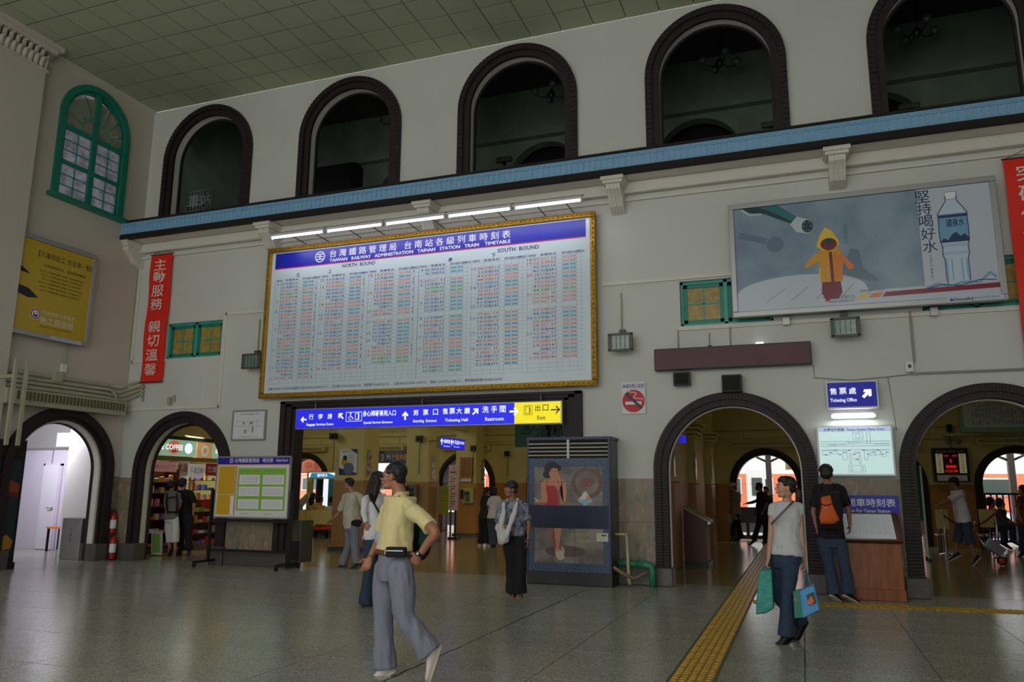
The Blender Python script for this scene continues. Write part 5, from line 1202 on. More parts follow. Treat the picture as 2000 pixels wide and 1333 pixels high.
# posters and phones on the piers
def pf(p, W, H):
    p.poly([(W * .6, H), (W, H), (W, H * .8)], C_navy, 2); p.poly([(0, 0), (W, 0), (W, H * .08), (W * .6, H * .12), (0, H * .28)], C_navy, 2); p.text('徵求志工', W * .4, H * .9, H * .06, C_black, 2, w=W * .5); p.disc(W * .3, H * .48, W * .18, C_yel, 2); p.disc(W * .32, H * .66, W * .12, C_black, 3); p.disc(W * .55, H * .24, W * .3, C_shad, 2)
    for k in range(6): p.rect(W * .5, H * (.45 + k * .06), W * .85, H * (.465 + k * .06), C_gl, 2)
signboard('poster', 664, 696, 878, 928, 16.78, M_paper, 'white poster with navy corners on the nearest concourse pier', 'poster', .01, parts=pf)
def side_strip(u0, u1, v0, v1, X, label, seed):
    a = atx(u0, v0, X); b = atx(u1, v1, X); t = thing('scroll_poster', (X, a.y, b.z), label, 'poster', 'narrow wavy posters on the pier sides')
    rnd = random.Random(seed); n = 12; W = b.y - a.y; H = a.z - b.z
    Lp = [(W * (.1 + .2 * rnd.random()), H * k / n) for k in range(n + 1)]; Rp = [(W * (.7 + .3 * rnd.random()), H * k / n) for k in range(n + 1)]
    mb = MB(); mb.prism([V(X, a.y + x, b.z + y) for x, y in Lp + Rp[::-1]], (.008, 0, 0), mat('poster_silver', (196, 180, 182), .25, var=.5, scale=9, col2=(110, 70, 70))); mb.build('sheet', t)
side_strip(716, 725, 878, 930, -9.99, 'narrow wavy-edged poster on the side of the nearest pier', 1)
side_strip(842, 850, 890, 937, -9.97, 'narrow wavy-edged poster on the side of the middle pier', 2)
side_strip(939, 947, 898, 940, -9.89, 'narrow wavy-edged poster on the side of the farthest pier', 3)
for k, (u0, u1, v0, v1) in enumerate(((1313, 1320, 880, 932), (1356, 1362, 885, 938), (1388, 1391, 890, 935))):
    side_strip(u0, u1, v0, v1, -2.352, 'narrow silvery poster on the %s pilaster beyond the guide path arch' % ('nearest', 'middle', 'farthest')[k], 5 + k)
def pf(p, W, H):
    for k in range(5):
        for j in range(9): p.rect(W * (.12 + .16 * k), H * (.25 + .08 * j), W * (.22 + .16 * k), H * (.29 + .08 * j), C_black, 2)
    p.rect(W * .08, H * .03, W * .92, H * .15, C_pp, 2)
signboard('notice_board', 899, 922, 894, 943, 23.56, flat('notice_orange', (176, 120, 36)), 'orange notice with columns of dark characters on the farthest pier', 'notice', .03, parts=pf, frame=M_woodd)
def phone(u0, u1, v0, v1, y, label, m_):
    a, b = at(u0, v0, y), at(u1, v1, y); t = thing('payphone', ((a.x + b.x) / 2, y, b.z), label, 'payphone'); W = b.x - a.x; H = a.z - b.z
    MB().box(a.x, b.x, y - .12, y + .02, b.z, a.z, m_).build('body', t, bevel=.02); MB().box(a.x + W * .25, a.x + W * .7, y - .13, y - .11, b.z + H * .52, b.z + H * .78, M_tglass).build('screen', t)
    MB().box(a.x - .03, a.x + .05, y - .2, y - .11, b.z + H * .3, b.z + H * .9, M_blk).build('handset', t, bevel=.015); mb = MB(); [mb.box(a.x + W * (.35 + .14 * i), a.x + W * (.44 + .14 * i), y - .135, y - .12, b.z + H * (.12 + .1 * j), b.z + H * (.19 + .1 * j), M_blk) for i in range(3) for j in range(4)]; mb.build('keypad', t, kind='stuff')
phone(905, 926, 954, 984, 23.56, 'yellowish card payphone on the farthest concourse pier', mat('phone_gold', (176, 168, 96), .3, metal=.2)); phone(799, 816, 946, 981, 20.26, 'grey payphone on the middle concourse pier', mat('phone_grey', (112, 108, 84), .4))
# pink standing panel and lime easel board
def pf(p, W, H):
    p.disc(W / 2, H * .93, W * .08, C_red, 2); p.rect(W * .2, H * .82, W * .8, H * .86, C_red, 2)
    for k in range(13): p.rect(W * (.15 + .1 * (k % 2)), H * (.08 + .055 * k), W * (.5 + .3 * ((k * 7) % 3) / 2), H * (.1 + .055 * k), C_red if k % 3 else C_gl, 2)
t = signboard('standing_panel', 877, 893, 909, 998, 22.0, C_pp, 'tall pale pink standing information panel seen in the arch behind the piers', 'panel', .05, parts=pf)
a, b = at(877, 909, 22), at(893, 998, 22); MB().box(a.x, b.x, 22, 22.3, 0, .06, M_blk).build('foot', t); MB().box(a.x + .05, a.x + .09, 22.02, 22.06, 0, b.z, M_blk).build('leg', t); MB().box(b.x - .09, b.x - .05, 22.02, 22.06, 0, b.z, M_blk).build('leg', t)
def pf(p, W, H):
    for k in range(9): p.rect(W * .1, H * (.06 + .1 * k), W * .9, H * (.1 + .1 * k), C_tg if k % 3 == 1 else C_yl2, 2)
t = signboard('easel_board', 858, 875, 950, 1006, 20.9, C_lime, 'lime green easel board leaning beside the middle pier', 'panel', .03, parts=pf)
a, b = at(858, 950, 20.9), at(875, 1006, 20.9)
for x in (a.x + .03, b.x - .06): MB().prism([V(x, 20.9, b.z + .1), V(x + .03, 20.9, b.z + .1), V(x + .03, 20.85, 0), V(x, 20.85, 0)], (0, .03, 0), M_wood).build('leg', t)
MB().box(a.x, b.x, 20.86, 20.89, .3, .34, M_wood).build('crossbar', t)
# oblique blue hanging sign
A1_, B1_ = at(860, 853, 18.6), at(908, 859, 19.9); H_s = A1_.z - at(860, 876, 18.6).z
t = thing('direction_sign', ((A1_.x + B1_.x) / 2, 19.2, 2.6), 'small illuminated blue sign with upward arrows hung between the piers', 'sign')
rr = (B1_ - A1_); rr.z = 0; Wl = rr.length; rr.normalize(); nrm = rr.cross(V(0, 0, 1))
MB().obox((A1_ + B1_) / 2 - V(0, 0, H_s / 2) - nrm * .06, (rr, (0, 0, 1), nrm), (Wl / 2, H_s / 2, .055), M_alu).build('casing', t)
p = Panel(V(A1_.x, A1_.y, (A1_.z + B1_.z) / 2 - H_s), rr, YU); p.rect(.02, .02, Wl - .02, H_s - .02, C_lblue, 1)
p.arrow(Wl * .06, H_s * .6, H_s * .55, .04, pi / 2, C_lwh, 2); p.text('候車室', Wl * .26, H_s * .64, H_s * .36, C_lwh, 2, w=Wl * .25, bold=.02); p.arrow(Wl * .45, H_s * .6, H_s * .55, .04, pi / 2, C_lwh, 2); p.text('哺乳室', Wl * .63, H_s * .64, H_s * .36, C_lwh, 2, w=Wl * .24, bold=.02); p.text('親子廁所', Wl * .87, H_s * .64, H_s * .26, C_lwh, 2, w=Wl * .2, bold=.01)
p.text('Service Room', Wl * .26, H_s * .24, H_s * .16, C_lwh, 2, w=Wl * .25, res=1); p.text('Nursery Room', Wl * .66, H_s * .24, H_s * .16, C_lwh, 2, w=Wl * .25, res=1); p.mb.build('lit_face', t)
MB().tube([B1_ + V(0, 0, -.02), (-10.0, 20.3, B1_.z)], .02, M_greyf, 6).build('bracket_arm', t)
t = thing('direction_sign', (at(1326, 858, 15.5).x, 15.5, 3), 'tiny blue sign edge on the side wall seen just inside the guide path arch', 'sign')
a = atx(1323, 850, -2.45); b = atx(1331, 866, -2.45); MB().box(-2.48, -2.35, a.y, b.y, b.z, a.z, C_lblue).build('lit_face', t)
def spk(u0, u1, v0, v1, y, label):
    a, b = at(u0, v0, y), at(u1, v1, y); t = thing('loudspeaker', ((a.x + b.x) / 2, y, b.z), label, 'loudspeaker')
    MB().box(a.x, b.x, y - .12, y, b.z, a.z, M_blk).build('cabinet', t, bevel=.01); MB().cyl(((a.x + b.x) / 2, y - .13, (a.z + b.z) / 2), (b.x - a.x) * .28, .012, M_blkm, 12, ax=(0, 1, 0)).build('driver', t)
    MB().tube([((a.x + b.x) / 2, y - .01, b.z), ((a.x + b.x) / 2, y - .01, 1.9)], .008, M_blk, 5).build('cable', t)
spk(648, 660, 847, 859, 16.75, 'black loudspeaker left of the nearest pier poster'); spk(815, 826, 852, 864, 20.27, 'black loudspeaker on the middle pier'); spk(921, 930, 871, 882, 23.57, 'black loudspeaker on the farthest pier'); spk(987, 996, 882, 892, 24.95, 'black loudspeaker on the far wall behind the man with the sling')
def pf(p, W, H):
    C_dg = flat('board_characters', (16, 34, 36)); p.text('清', W * .42, H * .45, H * .5, C_dg, 2, bold=.02); p.text('雲', W * .58, H * .45, H * .5, C_dg, 2, bold=.02); p.text('科技', W * .72, H * .45, H * .3, C_dg, 2); p.text('大', W * .88, H * .45, H * .55, C_dg, 2, bold=.02); p.disc(W * .18, H * .55, H * .1, C_dg, 2); p.line([(W * .08, H * .4), (W * .2, H * .36), (W * .3, H * .6)], .05, C_dg, 2)
signboard('university_board', 1006, 1140, 806, 872, 23.0, flat('board_green', (38, 84, 84)), 'large dark green advertising board behind the painted air conditioner', 'sign', parts=pf)
ub = bpy.data.objects['university_board']; MB().box(ub.location.x - .7, ub.location.x - .66, 23, 23.04, 3.9, 6, M_greyf).build('hanger', ub); MB().box(ub.location.x + .7, ub.location.x + .74, 23, 23.04, 3.9, 6, M_greyf).build('hanger', ub)
# slim grey sloping desk in the concourse
t = thing('reading_desk', (-2.2, 17, 0), 'wooden reading desk with steel-edged sloping top inside the guide path arch', 'desk')
pb = [V(-2.34, 16.6, .02), V(-2.34, 16.6, 1.13), V(-1.90, 16.6, .88), V(-1.90, 16.6, .02)]
MB().prism(pb, (0, .7, 0), M_woodd).build('body', t, bevel=.006); MB().prism([V(-2.35, 16.56, 1.13), V(-2.35, 16.56, 1.18), V(-1.82, 16.56, .885), V(-1.82, 16.56, .84)], (0, .78, 0), mat('worn_brass', (150, 138, 96), .35, metal=.3)).build('sloping_top', t, bevel=.005)
MB().box(-1.86, -1.80, 16.56, 17.34, .825, .86, M_steel).build('steel_lip', t); MB().box(-2.34, -1.86, 16.58, 17.32, 0, .08, M_blk).build('base', t)

# information display, second timetable
yl = 24.7; a, b = at(1820, 876, yl), at(1896, 942, yl)
t = thing('information_display', ((a.x + b.x) / 2, yl, b.z), 'dark information display with red numerals between cream text panels', 'display'); W, H = b.x - a.x, a.z - b.z
MB().box(a.x, b.x, yl, yl + .27, b.z, a.z, M_blk).build('casing', t, bevel=.01)
p = Panel((a.x, yl - .001, b.z), YR, YU); C_led = flat('led_red', (220, 30, 26), emit=1.0); C_ledd = flat('led_dark', (60, 10, 14)); C_crp = flat('cream_panel_glow', (190, 182, 140), emit=.22)  # cream panels given a faint glow to lift them from the dark
p.text('歡迎光臨台灣鐵路  台南站', W / 2, H * .90, H * .07, C_gl, 2, w=W * .8, res=1)
for x0 in (.08, .73): p.rect(W * x0, H * .26, W * (x0 + .2), H * .83, C_crp, 1)
for k, ch in enumerate('歡迎搭乘火車'): p.text(ch, W * .18, H * (.77 - .09 * k), H * .07, C_red, 2)
for k, ch in enumerate('祝您旅途愉快'): p.text(ch, W * .83, H * (.77 - .09 * k), H * .07, C_red, 2)
p.rect(W * .31, H * .26, W * .70, H * .83, C_ledd, 1); p.text('12:04', W * .38, H * .77, H * .05, C_led, 2, w=W * .12); p.text('1015', W * .62, H * .77, H * .05, C_led, 2, w=W * .12); p.text('1', W * .5, H * .62, H * .12, C_led, 2, bold=.04); p.text('高雄站', W * .5, H * .45, H * .09, C_led, 2, w=W * .3, bold=.02); p.text('11:21:30', W * .5, H * .32, H * .07, C_led, 2, w=W * .34, bold=.02)
p.rect(W * .08, H * .03, W * .92, H * .2, C_white, 1); p.mb.build('display_face', t)
yl = 24.5; a, b = at(1868, 760, yl), at(1868, 845, yl); xe = at(2060, 760, yl).x
t = thing('timetable_board', ((a.x + xe) / 2, yl, b.z), 'second pale green-edged timetable board high in the arch at the right', 'timetable')
MB().box(a.x, xe, yl, yl + .15, b.z, b.z + 1.6, mat('frame_pale_green', (150, 176, 158), .4)).build('frame', t, bevel=.01)
p = Panel((a.x, yl - .001, b.z), YR, YU); W = xe - a.x; p.rect(.1, .12, W - .1, 1.5, C_board, 1)
rnd = random.Random(5)
for k in range(26):
    for j in range(34):
        if rnd.random() < .85 - (.7 if k % 7 == 3 else 0): p.rect(.3 + j * .085, .205 + k * .045, .3 + j * .085 + .055, .225 + k * .045, (C_tr, C_tb, C_tr)[(k // 2 + j // 9) % 3], 2)
    p.rect(.2, .195 + k * .045, W - .15, .197 + k * .045, C_grid, 2)
p.mb.build('timetable_rows', t)
# green wheeled notice board seen past the right arch's pier
yg = 20.0; a, b = at(1772, 912, yg), at(1809, 1045, yg)
t = thing('notice_board', ((a.x + b.x) / 2, yg, 0), 'green notice board on castors just inside the right arch', 'notice board')
MB().box(a.x, b.x, yg, yg + .04, b.z + .3, a.z, mat('felt_green', (34, 84, 58), .8)).build('felt_panel', t); MB().box(a.x, b.x, yg, yg + .04, b.z, b.z + .3, mat('panel_pink', (176, 130, 116), .6)).build('lower_panel', t)
MB().box(b.x - .02, b.x + .02, yg - .01, yg + .05, .08, a.z + .02, M_alu).build('post', t); MB().box(b.x - .02, b.x + .02, yg - .25, yg + .3, .07, .1, M_alu).build('foot', t)
for yy in (yg - .22, yg + .27): MB().cyl((b.x - .02, yy, .035), .035, .04, M_blk, 10, ax=(1, 0, 0)).build('castor', t)
MB().box(b.x - .26, b.x - .12, yg - .006, yg, 1.6, 2.0, C_crp).build('pinned_sheet', t)  # sheet uses the same faintly glowing cream
# chairs in the waiting area: board-backed seats
def bench(u0, u1, v0, v1, y, label, n=1, grp=None, facing=1):
    a, b = at(u0, v0, y), at(u1, v1, y); t = thing('bench', ((a.x + b.x) / 2, y, 0), label, 'bench', grp); W = b.x - a.x
    MB().obox(((a.x + b.x) / 2, y, (a.z + b.z) / 2), ((1, 0, 0), (0, 1, -.12), (0, .12, 1)), (W / 2, .02, (a.z - b.z) / 2), M_yelw).build('backrest', t, bevel=.01)
    MB().box(a.x, b.x, y + .03, y + .46, .40, .44, M_yelw).build('seat', t, bevel=.01)
    for x in (a.x + .06, b.x - .10):
        MB().box(x, x + .04, y + .03, y + .07, 0, b.z + .1, M_blk).build('leg', t); MB().box(x, x + .04, y + .4, y + .44, 0, .42, M_blk).build('leg', t)
    MB().tube([(a.x, y - .02, .46), (b.x, y - .02, .46)], .015, M_steel, 6).build('rail', t)
bench(1826, 1854, 996, 1034, 22.6, 'cream board-backed bench left of the striding man with the cart'); bench(1911, 1943, 995, 1031, 23.0, 'cream board-backed bench behind the red rope at the right')
for k in range(3):
    u0 = 571 + k * 27; a, b = at(u0, 997, 20.6), at(u0 + 26, 1026, 20.6); t = thing('bench', ((a.x + b.x) / 2, 20.6, 0), 'cream seat back with orange edge in the left waiting row, %s of three' % ('leftmost', 'middle one', 'rightmost')[k], 'bench', 'waiting benches on the left')
    MB().obox(((a.x + b.x) / 2, 20.6, (a.z + b.z) / 2), ((1, 0, 0), (0, 1, -.12), (0, .12, 1)), ((b.x - a.x) / 2 - .01, .02, (a.z - b.z) / 2), M_yelw).build('backrest', t, bevel=.01)
    MB().box(a.x + .01, b.x - .01, 20.6, 21.05, b.z - .15, b.z - .04, mat('seat_orange', (206, 70, 28), .4)).build('seat', t, bevel=.01)
    for x in (a.x + .05, b.x - .09): MB().box(x, x + .04, 20.62, 20.66, 0, a.z, M_blk).build('leg', t); MB().box(x, x + .04, 20.98, 21.02, 0, b.z - .12, M_blk).build('leg', t)
# stanchions with red rope
ST = []
for k, (u, v, y) in enumerate(((1842, 1000, 22.0), (1943, 995, 21.6), (2040, 995, 21.2))):
    a = at(u, v, y); t = thing('stanchion', (a.x, y, 0), 'chrome barrier post with brass top, %s' % ('left of the striding man', 'in front of the right-hand bench', 'beyond the right edge')[k], 'barrier post', 'rope barrier posts')
    MB().lathe((a.x, y, 0), [(.16, 0), (.16, .02), (.05, .04), (.025, .06), (.025, a.z - .04), (.03, a.z - .03)], M_steel).build('pole', t); MB().ell((a.x, y, a.z), (.035, .035, .035), mat('brass', (200, 160, 70), .25, metal=1)).build('finial', t); ST.append(a)
for a, b in ((ST[0], ST[1]), (ST[1], ST[2])):
    t = thing('rope', tuple((a + b) / 2), 'sagging dark red barrier rope between the posts, %s' % ('left span' if a is ST[0] else 'right span'), 'rope')
    MB().tube([a.lerp(b, s) - V(0, 0, .08 + 1.2 * s * (1 - s)) for s in [k / 12 for k in range(13)]], .022, mat('rope_red', (120, 20, 30), .7), 6).build('rope', t)
# wall lamps and camera cluster over the info display
a = at(1853, 870, 24.8); t = thing('spotlight', (a.x, 24.8, a.z), 'pair of small spotlights on the pier above the red numeral display', 'lamp')
for u in (1853, 1872): q_ = at(u, 864, 24.7); MB().ell(q_, (.07, .1, .07), M_greyf).build('lamp_head', t)
MB().box(a.x - .1, a.x + .9, 24.75, 24.98, a.z + .25, a.z + .32, M_yelw).build('shelf', t)
spk(1847, 1859, 830, 844, 24.9, 'black loudspeaker high on the far wall above the spotlights')

# ================================================================ SHOP BEHIND THE LEFT ARCH
SXP = -14.0
def ax_(u, v, X=SXP): return atx(u, v, X)
t = struct('wall_shop', (-15, 15, 0), 'bright shop interior walls behind the left arch')
MB().box(-17.4, -17.3, 15.0, 18.2, 0, 3.4, C_white).build('rear_wall', t); MB().box(-17.4, SXP - .02, 18.2, 18.3, 0, 3.4, M_yelw).build('far_wall', t); MB().box(-17.4, SXP, 15.0, 18.2, 3.3, 3.4, M_yelw).build('shop_ceiling', t); MB().box(-15.4, SXP, 13.35, 15.0, 3.3, 3.4, M_yelw).build('shop_ceiling', t)
MB().box(-15.5, WX - .2, 13.22, 13.3, 0, 3.4, M_white).build('near_wall', t); MB().box(-15.5, -15.4, 13.25, 15.0, 0, 3.4, M_white).build('near_wall', t)
MB().box(SXP - .04, SXP, 13.4, 18.2, 2.62, 3.4, M_yelw).build('fascia', t); MB().box(SXP, SXP + .04, 13.4, 18.2, 2.60, 2.68, M_blk).build('dark_rail', t); MB().box(SXP - .02, SXP + .05, 13.4, 18.2, 2.10, 2.2, mat('shop_gold', (150, 134, 84), .4)).build('lower_rail', t)
t = thing('shop_sign', (SXP, 14.6, 2.2), 'lit coffee sign with orange cup above the shop counter', 'sign')
y0, y1 = 13.75, ax_(383, 880).y
C_mint = flat('lit_mint', (150, 190, 160), emit=.55); C_ltor = flat('lit_orange', (220, 120, 70), emit=.5)
MB().box(SXP - .1, SXP + .02, y0, y1 - .02, 2.22, 2.6, C_mint).build('light_box', t)
p = Panel((SXP + .021, 0, 0), (0, 1, 0), YU); p.disc(y1 - .75, 2.42, .2, C_ltor, 1, ry=.16); p.disc(y1 - .75, 2.4, .1, flat('lit_rust', (150, 60, 30), emit=.4), 2, ry=.1); p.disc(y1 - .28, 2.41, .13, C_lwh, 1); p.text('BLUE COFFEE', y1 - .95, 2.42, .13, C_lwh, 3, w=.95, bold=.03); p.mb.build('lit_face', t)
t = thing('shop_sign', (SXP, 16, 2.2), 'lit sign with round emblem above the right half of the shop', 'sign')
y0, y1 = y1 + .02, 17.6; MB().box(SXP - .1, SXP + .02, y0, y1, 2.2, 2.58, flat('lit_tan', (206, 150, 104), emit=.45)).build('light_box', t)
p = Panel((SXP + .021, 0, 0), (0, 1, 0), YU); p.disc(y0 + .27, 2.38, .14, C_mint, 1); p.disc(y0 + .27, 2.38, .07, C_ltor, 2); p.rect(y0 + .52, 2.21, y1, 2.57, C_mint, 1); p.text('BAROQUE', y0 + .98, 2.38, .13, C_lwh, 2, w=.66, bold=.02); p.mb.build('lit_face', t)
# shelving with goods
M_shelf = mat('shop_shelf', (120, 96, 64), .5); GOODS = [mat('goods_%d' % i, c, .4, emit=.03) for i, c in enumerate(((206, 60, 44), (224, 190, 60), (70, 120, 190), (226, 226, 220), (214, 120, 150), (120, 170, 80), (226, 140, 60), (130, 90, 160), (60, 60, 70), (200, 180, 150)))]
gm = []
for k, (a, b, c_) in enumerate(((.05, .04, .13), (.07, .05, .09), (.04, .04, .17), (.08, .05, .06))):
    for j, m_ in enumerate(GOODS):
        mb = MB(); mb.rings([[V(sx_ * a, sy_ * b, z) for sx_, sy_ in ((-1, -1), (1, -1), (1, 1), (-1, 1))] if True else 0 for z, sx in ((0, 1), (c_ * .9, 1))] + [[V(sx_ * a * (.5 if k == 2 else .9), sy_ * b * .6, c_) for sx_, sy_ in ((-1, -1), (1, -1), (1, 1), (-1, 1))]], m_, smooth=False)
        me = bpy.data.meshes.new('packet'); me.from_pydata(mb.v, [], mb.f); me.materials.append(m_); gm.append(me)
ORD = 'first second third fourth fifth sixth seventh eighth ninth tenth eleventh twelfth thirteenth fourteenth fifteenth sixteenth seventeenth eighteenth nineteenth twentieth'.split()
ORD2 = 'top second third fourth fifth lowest'.split()
def shelf_unit(name, y0, y1, zs, depth, label, gl, grp, X=SXP, seed=1, m_=None, back=None):
    t = thing(name, (X - depth / 2, (y0 + y1) / 2, 0), label, 'shelf'); m_ = m_ or M_shelf; rnd = random.Random(seed)
    for y in (y0, y1 - .03): MB().box(X - depth, X, y, y + .03, 0, zs[-1] + .3, m_).build('side_panel', t)
    MB().box(X - depth - .02, X - depth, y0, y1, 0, zs[-1] + .3, back or m_).build('back_panel', t)
    for z in zs: MB().box(X - depth, X, y0, y1, z - .02, z, m_).build('shelf_board', t)
    MB().box(X - depth, X, y0, y1, 0, .1, m_).build('base', t)
    for z in zs:
        y = y0 + .1; cnt = -1
        while y < y1 - .08:
            o = link('packet', rnd.choice(gm)); o.location = (X - .10 - .04 * rnd.random(), y, z); o.rotation_euler = (0, 0, rnd.uniform(-.3, .3) + pi / 2)
            cn = ('red', 'yellow', 'blue', 'white', 'pink', 'green', 'orange', 'purple', 'black', 'beige')[GOODS.index(o.data.materials[0])]; cnt += 1
            o['label'] = '%s packet, %s from the left on the %s board of the %s' % (cn, ORD[cnt], ORD2[len(zs) - 1 - zs.index(z)], gl); o['category'] = 'packet'; o['group'] = grp; y += rnd.uniform(.15, .2)
shelf_unit('snack_shelf', 15.35, 17.0, [.12, .38, .64, .90], .4, 'brown shop shelf with snacks at the right side of the shop arch', 'brown snack shelf', 'snack packets on the brown shelf', seed=2)
shelf_unit('magazine_rack', 13.75, 15.05, [.15, .45, .75, 1.05, 1.35, 1.6], .35, 'crowded dark rack of magazines and sweets at the left of the shop', 'dark magazine rack', 'packets on the dark rack', seed=3, m_=M_woodd)
shelf_unit('wall_shelf', 15.1, 17.9, [1.0, 1.3, 1.6, 1.88], .4, 'white rear shop shelf crowded with bright packets under strip light', 'white rear shelf', 'packets on the rear wall shelf', X=-16.3, seed=4, m_=C_white)
def hung(y0, y1, z0, z1, X, m_, label, txt=None):
    t = thing('hanging_poster', (X, (y0 + y1) / 2, z0), label, 'poster'); MB().box(X - .01, X, y0, y1, z0, z1, m_).build('sheet', t)
    p = Panel((X, (y0 + y1) / 2, (z0 + z1) / 2), (0, 1, 0), YU); p.text(txt or '特價', 0, 0, (z1 - z0) * .5, C_white if m_ is not M_paper else C_red, 1, w=(y1 - y0) * .8, bold=.02, res=1); p.mb.build('lettering', t)
C_lpk = flat('poster_rose', (206, 140, 140), emit=.2)
hung(14.2, 15.0, 1.84, 2.06, SXP - .05, C_lpk, 'rose price poster hanging in the shop front, left', '飲料冰品 任選'); hung(15.02, 15.38, 1.76, 2.12, SXP - .05, M_paper, 'white poster with drinks hanging in the shop front', '新品'); hung(15.4, 15.95, 1.72, 2.05, SXP - .05, flat('poster_pale', (206, 206, 214), emit=.2), 'pale printed poster hanging in the shop front', '優惠活動'); hung(15.98, 16.6, 1.78, 2.08, SXP - .05, C_red, 'red poster hanging at the right of the shop front', '熱賣中')
t = thing('strip_lamp', (-14.4, 15.5, 2.1), 'lit strip lamp inside the shop front', 'lamp'); MB().box(-14.45, -14.35, 13.8, 17.2, 2.12, 2.16, C_lwh).build('tube', t); MB().box(-14.48, -14.32, 13.8, 17.2, 2.16, 2.2, M_white).build('casing', t)
t = thing('basket', (-14.15, 16.15, .95), 'red plastic basket on top of the snack shelf', 'basket'); bx = ax_(414, 982); MB().lathe((SXP - .18, bx.y, .95), [(.12, 0), (.15, .22), (.16, .22), (.155, .24)], GOODS[0]).build('tub', t); MB().tube([V(SXP - .18 + .15 * math.cos(a_), bx.y, 1.17 + .1 * math.sin(a_)) for a_ in [pi * k / 8 for k in range(9)]], .008, M_white, 5).build('handle', t)
t = thing('wire_rack', (-14.15, 16.3, .92), 'thin black wire rack with small goods above the snack shelf', 'rack')
for z in (1.18, 1.42, 1.66):
    MB().box(SXP - .3, SXP - .05, 15.6, 16.8, z - .01, z, M_blk).build('wire_shelf', t)
    for k in range(6): o = link('packet', random.choice(gm)); o.location = (SXP - .15, 15.7 + k * .2, z); o['label'] = 'small packet, %s from the left on the %s wire shelf of the black rack' % (ORD[k], {1.18: 'lowest', 1.42: 'middle', 1.66: 'top'}[z]); o['category'] = 'packet'; o['group'] = 'packets on the wire rack'
for y in (15.6, 16.78): MB().box(SXP - .3, SXP - .28, y, y + .02, .92, 1.68, M_blk).build('upright', t); MB().box(SXP - .07, SXP - .05, y, y + .02, .92, 1.68, M_blk).build('upright', t)
t = thing('display_case', (-14.0, 14.4, 0), 'small picture stand on the floor in front of the magazine rack', 'stand'); a = at(311, 1085, 14.1)
MB().obox((a.x, 14.0, .27), ((1, 0, 0), (0, 1, .1), (0, -.1, 1)), (.14, .02, .25), M_paper).build('board', t); MB().obox((a.x, 13.98, .27), ((1, 0, 0), (0, 1, .1), (0, -.1, 1)), (.11, .004, .2), GOODS[5]).build('picture', t)

# ================================================================ ROOM BEHIND THE LEFT WALL ARCH
t = struct('wall_side_room', (-16.5, 14, 0), 'white partition room behind the left wall arch')
M_part = mat('partition_white', (214, 206, 224), .35, var=.03)
MB().box(-19.4, -15.5, 14.25, 14.3, 0, 2.38, M_part).build('partition', t); MB().box(-19.4, -15.5, 14.22, 14.25, 2.36, 2.41, M_alu).build('partition_rail', t)
MB().box(-19.4, -15.5, 14.9, 15.0, 0, 3.4, M_white).build('rear_wall', t); MB().box(-19.4, -15.45, 9.5, 15, 3.4, 3.5, M_white).build('room_ceiling', t); MB().box(-15.5, -14.2, 9.5, 13.3, 3.4, 3.5, M_white).build('room_ceiling', t); MB().box(-19.5, -19.4, 9.5, 15, 0, 3.5, M_white).build('far_wall', t); MB().box(-19.4, WX - .5, 9.4, 9.5, 0, 3.5, M_white).build('near_wall', t)
MB().box(-19.4, WX - .5, 9.5, 14.9, -.05, -.001, M_floor).build('room_floor', t)
d = struct('door_1', (-17.1, 14.2, 0), 'plain white flush door in the partition behind the left arch'); a = at(78, 1000, 14.2).x; b = at(108, 1000, 14.2).x
MB().box(a, b, 14.17, 14.25, .01, 1.98, mat('door_white', (222, 218, 232), .35)).build('door_leaf', d, bevel=.006)
mb = MB()
for r in ((a - .05, a, 0, 2.03), (b, b + .05, 0, 2.03), (a - .05, b + .05, 1.98, 2.03)): mb.box(r[0], r[1], 14.2, 14.26, r[2], r[3], M_part)
mb.build('door_frame', d)
mb = MB(); mb.cyl((b - .08, 14.12, .98), .03, .05, M_steel, 12, ax=(0, 1, 0)); mb.tube([(b - .08, 14.11, .98), (b - .2, 14.11, .98)], .012, M_steel, 8); mb.build('door_handle', d)
for x in (-17.2, -15.9): MB().box(x, x + .02, 14.23, 14.26, 0, 2.38, M_alu).build('joint_strip', t)
a = at(119, 1086, 12.55); b = at(153, 1089, 12.5)
t = thing('cabinet', ((a.x + b.x) / 2, 13.1, 0), 'grey steel box cabinet with dark vertical characters inside the left arch', 'cabinet')
MB().box(a.x, b.x, 12.5, 12.95, 0, .84, mat('box_grey', (150, 146, 150), .45, var=.15, scale=6)).build('body', t, bevel=.01); MB().box(b.x, b.x + .14, 12.52, 12.95, 0, .82, M_blk).build('side_panel', t)
p = Panel(((a.x + b.x) / 2, 12.5, 0), YR, YU); [p.text(ch, .0, .6 - .1 * k, .07, C_black, 1) for k, ch in enumerate('行李房')]; p.mb.build('lettering', t)
t = thing('ceiling_lamp', (-16.9, 13.6, 2.5), 'bright lit lamp box at the top of the left wall arch', 'lamp'); a = at(112, 846, 13.9); b = at(176, 872, 13.9); MB().box(a.x, b.x, 13.9, 14.15, b.z, a.z, C_white).build('casing', t, bevel=.01); MB().box(a.x + .05, b.x - .05, 13.88, 13.9, b.z + .05, a.z - .05, flat('lamp_white', (240, 240, 255), emit=2.2)).build('diffuser', t)
t = thing('low_table', (-16.2, 14.0, 0), 'low orange-topped table with dark space below beside the white door', 'table'); a = at(101, 1032, 13.95); b = at(122, 1032, 13.95)
MB().box(a.x, b.x + .4, 13.8, 14.12, .52, .56, C_orng).build('table_top', t)
for x in (a.x + .02, b.x + .35): MB().box(x, x + .04, 13.82, 13.86, 0, .52, M_blk).build('leg', t)
MB().box(a.x + .06, b.x + .34, 14.08, 14.11, .02, .5, M_blkm).build('back_panel', t)  # black sheet put in for the dark space under the table

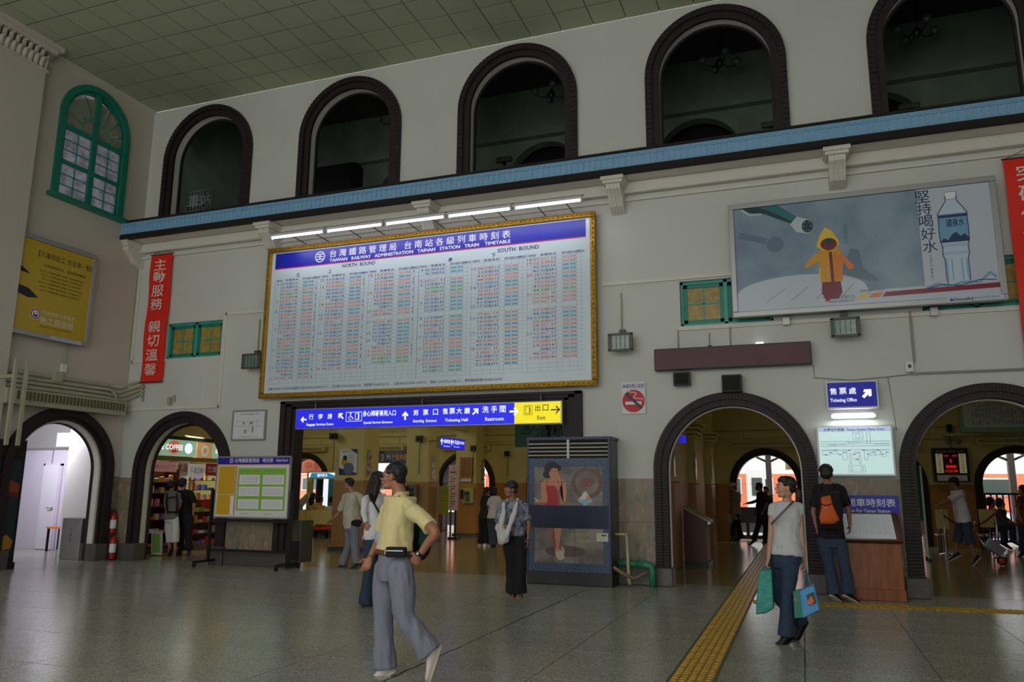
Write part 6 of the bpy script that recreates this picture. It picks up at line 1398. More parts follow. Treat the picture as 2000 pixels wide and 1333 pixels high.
# ================================================================ GALLERY FITTINGS
M_globe = mat('globe_glass', (74, 78, 84), .3)
for k, (u, v0, v1, yy) in enumerate(((1077, 129, 183, 15.3), (1406, 68, 122, 15.3), (1790, 5, 62, 15.3), (770, 175, 236, 15.3))):
    a, b = at(u, v0, yy), at(u, v1, yy); t = thing('chandelier', tuple(a), 'unlit globe chandelier hanging in the dark gallery behind the %s arch' % ('third', 'fourth', 'fifth', 'second')[k], 'chandelier', 'chandeliers in the gallery')
    MB().tube([a, b], .018, M_blk, 6).build('rod', t); MB().lathe(tuple(b), [(.02, .1), (.07, .03), (.09, 0), (.06, -.08), (.01, -.12)], M_blk, 10).build('hub', t); MB().cyl(a - V(0, 0, .02), .10, .04, M_blk, 10).build('canopy', t); MB().tube([a, a + V(0, 0, 11.3 - a.z)], .012, M_blk, 5).build('upper_rod', t)
    for j in range(4):
        an = .4 + j * pi / 2; dr = V(math.cos(an), math.sin(an), 0); e = b + dr * .36
        MB().tube([b, b + dr * .16 - V(0, 0, .1), b + dr * .3 - V(0, 0, .06), e], .014, M_blk, 6).build('arm', t); MB().ell(e + V(0, 0, .04), (.09, .09, .09), M_globe).build('globe', t)
for k, (u, v) in enumerate(((984, 311), (1505, 242), (1776, 207))):
    a = at(u, v, 16.9); t = thing('exit_lamp', tuple(a), 'small unlit oblong lamp low on the gallery wall behind the %s arch' % ('third', 'fourth', 'fifth')[k], 'lamp', 'oblong lamps in the gallery')
    MB().box(a.x - .2, a.x + .2, 16.86, 17.0, a.z - .06, a.z + .06, mat('lamp_olive', (84, 88, 70), .5)).build('housing', t, bevel=.03); MB().box(a.x - .03, a.x + .03, 16.9, 17.0, a.z - .14, a.z - .05, M_blk).build('stem', t)
a = at(390, 392, 13.9); t = thing('lattice_sign', tuple(a), 'dark lettered lattice standing in the first gallery arch', 'sign')
mb = MB(); [mb.box(a.x - .36 + .09 * k, a.x - .345 + .09 * k, 13.9, 13.92, a.z - .25, a.z + .25, M_blk) for k in range(9)]; [mb.box(a.x - .36, a.x + .38, 13.9, 13.92, a.z - .25 + z, a.z - .235 + z, M_blk) for z in (0, .25, .49)]; mb.build('lattice', t)
p = Panel((a.x, 13.895, a.z), YR, YU); p.text('車站', 0, 0, .34, M_blk, 1, bold=.02); p.mb.build('characters', t)
a = at(655, 345, 16.5); t = thing('cupboard', tuple(a), 'dark cupboard low in the gallery behind the second arch', 'cupboard'); a2 = at(692, 316, 16.5); a1 = at(612, 330, 16.5); MB().box(a1.x, a2.x, 16.5, 16.95, 6.95, a2.z, M_blkm).build('body', t); MB().box(a1.x + .05, a2.x - .05, 16.47, 16.5, 7.2, a2.z - .1, M_blk).build('door', t)
# ================================================================ PEOPLE
def solid(mb, voxel, it=3, fold=0, fscale=(9, 9, 4), seed=0, inflate=0):
    """fuse overlapping closed shapes into one continuous smooth skin"""
    me = bpy.data.meshes.new('s'); me.from_pydata(mb.v, [], mb.f)
    o = bpy.data.objects.new('s', me); COL.objects.link(o)
    r = o.modifiers.new('r', 'REMESH'); r.mode = 'VOXEL'; r.voxel_size = voxel
    if it: s = o.modifiers.new('s', 'SMOOTH'); s.iterations = it; s.factor = .5
    bpy.context.view_layer.update()
    out = bpy.data.meshes.new_from_object(o.evaluated_get(bpy.context.evaluated_depsgraph_get()))
    bpy.data.objects.remove(o); bpy.data.meshes.remove(me)
    if fold or inflate:
        n = len(out.vertices); co = np.empty(n * 3); out.vertices.foreach_get('co', co); co = co.reshape(-1, 3)
        no = np.array([v.normal[:] for v in out.vertices])
        d = np.array([noise.noise((c[0] * fscale[0] + seed, c[1] * fscale[1], c[2] * fscale[2])) + .5 * noise.noise((c[0] * fscale[0] * 2.3 + seed, c[1] * fscale[1] * 2.3, c[2] * fscale[2] * 2.1 + (c[0] + c[1]) * 6)) for c in co])
        co = co + no * (d * fold + inflate)[:, None]
        out.vertices.foreach_set('co', co.ravel())
    out.polygons.foreach_set('use_smooth', [True] * len(out.polygons)); out.update()
    return out
def cr(pts, rad, n=5):
    """Catmull-Rom through joints with radii"""
    P_ = [pts[0] * 2 - pts[1]] + pts + [pts[-1] * 2 - pts[-2]]; out = []; ro = []
    for i in range(len(pts) - 1):
        a, b, c, d = P_[i:i + 4]
        for k in range(n):
            t = k / n; out.append(.5 * ((2 * b) + (c - a) * t + (2 * a - 5 * b + 4 * c - d) * t * t + (3 * b - a - 3 * c + d) * t ** 3)); ro.append(rad[i] + (rad[i + 1] - rad[i]) * t)
    out.append(pts[-1]); ro.append(rad[-1]); return out, ro
def limb(mb, pts, rad, m, n=14, ends=True):
    p, r = cr(pts, rad); mb.tube(p, r, m, n)
    if ends:
        mb.ell(p[0], (r[0] * .98,) * 3, m); mb.ell(p[-1], (r[-1] * .98,) * 3, m)
def oval(mb, secs, m, n=20):
    """torso loft; secs: (centre, lateral, forward, a, b)"""
    R = []
    for c, la, fo, a, b in secs:
        R.append([c + la * (a * math.copysign(abs(math.cos(t)) ** .85, math.cos(t))) + fo * (b * math.copysign(abs(math.sin(t)) ** .85, math.sin(t))) for t in [2 * pi * k / n for k in range(n)]])
    mb.rings(R, m)
SKIN = {}
def skin(c): return mat('skin_%d_%d_%d' % c, c, .5, var=.08, scale=12)
M_hair = mat('hair_black', (20, 18, 20), .45, bump=.6, bscale=90, vec=(1, 1, .2))
M_eyew = mat('eye_white', (200, 198, 190), .3); M_eyed = mat('eye_dark', (22, 16, 14), .2)
def cloth(name, c, rough=.85, **k): return mat(name, c, rough, bump=.25, bscale=26, var=k.pop('var', .08), scale=k.pop('scale', 7), **k)

def hand(mb, w, d, pn, S, m, curl=.5, side=1):
    """palm + five fingers; w wrist, d direction, pn palm normal, side: +1 thumb along d x pn"""
    d = d.normalized(); pn = (pn - d * pn.dot(d)).normalized(); s = d.cross(pn) * side
    k = S
    c = w + d * .045 * k
    R = []
    for t, a, b in ((0, .024, .017), (.03, .034, .016), (.065, .042, .014), (.092, .040, .012)):
        R.append([w + d * (t * k) + s * (a * k * math.cos(q)) + pn * (b * k * math.sin(q)) for q in [2 * pi * j / 12 for j in range(12)]])
    mb.rings(R, m)
    for j, (off, L) in enumerate(((.030, .068), (.011, .077), (-.009, .072), (-.028, .056))):
        p0 = w + d * (.078 * k) + s * (off * k * .95); a = 0; pts = [p0]; p = p0
        for seg, f in enumerate((.44, .32, .24)):
            a += curl * (.55 if seg == 0 else .8) + .06 * j
            dir_ = d * math.cos(a) + pn * math.sin(a) + s * (off * .8)
            p = p + dir_.normalized() * (L * f * k * 1.05); pts.append(p)
        mb.tube(pts, [.0095 * k, .009 * k, .0082 * k, .0065 * k], m, 8); mb.ell(pts[-1], (.0068 * k,) * 3, m, n=8, k=5)
    b = w + d * (.022 * k) + s * (.026 * k); m1 = b + (s * .75 + d * .55 + pn * .35).normalized() * (.038 * k); e = m1 + (d * .95 + pn * .45 + s * .1).normalized() * (.030 * k)
    mb.tube([b, m1, e], [.014 * k, .0105 * k, .0085 * k], m, 8); mb.ell(e, (.0088 * k,) * 3, m, n=8, k=5)

def shoe(t, an, toe, shin, m, ms, S, name='shoe', sandal=False, msk=None):
    d = toe - an; u = (an - shin).normalized() * -1; u = (u - d.normalized() * u.dot(d.normalized())).normalized(); d = d.normalized(); s = d.cross(u)
    fd = (toe - an); L = fd.length
    base = an - u * (.075 * S)
    mb = MB(); R = []
    for x, w_, h, lift in ((-.065, .022, .050, .006), (-.05, .034, .075, 0), (-.01, .038, .10, 0), (.05, .040, .085, 0), (.10, .044, .062, 0), (.15, .045, .048, .002), (.185, .036, .038, .006), (.205, .018, .024, .010)):
        R.append([base + d * (x * S) + s * (w_ * S * math.cos(q)) + u * (S * (lift + max(0, (math.sin(q) * .5 + .5)) ** .75 * h)) for q in [2 * pi * j / 14 for j in range(14)]])
    mb.rings(R, m if not sandal else msk)
    o = mb.build(name, t)
    mb = MB(); mb.rings([[base + d * (x * S) + s * (w_ * S) + u * (S * z) for w_, z in ((-w2, -.006), (w2, -.006), (w2, .014), (-w2, .014))] for x, w2 in ((-.068, .02), (-.05, .036), (0, .040), (.06, .041), (.12, .048), (.17, .045), (.20, .03), (.212, .012))], ms, smooth=False)
    mb.build('sole', o)
    if sandal:
        mb = MB(); mb.tube([base + d * (.06 * S) + s * (.046 * S) + u * .01, base + d * (.08 * S) + u * (.085 * S), base + d * (.06 * S) - s * (.046 * S) + u * .01], .012 * S, ms, 6); mb.build('strap', o)
    return o

def person(label, Y0, J, face=180, tilt=0, S=1.0, vox=.008, top=None, bottom=None, sk=(176, 124, 96), hair='short', shoes=None, hemt=-.12, sleeve='short', flare=.075, group=None, curl=(.5, .5), wide=1.0, seated=False, seat_only=False, headpx=None, leg=1.0, fem=False, sandal=False, shorts=0, belly=0, pn=(None, None), waist=.13):
    t = thing('person', tuple(at(*J['head'][:2], Y0)), label, 'person', group)
    W = {k: at(v[0], v[1], Y0 + (v[2] if len(v) > 2 else 0)) for k, v in J.items()}
    zmin = 0.0
    hd = W['head']; nk = W['neck']; sl, sr = W['sl'], W['sr']; hl, hr = W['hipl'], W['hipr']
    hm = (hl + hr) / 2; sm = (sl + sr) / 2
    fa = math.radians(face); f = V(math.cos(fa), math.sin(fa), 0)
    up0 = (hd - nk).normalized(); up0 = (V(0, 0, 1) * .8 + up0 * .2).normalized(); f = (f + V(0, 0, math.tan(math.radians(tilt)))).normalized(); r = f.cross(up0).normalized(); u = r.cross(f)
    def hp(x, y, z): return hd + r * (x * S) + f * (y * S) + u * (z * S)
    HX = (r, f, u)
    msk = skin(sk); mb = MB()
    def e(x, y, z, a, b, c): mb.ell(hp(x, y, z), (a * S, b * S, c * S), msk, HX, 14, 9)
    e(0, -.014, .030, .074, .092, .086); e(0, .028, -.008, .060, .060, .078); e(0, .030, -.062, .049, .050, .046); e(0, .064, -.092, .022, .02, .018)
    for s in (-1, 1): e(s * .034, .052, -.026, .026, .024, .028); e(s * .074, -.008, -.006, .010, .020, .031); e(s * .010, .094, -.030, .008, .009, .007); e(s * .03, .04, -.08, .024, .03, .02)
    mb.tube([hp(0, .080, .018), hp(0, .094, -.004), hp(0, .108, -.026)], [.009 * S, .010 * S, .012 * S], msk, 8)
    e(0, .070, .028, .044, .018, .011); e(0, .088, -.052, .021, .011, .006); e(0, .086, -.061, .018, .011, .007)
    limb(mb, [hp(0, -.022, -.045), nk + (hd - nk) * .25, nk - V(0, 0, .03)], [.052 * S, .05 * S * (.88 if fem else 1), .07 * S], msk)
    la_s = (sr - sl); la_s.z *= .3; la_s.normalize(); la_h = (hr - hl); la_h.z = 0; la_h.normalize()
    spine = nk - hm; L = spine.length; ax = spine.normalized()
    def sec(tt, a, b, gr=0, fwd=0):
        la = la_h.lerp(la_s, max(0, min(1, tt))).normalized(); fo = ax.cross(la)
        fo = -fo if fo.dot(f) < -.2 and abs(fo.dot(f)) > .2 and False else fo
        c = hm + spine * tt
        return (c + fo * fwd, la, fo, (a * S * wide + gr), (b * S + gr))
    # forward sense of the torso: perpendicular to the lateral axis (person's right x up)
    B = [(-.16, .11, .085), (-.05, .155, .11), (.08, .16, .112), (.35, .132, .098 + belly * .6), (.55, .145, .108), (.75, .165, .115), (.90, .15, .095), (.98, .085, .07)]
    if fem: B = [(-.16, .11, .085), (-.05, .16, .11), (.08, .155, .108), (.35, .115, .085), (.55, .128, .1), (.72, .14, .115), (.90, .125, .08), (.98, .07, .06)]
    oval(mb, [sec(tt, a - .012, b - .012) for tt, a, b in B], msk)
    ra = [.050, .042, .037, .033, .025] if not fem else [.042, .035, .031, .028, .021]
    ra = [q * S for q in ra]
    for i, (s_, e_, w_, h_) in enumerate((('sl', 'el', 'wl', 'hl'), ('sr', 'er', 'wr', 'hr_'))):
        if e_ not in W: continue
        P_ = [W[s_], (W[s_] + W[e_]) / 2, W[e_], W[e_].lerp(W[w_], .4), W[w_]]
        limb(mb, P_, ra, msk)
        h_ = 'handl' if i == 0 else 'handr'
        d = (W[h_] - W[w_]) if h_ in W else (W[w_] - W[e_])
        inward = (hm - W[w_]); nrm = pn[i] or inward
        hand(mb, W[w_], d, Vector(nrm), S * (.92 if fem else 1), msk, curl[i], 1 if (d.cross(Vector(nrm))).dot(f) > 0 else -1)
    legs = []
    for i, (h_, k_, a_) in enumerate((('hipl', 'kl', 'al'), ('hipr', 'kr', 'ar'))):
        if k_ not in W: continue
        legs.append((W[h_], W[k_], W[a_]))
        limb(mb, [W[h_], W[h_].lerp(W[k_], .5), W[k_], W[k_].lerp(W[a_], .35), W[a_]], [.078 * S, .066 * S, .050 * S, .050 * S, .033 * S], msk)
        mb.ell(W[a_] - V(0, 0, .03), (.035 * S,) * 3, msk)
    body = link('body', solid(mb, vox), t)
    body.data.materials.append(msk)
    # shirt
    if top:
        mb = MB(); g = .012 + (.0 if fem else .006)
        secs = [(hemt, .16, .118), (hemt + .06, .163, .12)] + [(tt, max(a, .145 if not fem else .12), max(b, .108 if not fem else .09) + (belly if .05 < tt < .6 else 0)) for tt, a, b in B if tt > hemt + .1]
        g += .010 if hemt < .12 else 0
        oval(mb, [sec(tt, a, b, g * (.6 if tt > .5 else 1), (belly * .5 if .05 < tt < .6 else 0)) for tt, a, b in secs], top)
        for s_, e_, w_ in (('sl', 'el', 'wl'), ('sr', 'er', 'wr')):
            mb.ell(W[s_] - V(0, 0, .005), (.062 * S * (.85 if fem else 1),) * 3, top)
            mb.tube([nk - V(0, 0, .025), (nk - V(0, 0, .03)).lerp(W[s_], .5) + V(0, 0, .004), W[s_]], [.052 * S, .05 * S, .056 * S * (.85 if fem else 1)], top, 12)
            if sleeve == 'none' or e_ not in W: continue
            if sleeve == 'cap': limb(mb, [W[s_], W[s_].lerp(W[e_], .28)], [.058 * S * (.85 if fem else 1), .056 * S * (.85 if fem else 1)], top, ends=False)
            elif sleeve == 'short': limb(mb, [W[s_], W[s_].lerp(W[e_], .4), W[s_].lerp(W[e_], .80)], [.062 * S, .064 * S, .066 * S], top, ends=False)
            else: limb(mb, [W[s_], W[s_].lerp(W[e_], .5), W[e_], W[e_].lerp(W[w_], .5), W[e_].lerp(W[w_], .95)], [.062 * S, .055 * S, .050 * S, .044 * S, .038 * S], top, ends=False)
        sh = link('shirt', solid(mb, max(vox, .008), 3, fold=.015 * S, fscale=(9, 9, 7), seed=face), t); sh.data.materials.append(top)
    if bottom:
        mb = MB(); g = .012
        oval(mb, [sec(tt, a, b, g) for tt, a, b in [(-.18, .12, .10), (-.05, .16, .115), (.06, .158, .115)] + ([(.13, .15, .112)] if waist <= .13 else [(.15, .150, .113), (waist, .142, .110)])], bottom)
        for h0, k0, a0 in legs:
            if shorts: P_ = [h0, h0.lerp(k0, .5), k0.lerp(a0, shorts)]; R_ = [.10 * S, .095 * S, .088 * S]
            else: P_ = [h0, h0.lerp(k0, .5), k0, k0.lerp(a0, .5), a0.lerp(k0, -.04)]; R_ = [.098 * S * leg, .088 * S * leg, .07 * S * leg, (.066 * .5 + flare * .5) * S, flare * S]
            limb(mb, P_, R_, bottom, ends=False); mb.ell(h0 - V(0, 0, .01), (R_[0] * .98,) * 3, bottom)
        tr = link('trousers', solid(mb, max(vox, .008), 3, fold=.013 * S, fscale=(13, 13, 4), seed=face + 3), t); tr.data.materials.append(bottom)
    if shoes:
        for k_, a_, t_ in (('kl', 'al', 'tl'), ('kr', 'ar', 'tr')):
            if t_ in W: shoe(t, W[a_], W[t_], W[k_], shoes[0], shoes[1], S, 'sandal' if sandal else 'shoe', sandal, msk)
    # hair
    mb = MB()
    def h(x, y, z, a, b, c): mb.ell(hp(x, y, z), (a * S, b * S, c * S), M_hair, HX, 14, 9)
    if hair != 'none':
        h(0, -.028, .042, .083, .090, .086); h(0, -.062, -.002, .066, .042, .062)
        if hair != 'receding': h(0, .018, .080, .070, .062, .044)
        else: h(0, -.03, .075, .074, .07, .05)
        for s in (-1, 1): h(s * .069, .012, .040, .013, .026, .026)
    if hair in ('thick', 'long', 'bob'): h(0, -.02, .058, .093, .1, .088); h(0, -.06, 0, .085, .055, .075)
    if hair == 'bob':
        for s in (-1, 1): h(s * .070, -.015, -.03, .022, .05, .06)
        h(0, -.07, -.05, .075, .04, .06)
    if hair == 'long':
        for s in (-.045, 0, .045): mb.tube([hp(s, -.05, .02), hp(s * 1.2, -.085, -.08), hp(s * 1.3, -.10, -.20), hp(s, -.10, -.31)], [.055 * S, .052 * S, .045 * S, .02 * S], M_hair, 10)
    if hair == 'ponytail':
        mb.tube([hp(0, -.10, -.01), hp(0, -.135, -.03), hp(0, -.14, -.10), hp(0, -.115, -.19)], [.022 * S, .034 * S, .036 * S, .014 * S], M_hair, 10)
    hh = link('hair', solid(mb, max(.007, vox), 2, fold=.007 * S, fscale=(38, 38, 14), seed=7), t); hh.data.materials.append(M_hair)
    if vox < .012:
        for s in (-1, 1):
            eb = MB(); eb.ell(hp(s * .031, .080, .008), (.013 * S, .010 * S, .008 * S), M_eyew, HX, 10, 6); eo = eb.build('eye', t)
            MB().ell(hp(s * .031, .0885, .008), (.006 * S, .004 * S, .0065 * S), M_eyed, HX, 8, 5).build('iris', eo)
            MB().tube([hp(s * .016, .088, .028), hp(s * .032, .088, .033), hp(s * .048, .078, .028)], .0035 * S, M_hair, 6).build('eyebrow', t)
        MB().ell(hp(0, .094, -.056), (.020 * S, .006 * S, .007 * S), skin((150, 84, 76)), HX, 10, 6).build('lips', t)
    return t, W, hp, HX, sec
L_den = cloth('denim', (58, 74, 104), var=.3, scale=16); L_dend = cloth('denim_dark', (46, 64, 88), var=.3, scale=14); L_gry = cloth('trouser_grey', (128, 130, 144)); L_blk = cloth('cloth_black', (20, 20, 24)); L_wht = cloth('cloth_white', (222, 220, 224)); L_crm = cloth('shirt_cream', (200, 194, 174)); L_pal = cloth('shirt_pale_yellow', (222, 206, 150), var=.05)
L_shw = mat('shoe_white', (214, 206, 200), .5); L_shb = mat('shoe_black', (26, 24, 26), .4); L_solb = mat('sole_beige', (190, 176, 150), .6); L_solw = mat('sole_white', (190, 188, 186), .6)

# ---- 1 man in the pale yellow polo shirt, striding left in the foreground
J = dict(head=(768, 931, -.02), neck=(783, 968), sl=(806, 996, -.17), el=(850, 1040, -.30), wl=(819, 1086, -.27), handl=(803, 1106, -.22),
         sr=(757, 991, .17), er=(744, 1046, .26), wr=(723, 1090, .14), handr=(714, 1112, .10),
         hipl=(781, 1110, -.10), hipr=(756, 1110, .10), kl=(792, 1206, -.12), al=(838, 1273, -.06), tl=(824, 1316, -.10), kr=(748, 1209, .08), ar=(752, 1302, .08), tr=(708, 1326, .03))
t, W, hp, HX, sec = person('man in pale yellow polo shirt and grey trousers striding across the foreground', 5.92, J, face=188, tilt=2, S=1.02, vox=.0058, top=L_pal, bottom=L_gry, sk=(168, 112, 84), hair='receding', shoes=(L_shw, L_solb), hemt=.19, waist=.235, flare=.098, leg=1.12, belly=.012, curl=(.75, .55), pn=((-.3, .9, 0), (.2, -.8, .2)))
def sidebar(a, b, r, m, nm, n=8): return MB().tube([a, b], r, m, n).build(nm, t)
# sunglasses
g = MB()
for s in (-1, 1): g.ell(hp(s * .036, .094, .004), (.031, .014, .021), M_glassd, HX, 12, 7); g.tube([hp(s * .058, .088, .010), hp(s * .076, .04, .010), hp(s * .08, -.01, .006)],   .0055, M_steel, 6)
g.tube([hp(-.012, .100, .010), hp(.012, .100, .010)], .004, M_steel, 6)
g.build('sunglasses', t, label='dark sunglasses with silver arms')
# collar and placket
m_ = L_pal; mb = MB()
for s in (-1, 1):
    mb.tube([W['neck'] + HX[1] * -.06 + V(0, 0, .02), W['neck'] + HX[0] * (s * .065) + V(0, 0, .012), W['neck'] + HX[0] * (s * .03) + HX[1] * .085 - V(0, 0, .045)], [.016, .018, .012], m_, 8)
mb.build('collar', t)
mb = MB(); mb.tube([W['neck'] + HX[1] * .105 - V(0, 0, .05), W['neck'] + HX[1] * .135 - V(0, 0, .22)], .006, mat('lanyard', (150, 96, 66), .7), 6); mb.build('lanyard', t); MB().obox(W['neck'] + HX[1] * .145 - V(0, 0, .24), (HX[0], HX[1], (0, 0, 1)), (.018, .005, .028), M_white).build('pendant', t)
# belt and pouch
bl = MB(); R = []
c0, la, fo, a, b = sec(.215, .162, .128, .020)
bl.rings([[c0 + V(0, 0, z) + la * (a * k_ * math.cos(q)) + fo * (b * k_ * math.sin(q)) for q in [2 * pi * j / 24 for j in range(24)]] for z, k_ in ((-.02, 1.0), (-.02, 1.035), (.02, 1.035), (.02, 1.0))], mat('belt_brown', (110, 64, 36), .4)); bl.build('belt', t)
pc = at(774, 1079, 5.92 - .21); po = MB(); po.obox(pc, ((.97, .2, 0), (-.2, .97, 0), (0, 0, 1)), (.085, .03, .04), L_blk); po.build('belt_pouch', t, bevel=.015); MB().obox(pc - V(0, .033, -.012), ((.97, .2, 0), (-.2, .97, 0), (0, 0, 1)), (.07, .003, .003), M_steel).build('zip', t)
# watch, bracelet, bag behind
wv = (W['wl'] - W['el']).normalized(); wc = W['wl'] - wv * .02
MB().tube([wc - wv * .012, wc + wv * .012], .033, L_blk, 14).build('watch_strap', t); MB().cyl(wc + V(-.01, -.032, 0), .018, .012, M_steel, 14, ax=(-.3, -1, .1)).build('watch_case', t)
wv2 = (W['wr'] - W['er']).normalized(); MB().tube([W['wr'] - wv2 * .01, W['wr'] - wv2 * .002], .031, mat('bracelet', (120, 80, 30), .4), 12).build('bracelet', t)
hk = MB(); hk.ell(at(742, 1052, 5.92 + .2), (.045, .05, .06), mat('blue_wrap', (150, 170, 196), .6)); hk.build('folded_sleeve_guard', t)
b_ = thing('shoulder_bag', tuple(at(822, 1060, 6.15)), 'dark teal and black bag hanging behind the man in the yellow polo shirt', 'bag')
mb = MB(); c_ = at(820, 1056, 6.16); mb.ell(c_, (.11, .10, .17), cloth('bag_black', (16, 20, 22))); me_ = solid(mb, .012, 3, fold=.008); o = link('pouch', me_, b_); me_.materials.append(MATS['bag_black'])
MB().obox(at(829, 1050, 6.07), ((1, .3, 0), (-.3, 1, 0), (0, 0, 1)), (.045, .02, .08), cloth('bag_teal', (20, 74, 66))).build('pocket', b_, bevel=.02); MB().tube([at(800, 992, 6.12), at(815, 1010, 6.2), at(823, 1035, 6.2)], .012, L_blk, 6).build('strap', b_)

# ---- 2 woman with long hair behind him
J = dict(head=(738, 940), neck=(736, 964, .03), sl=(715, 975, -.12), el=(711, 1000, -.16), wl=(715, 1022, -.16), handl=(716, 1032, -.16), sr=(752, 974, .14), er=(757, 1004, .2), wr=(756, 1028, .2),
         hipl=(724, 1046, -.07), hipr=(742, 1046, .08), kl=(720, 1112, -.08), al=(714, 1178, -.06), tl=(702, 1186, -.10), kr=(744, 1115, .1), ar=(742, 1180, .12), tr=(732, 1188, .08))
t, W, hp, HX, sec = person('woman with long black hair and white top half hidden behind the striding man', 9.3, J, face=75, S=.93, vox=.009, top=L_wht, bottom=L_dend, hair='long', shoes=(L_shb, L_shb), sleeve='long', flare=.105, fem=True, hemt=-.1)
MB().tube([at(724, 966, 9.18), at(731, 985, 9.12), at(742, 1004, 9.12), at(752, 1015, 9.2)], .014, L_blk, 6).build('bag_strap', t)

# ---- 3 man in white short-sleeved shirt walking left
J = dict(head=(681, 946), neck=(688, 962, .02), sl=(703, 969, -.16), el=(714, 999, -.2), wl=(712, 1020, -.22), handl=(711, 1028, -.2), sr=(675, 969, .16), er=(661, 1004, .2), wr=(648, 1016, .18), handr=(642, 1021, .18),
         hipl=(693, 1026, -.09), hipr=(683, 1026, .09), kl=(693, 1064, -.1), al=(697, 1100, -.1), tl=(682, 1109, -.12), kr=(681, 1066, .1), ar=(669, 1101, .1), tr=(655, 1108, .08))
t, W, hp, HX, sec = person('grey-haired man in white short-sleeved shirt walking left inside the wide opening', 13.45, J, face=185, S=.98, vox=.010, top=L_crm, bottom=L_gry, shoes=(L_shb, L_shb), hemt=-.1, flare=.095, leg=1.05, belly=.02)
mb = MB(); mb.ell(at(697, 1022, 13.26), (.13, .06, .07), L_blk); o = link('waist_bag', solid(mb, .012, 2, fold=.008), t); o.data.materials.append(L_blk)

# ---- 4 man with his arm in a sling
L_pat = mat('shirt_patterned', (158, 160, 176), .8, var=.7, scale=16, col2=(58, 68, 92), bump=.2, bscale=26)
J = dict(head=(997, 957, -.02), neck=(1001, 977), sl=(1024, 989, .02), el=(1033, 1024, .02), wl=(1031, 1052, 0), handl=(1031, 1064, -.02), sr=(979, 990, 0), er=(973, 1030, -.02), wr=(987, 1031, -.2), handr=(994, 1032, -.22),
         hipl=(1016, 1046, 0), hipr=(995, 1046, 0), kl=(1017, 1104, -.02), al=(1015, 1156, 0), tl=(1012, 1168, -.14), kr=(999, 1104, -.02), ar=(1001, 1156, 0), tr=(996, 1167, -.12))
t, W, hp, HX, sec = person('man in patterned shirt with his arm in a white sling beside the painted air conditioner', 10.85, J, face=-128, S=.97, vox=.0075, top=L_pat, bottom=L_blk, sk=(150, 104, 80), hair='thick', shoes=(L_shb, mat('sandal_brown', (84, 52, 44), .6)), sandal=True, hemt=-.02, flare=.11, leg=1.2, curl=(.35, .6))
mb = MB(); wr = W['wr']; er = W['er']
L_sl = cloth('sling_white', (214, 212, 212), var=.04)
nb = W['neck']
mb.tube([nb + V(-.06, .03, .01), nb + V(-.095, -.10, -.06), at(984, 1000, 10.66), at(979, 1022, 10.62), at(976, 1045, 10.62), at(975, 1064, 10.66)], [.022, .028, .036, .045, .045, .02], L_sl, 10)
mb.tube([nb + V(.07, .03, .01), nb + V(.10, -.09, -.05), at(1003, 1006, 10.64), at(997, 1024, 10.6), at(988, 1048, 10.58), at(979, 1062, 10.62)], [.022, .03, .034, .036, .05, .03], L_sl, 10)
mb.ell(at(979, 1040, 10.64), (.075, .05, .10), L_sl); mb.ell(at(984, 1052, 10.62), (.085, .04, .07), L_sl); mb.ell(at(974, 1032, 10.72), (.05, .06, .07), L_sl)
o = link('sling', solid(mb, .009, 3, fold=.012, fscale=(14, 14, 5)), t, label='white cloth arm sling'); o.data.materials.append(L_sl)
MB().tube([er.lerp(wr, .35), er.lerp(wr, 1.0)], [.043, .036], mat('bandage', (226, 224, 220), .9), 12).build('bandage', t)
MB().tube([W['wl'] + V(0, 0, .012), W['wl'] + V(0, 0, -.004)], .031, M_steel, 12).build('wristwatch', t)

# ---- 5, 6 couple in the distance
J = dict(head=(951, 960), neck=(950, 968), sl=(943, 974), el=(941, 991), wl=(943, 1006), sr=(957, 974), er=(959, 991), wr=(958, 1005), hipl=(941, 1012), hipr=(951, 1012), kl=(940, 1038), al=(938, 1061), tl=(935, 1066, -.05), kr=(950, 1038), ar=(950, 1061), tr=(948, 1066, -.05))
person('woman with ponytail, dark top and wide black trousers beside the farthest pier', 19.7, J, face=80, S=.92, vox=.013, top=cloth('top_dark_green', (34, 40, 32)), bottom=L_blk, hair='ponytail', shoes=(L_shw, L_shw), flare=.10, fem=True, hemt=-.05)
J = dict(head=(966, 961), neck=(967, 969), sl=(958, 975), el=(954, 991), wl=(956, 1004), sr=(975, 975), er=(978, 991), wr=(976, 1004), hipl=(958, 1012), hipr=(968, 1012), kl=(958, 1040), al=(960, 1064), tl=(958, 1070, -.03), kr=(966, 1040), ar=(966, 1064), tr=(966, 1070, -.05))
person('person in white top and grey jeans with dark bobbed hair beside the ponytailed woman', 19.6, J, face=100, S=.93, vox=.013, top=L_wht, bottom=cloth('jeans_grey', (66, 76, 84)), hair='bob', shoes=(L_shb, L_shb), flare=.075, fem=True, hemt=-.02)

# ---- 7 woman with shopping bags
J = dict(head=(1534, 953, -.02), neck=(1538, 980, .02), sl=(1509, 992, .02), el=(1505, 1050, -.02), wl=(1501, 1092, -.06), handl=(1496, 1106, -.08), sr=(1560, 992, .02), er=(1565, 1046, 0), wr=(1571, 1094, .02), handr=(1574, 1110, .02),
         hipl=(1523, 1092, .04), hipr=(1545, 1092, -.04), kl=(1519, 1160, .10), al=(1562, 1214, .26), tl=(1552, 1232, .20), kr=(1538, 1162, -.06), ar=(1536, 1240, -.06), tr=(1511, 1256, -.12))
t, W, hp, HX, sec = person('woman in pale grey sleeveless top and jeans carrying two shopping bags', 8.7, J, face=196, tilt=2, S=.95, vox=.0068, top=cloth('top_pale_grey', (196, 198, 200), var=.06), bottom=L_dend, sk=(196, 146, 122), hair='ponytail', shoes=(L_shb, L_shb), sleeve='cap', flare=.088, fem=True, hemt=.06, waist=.16, curl=(.9, .9))
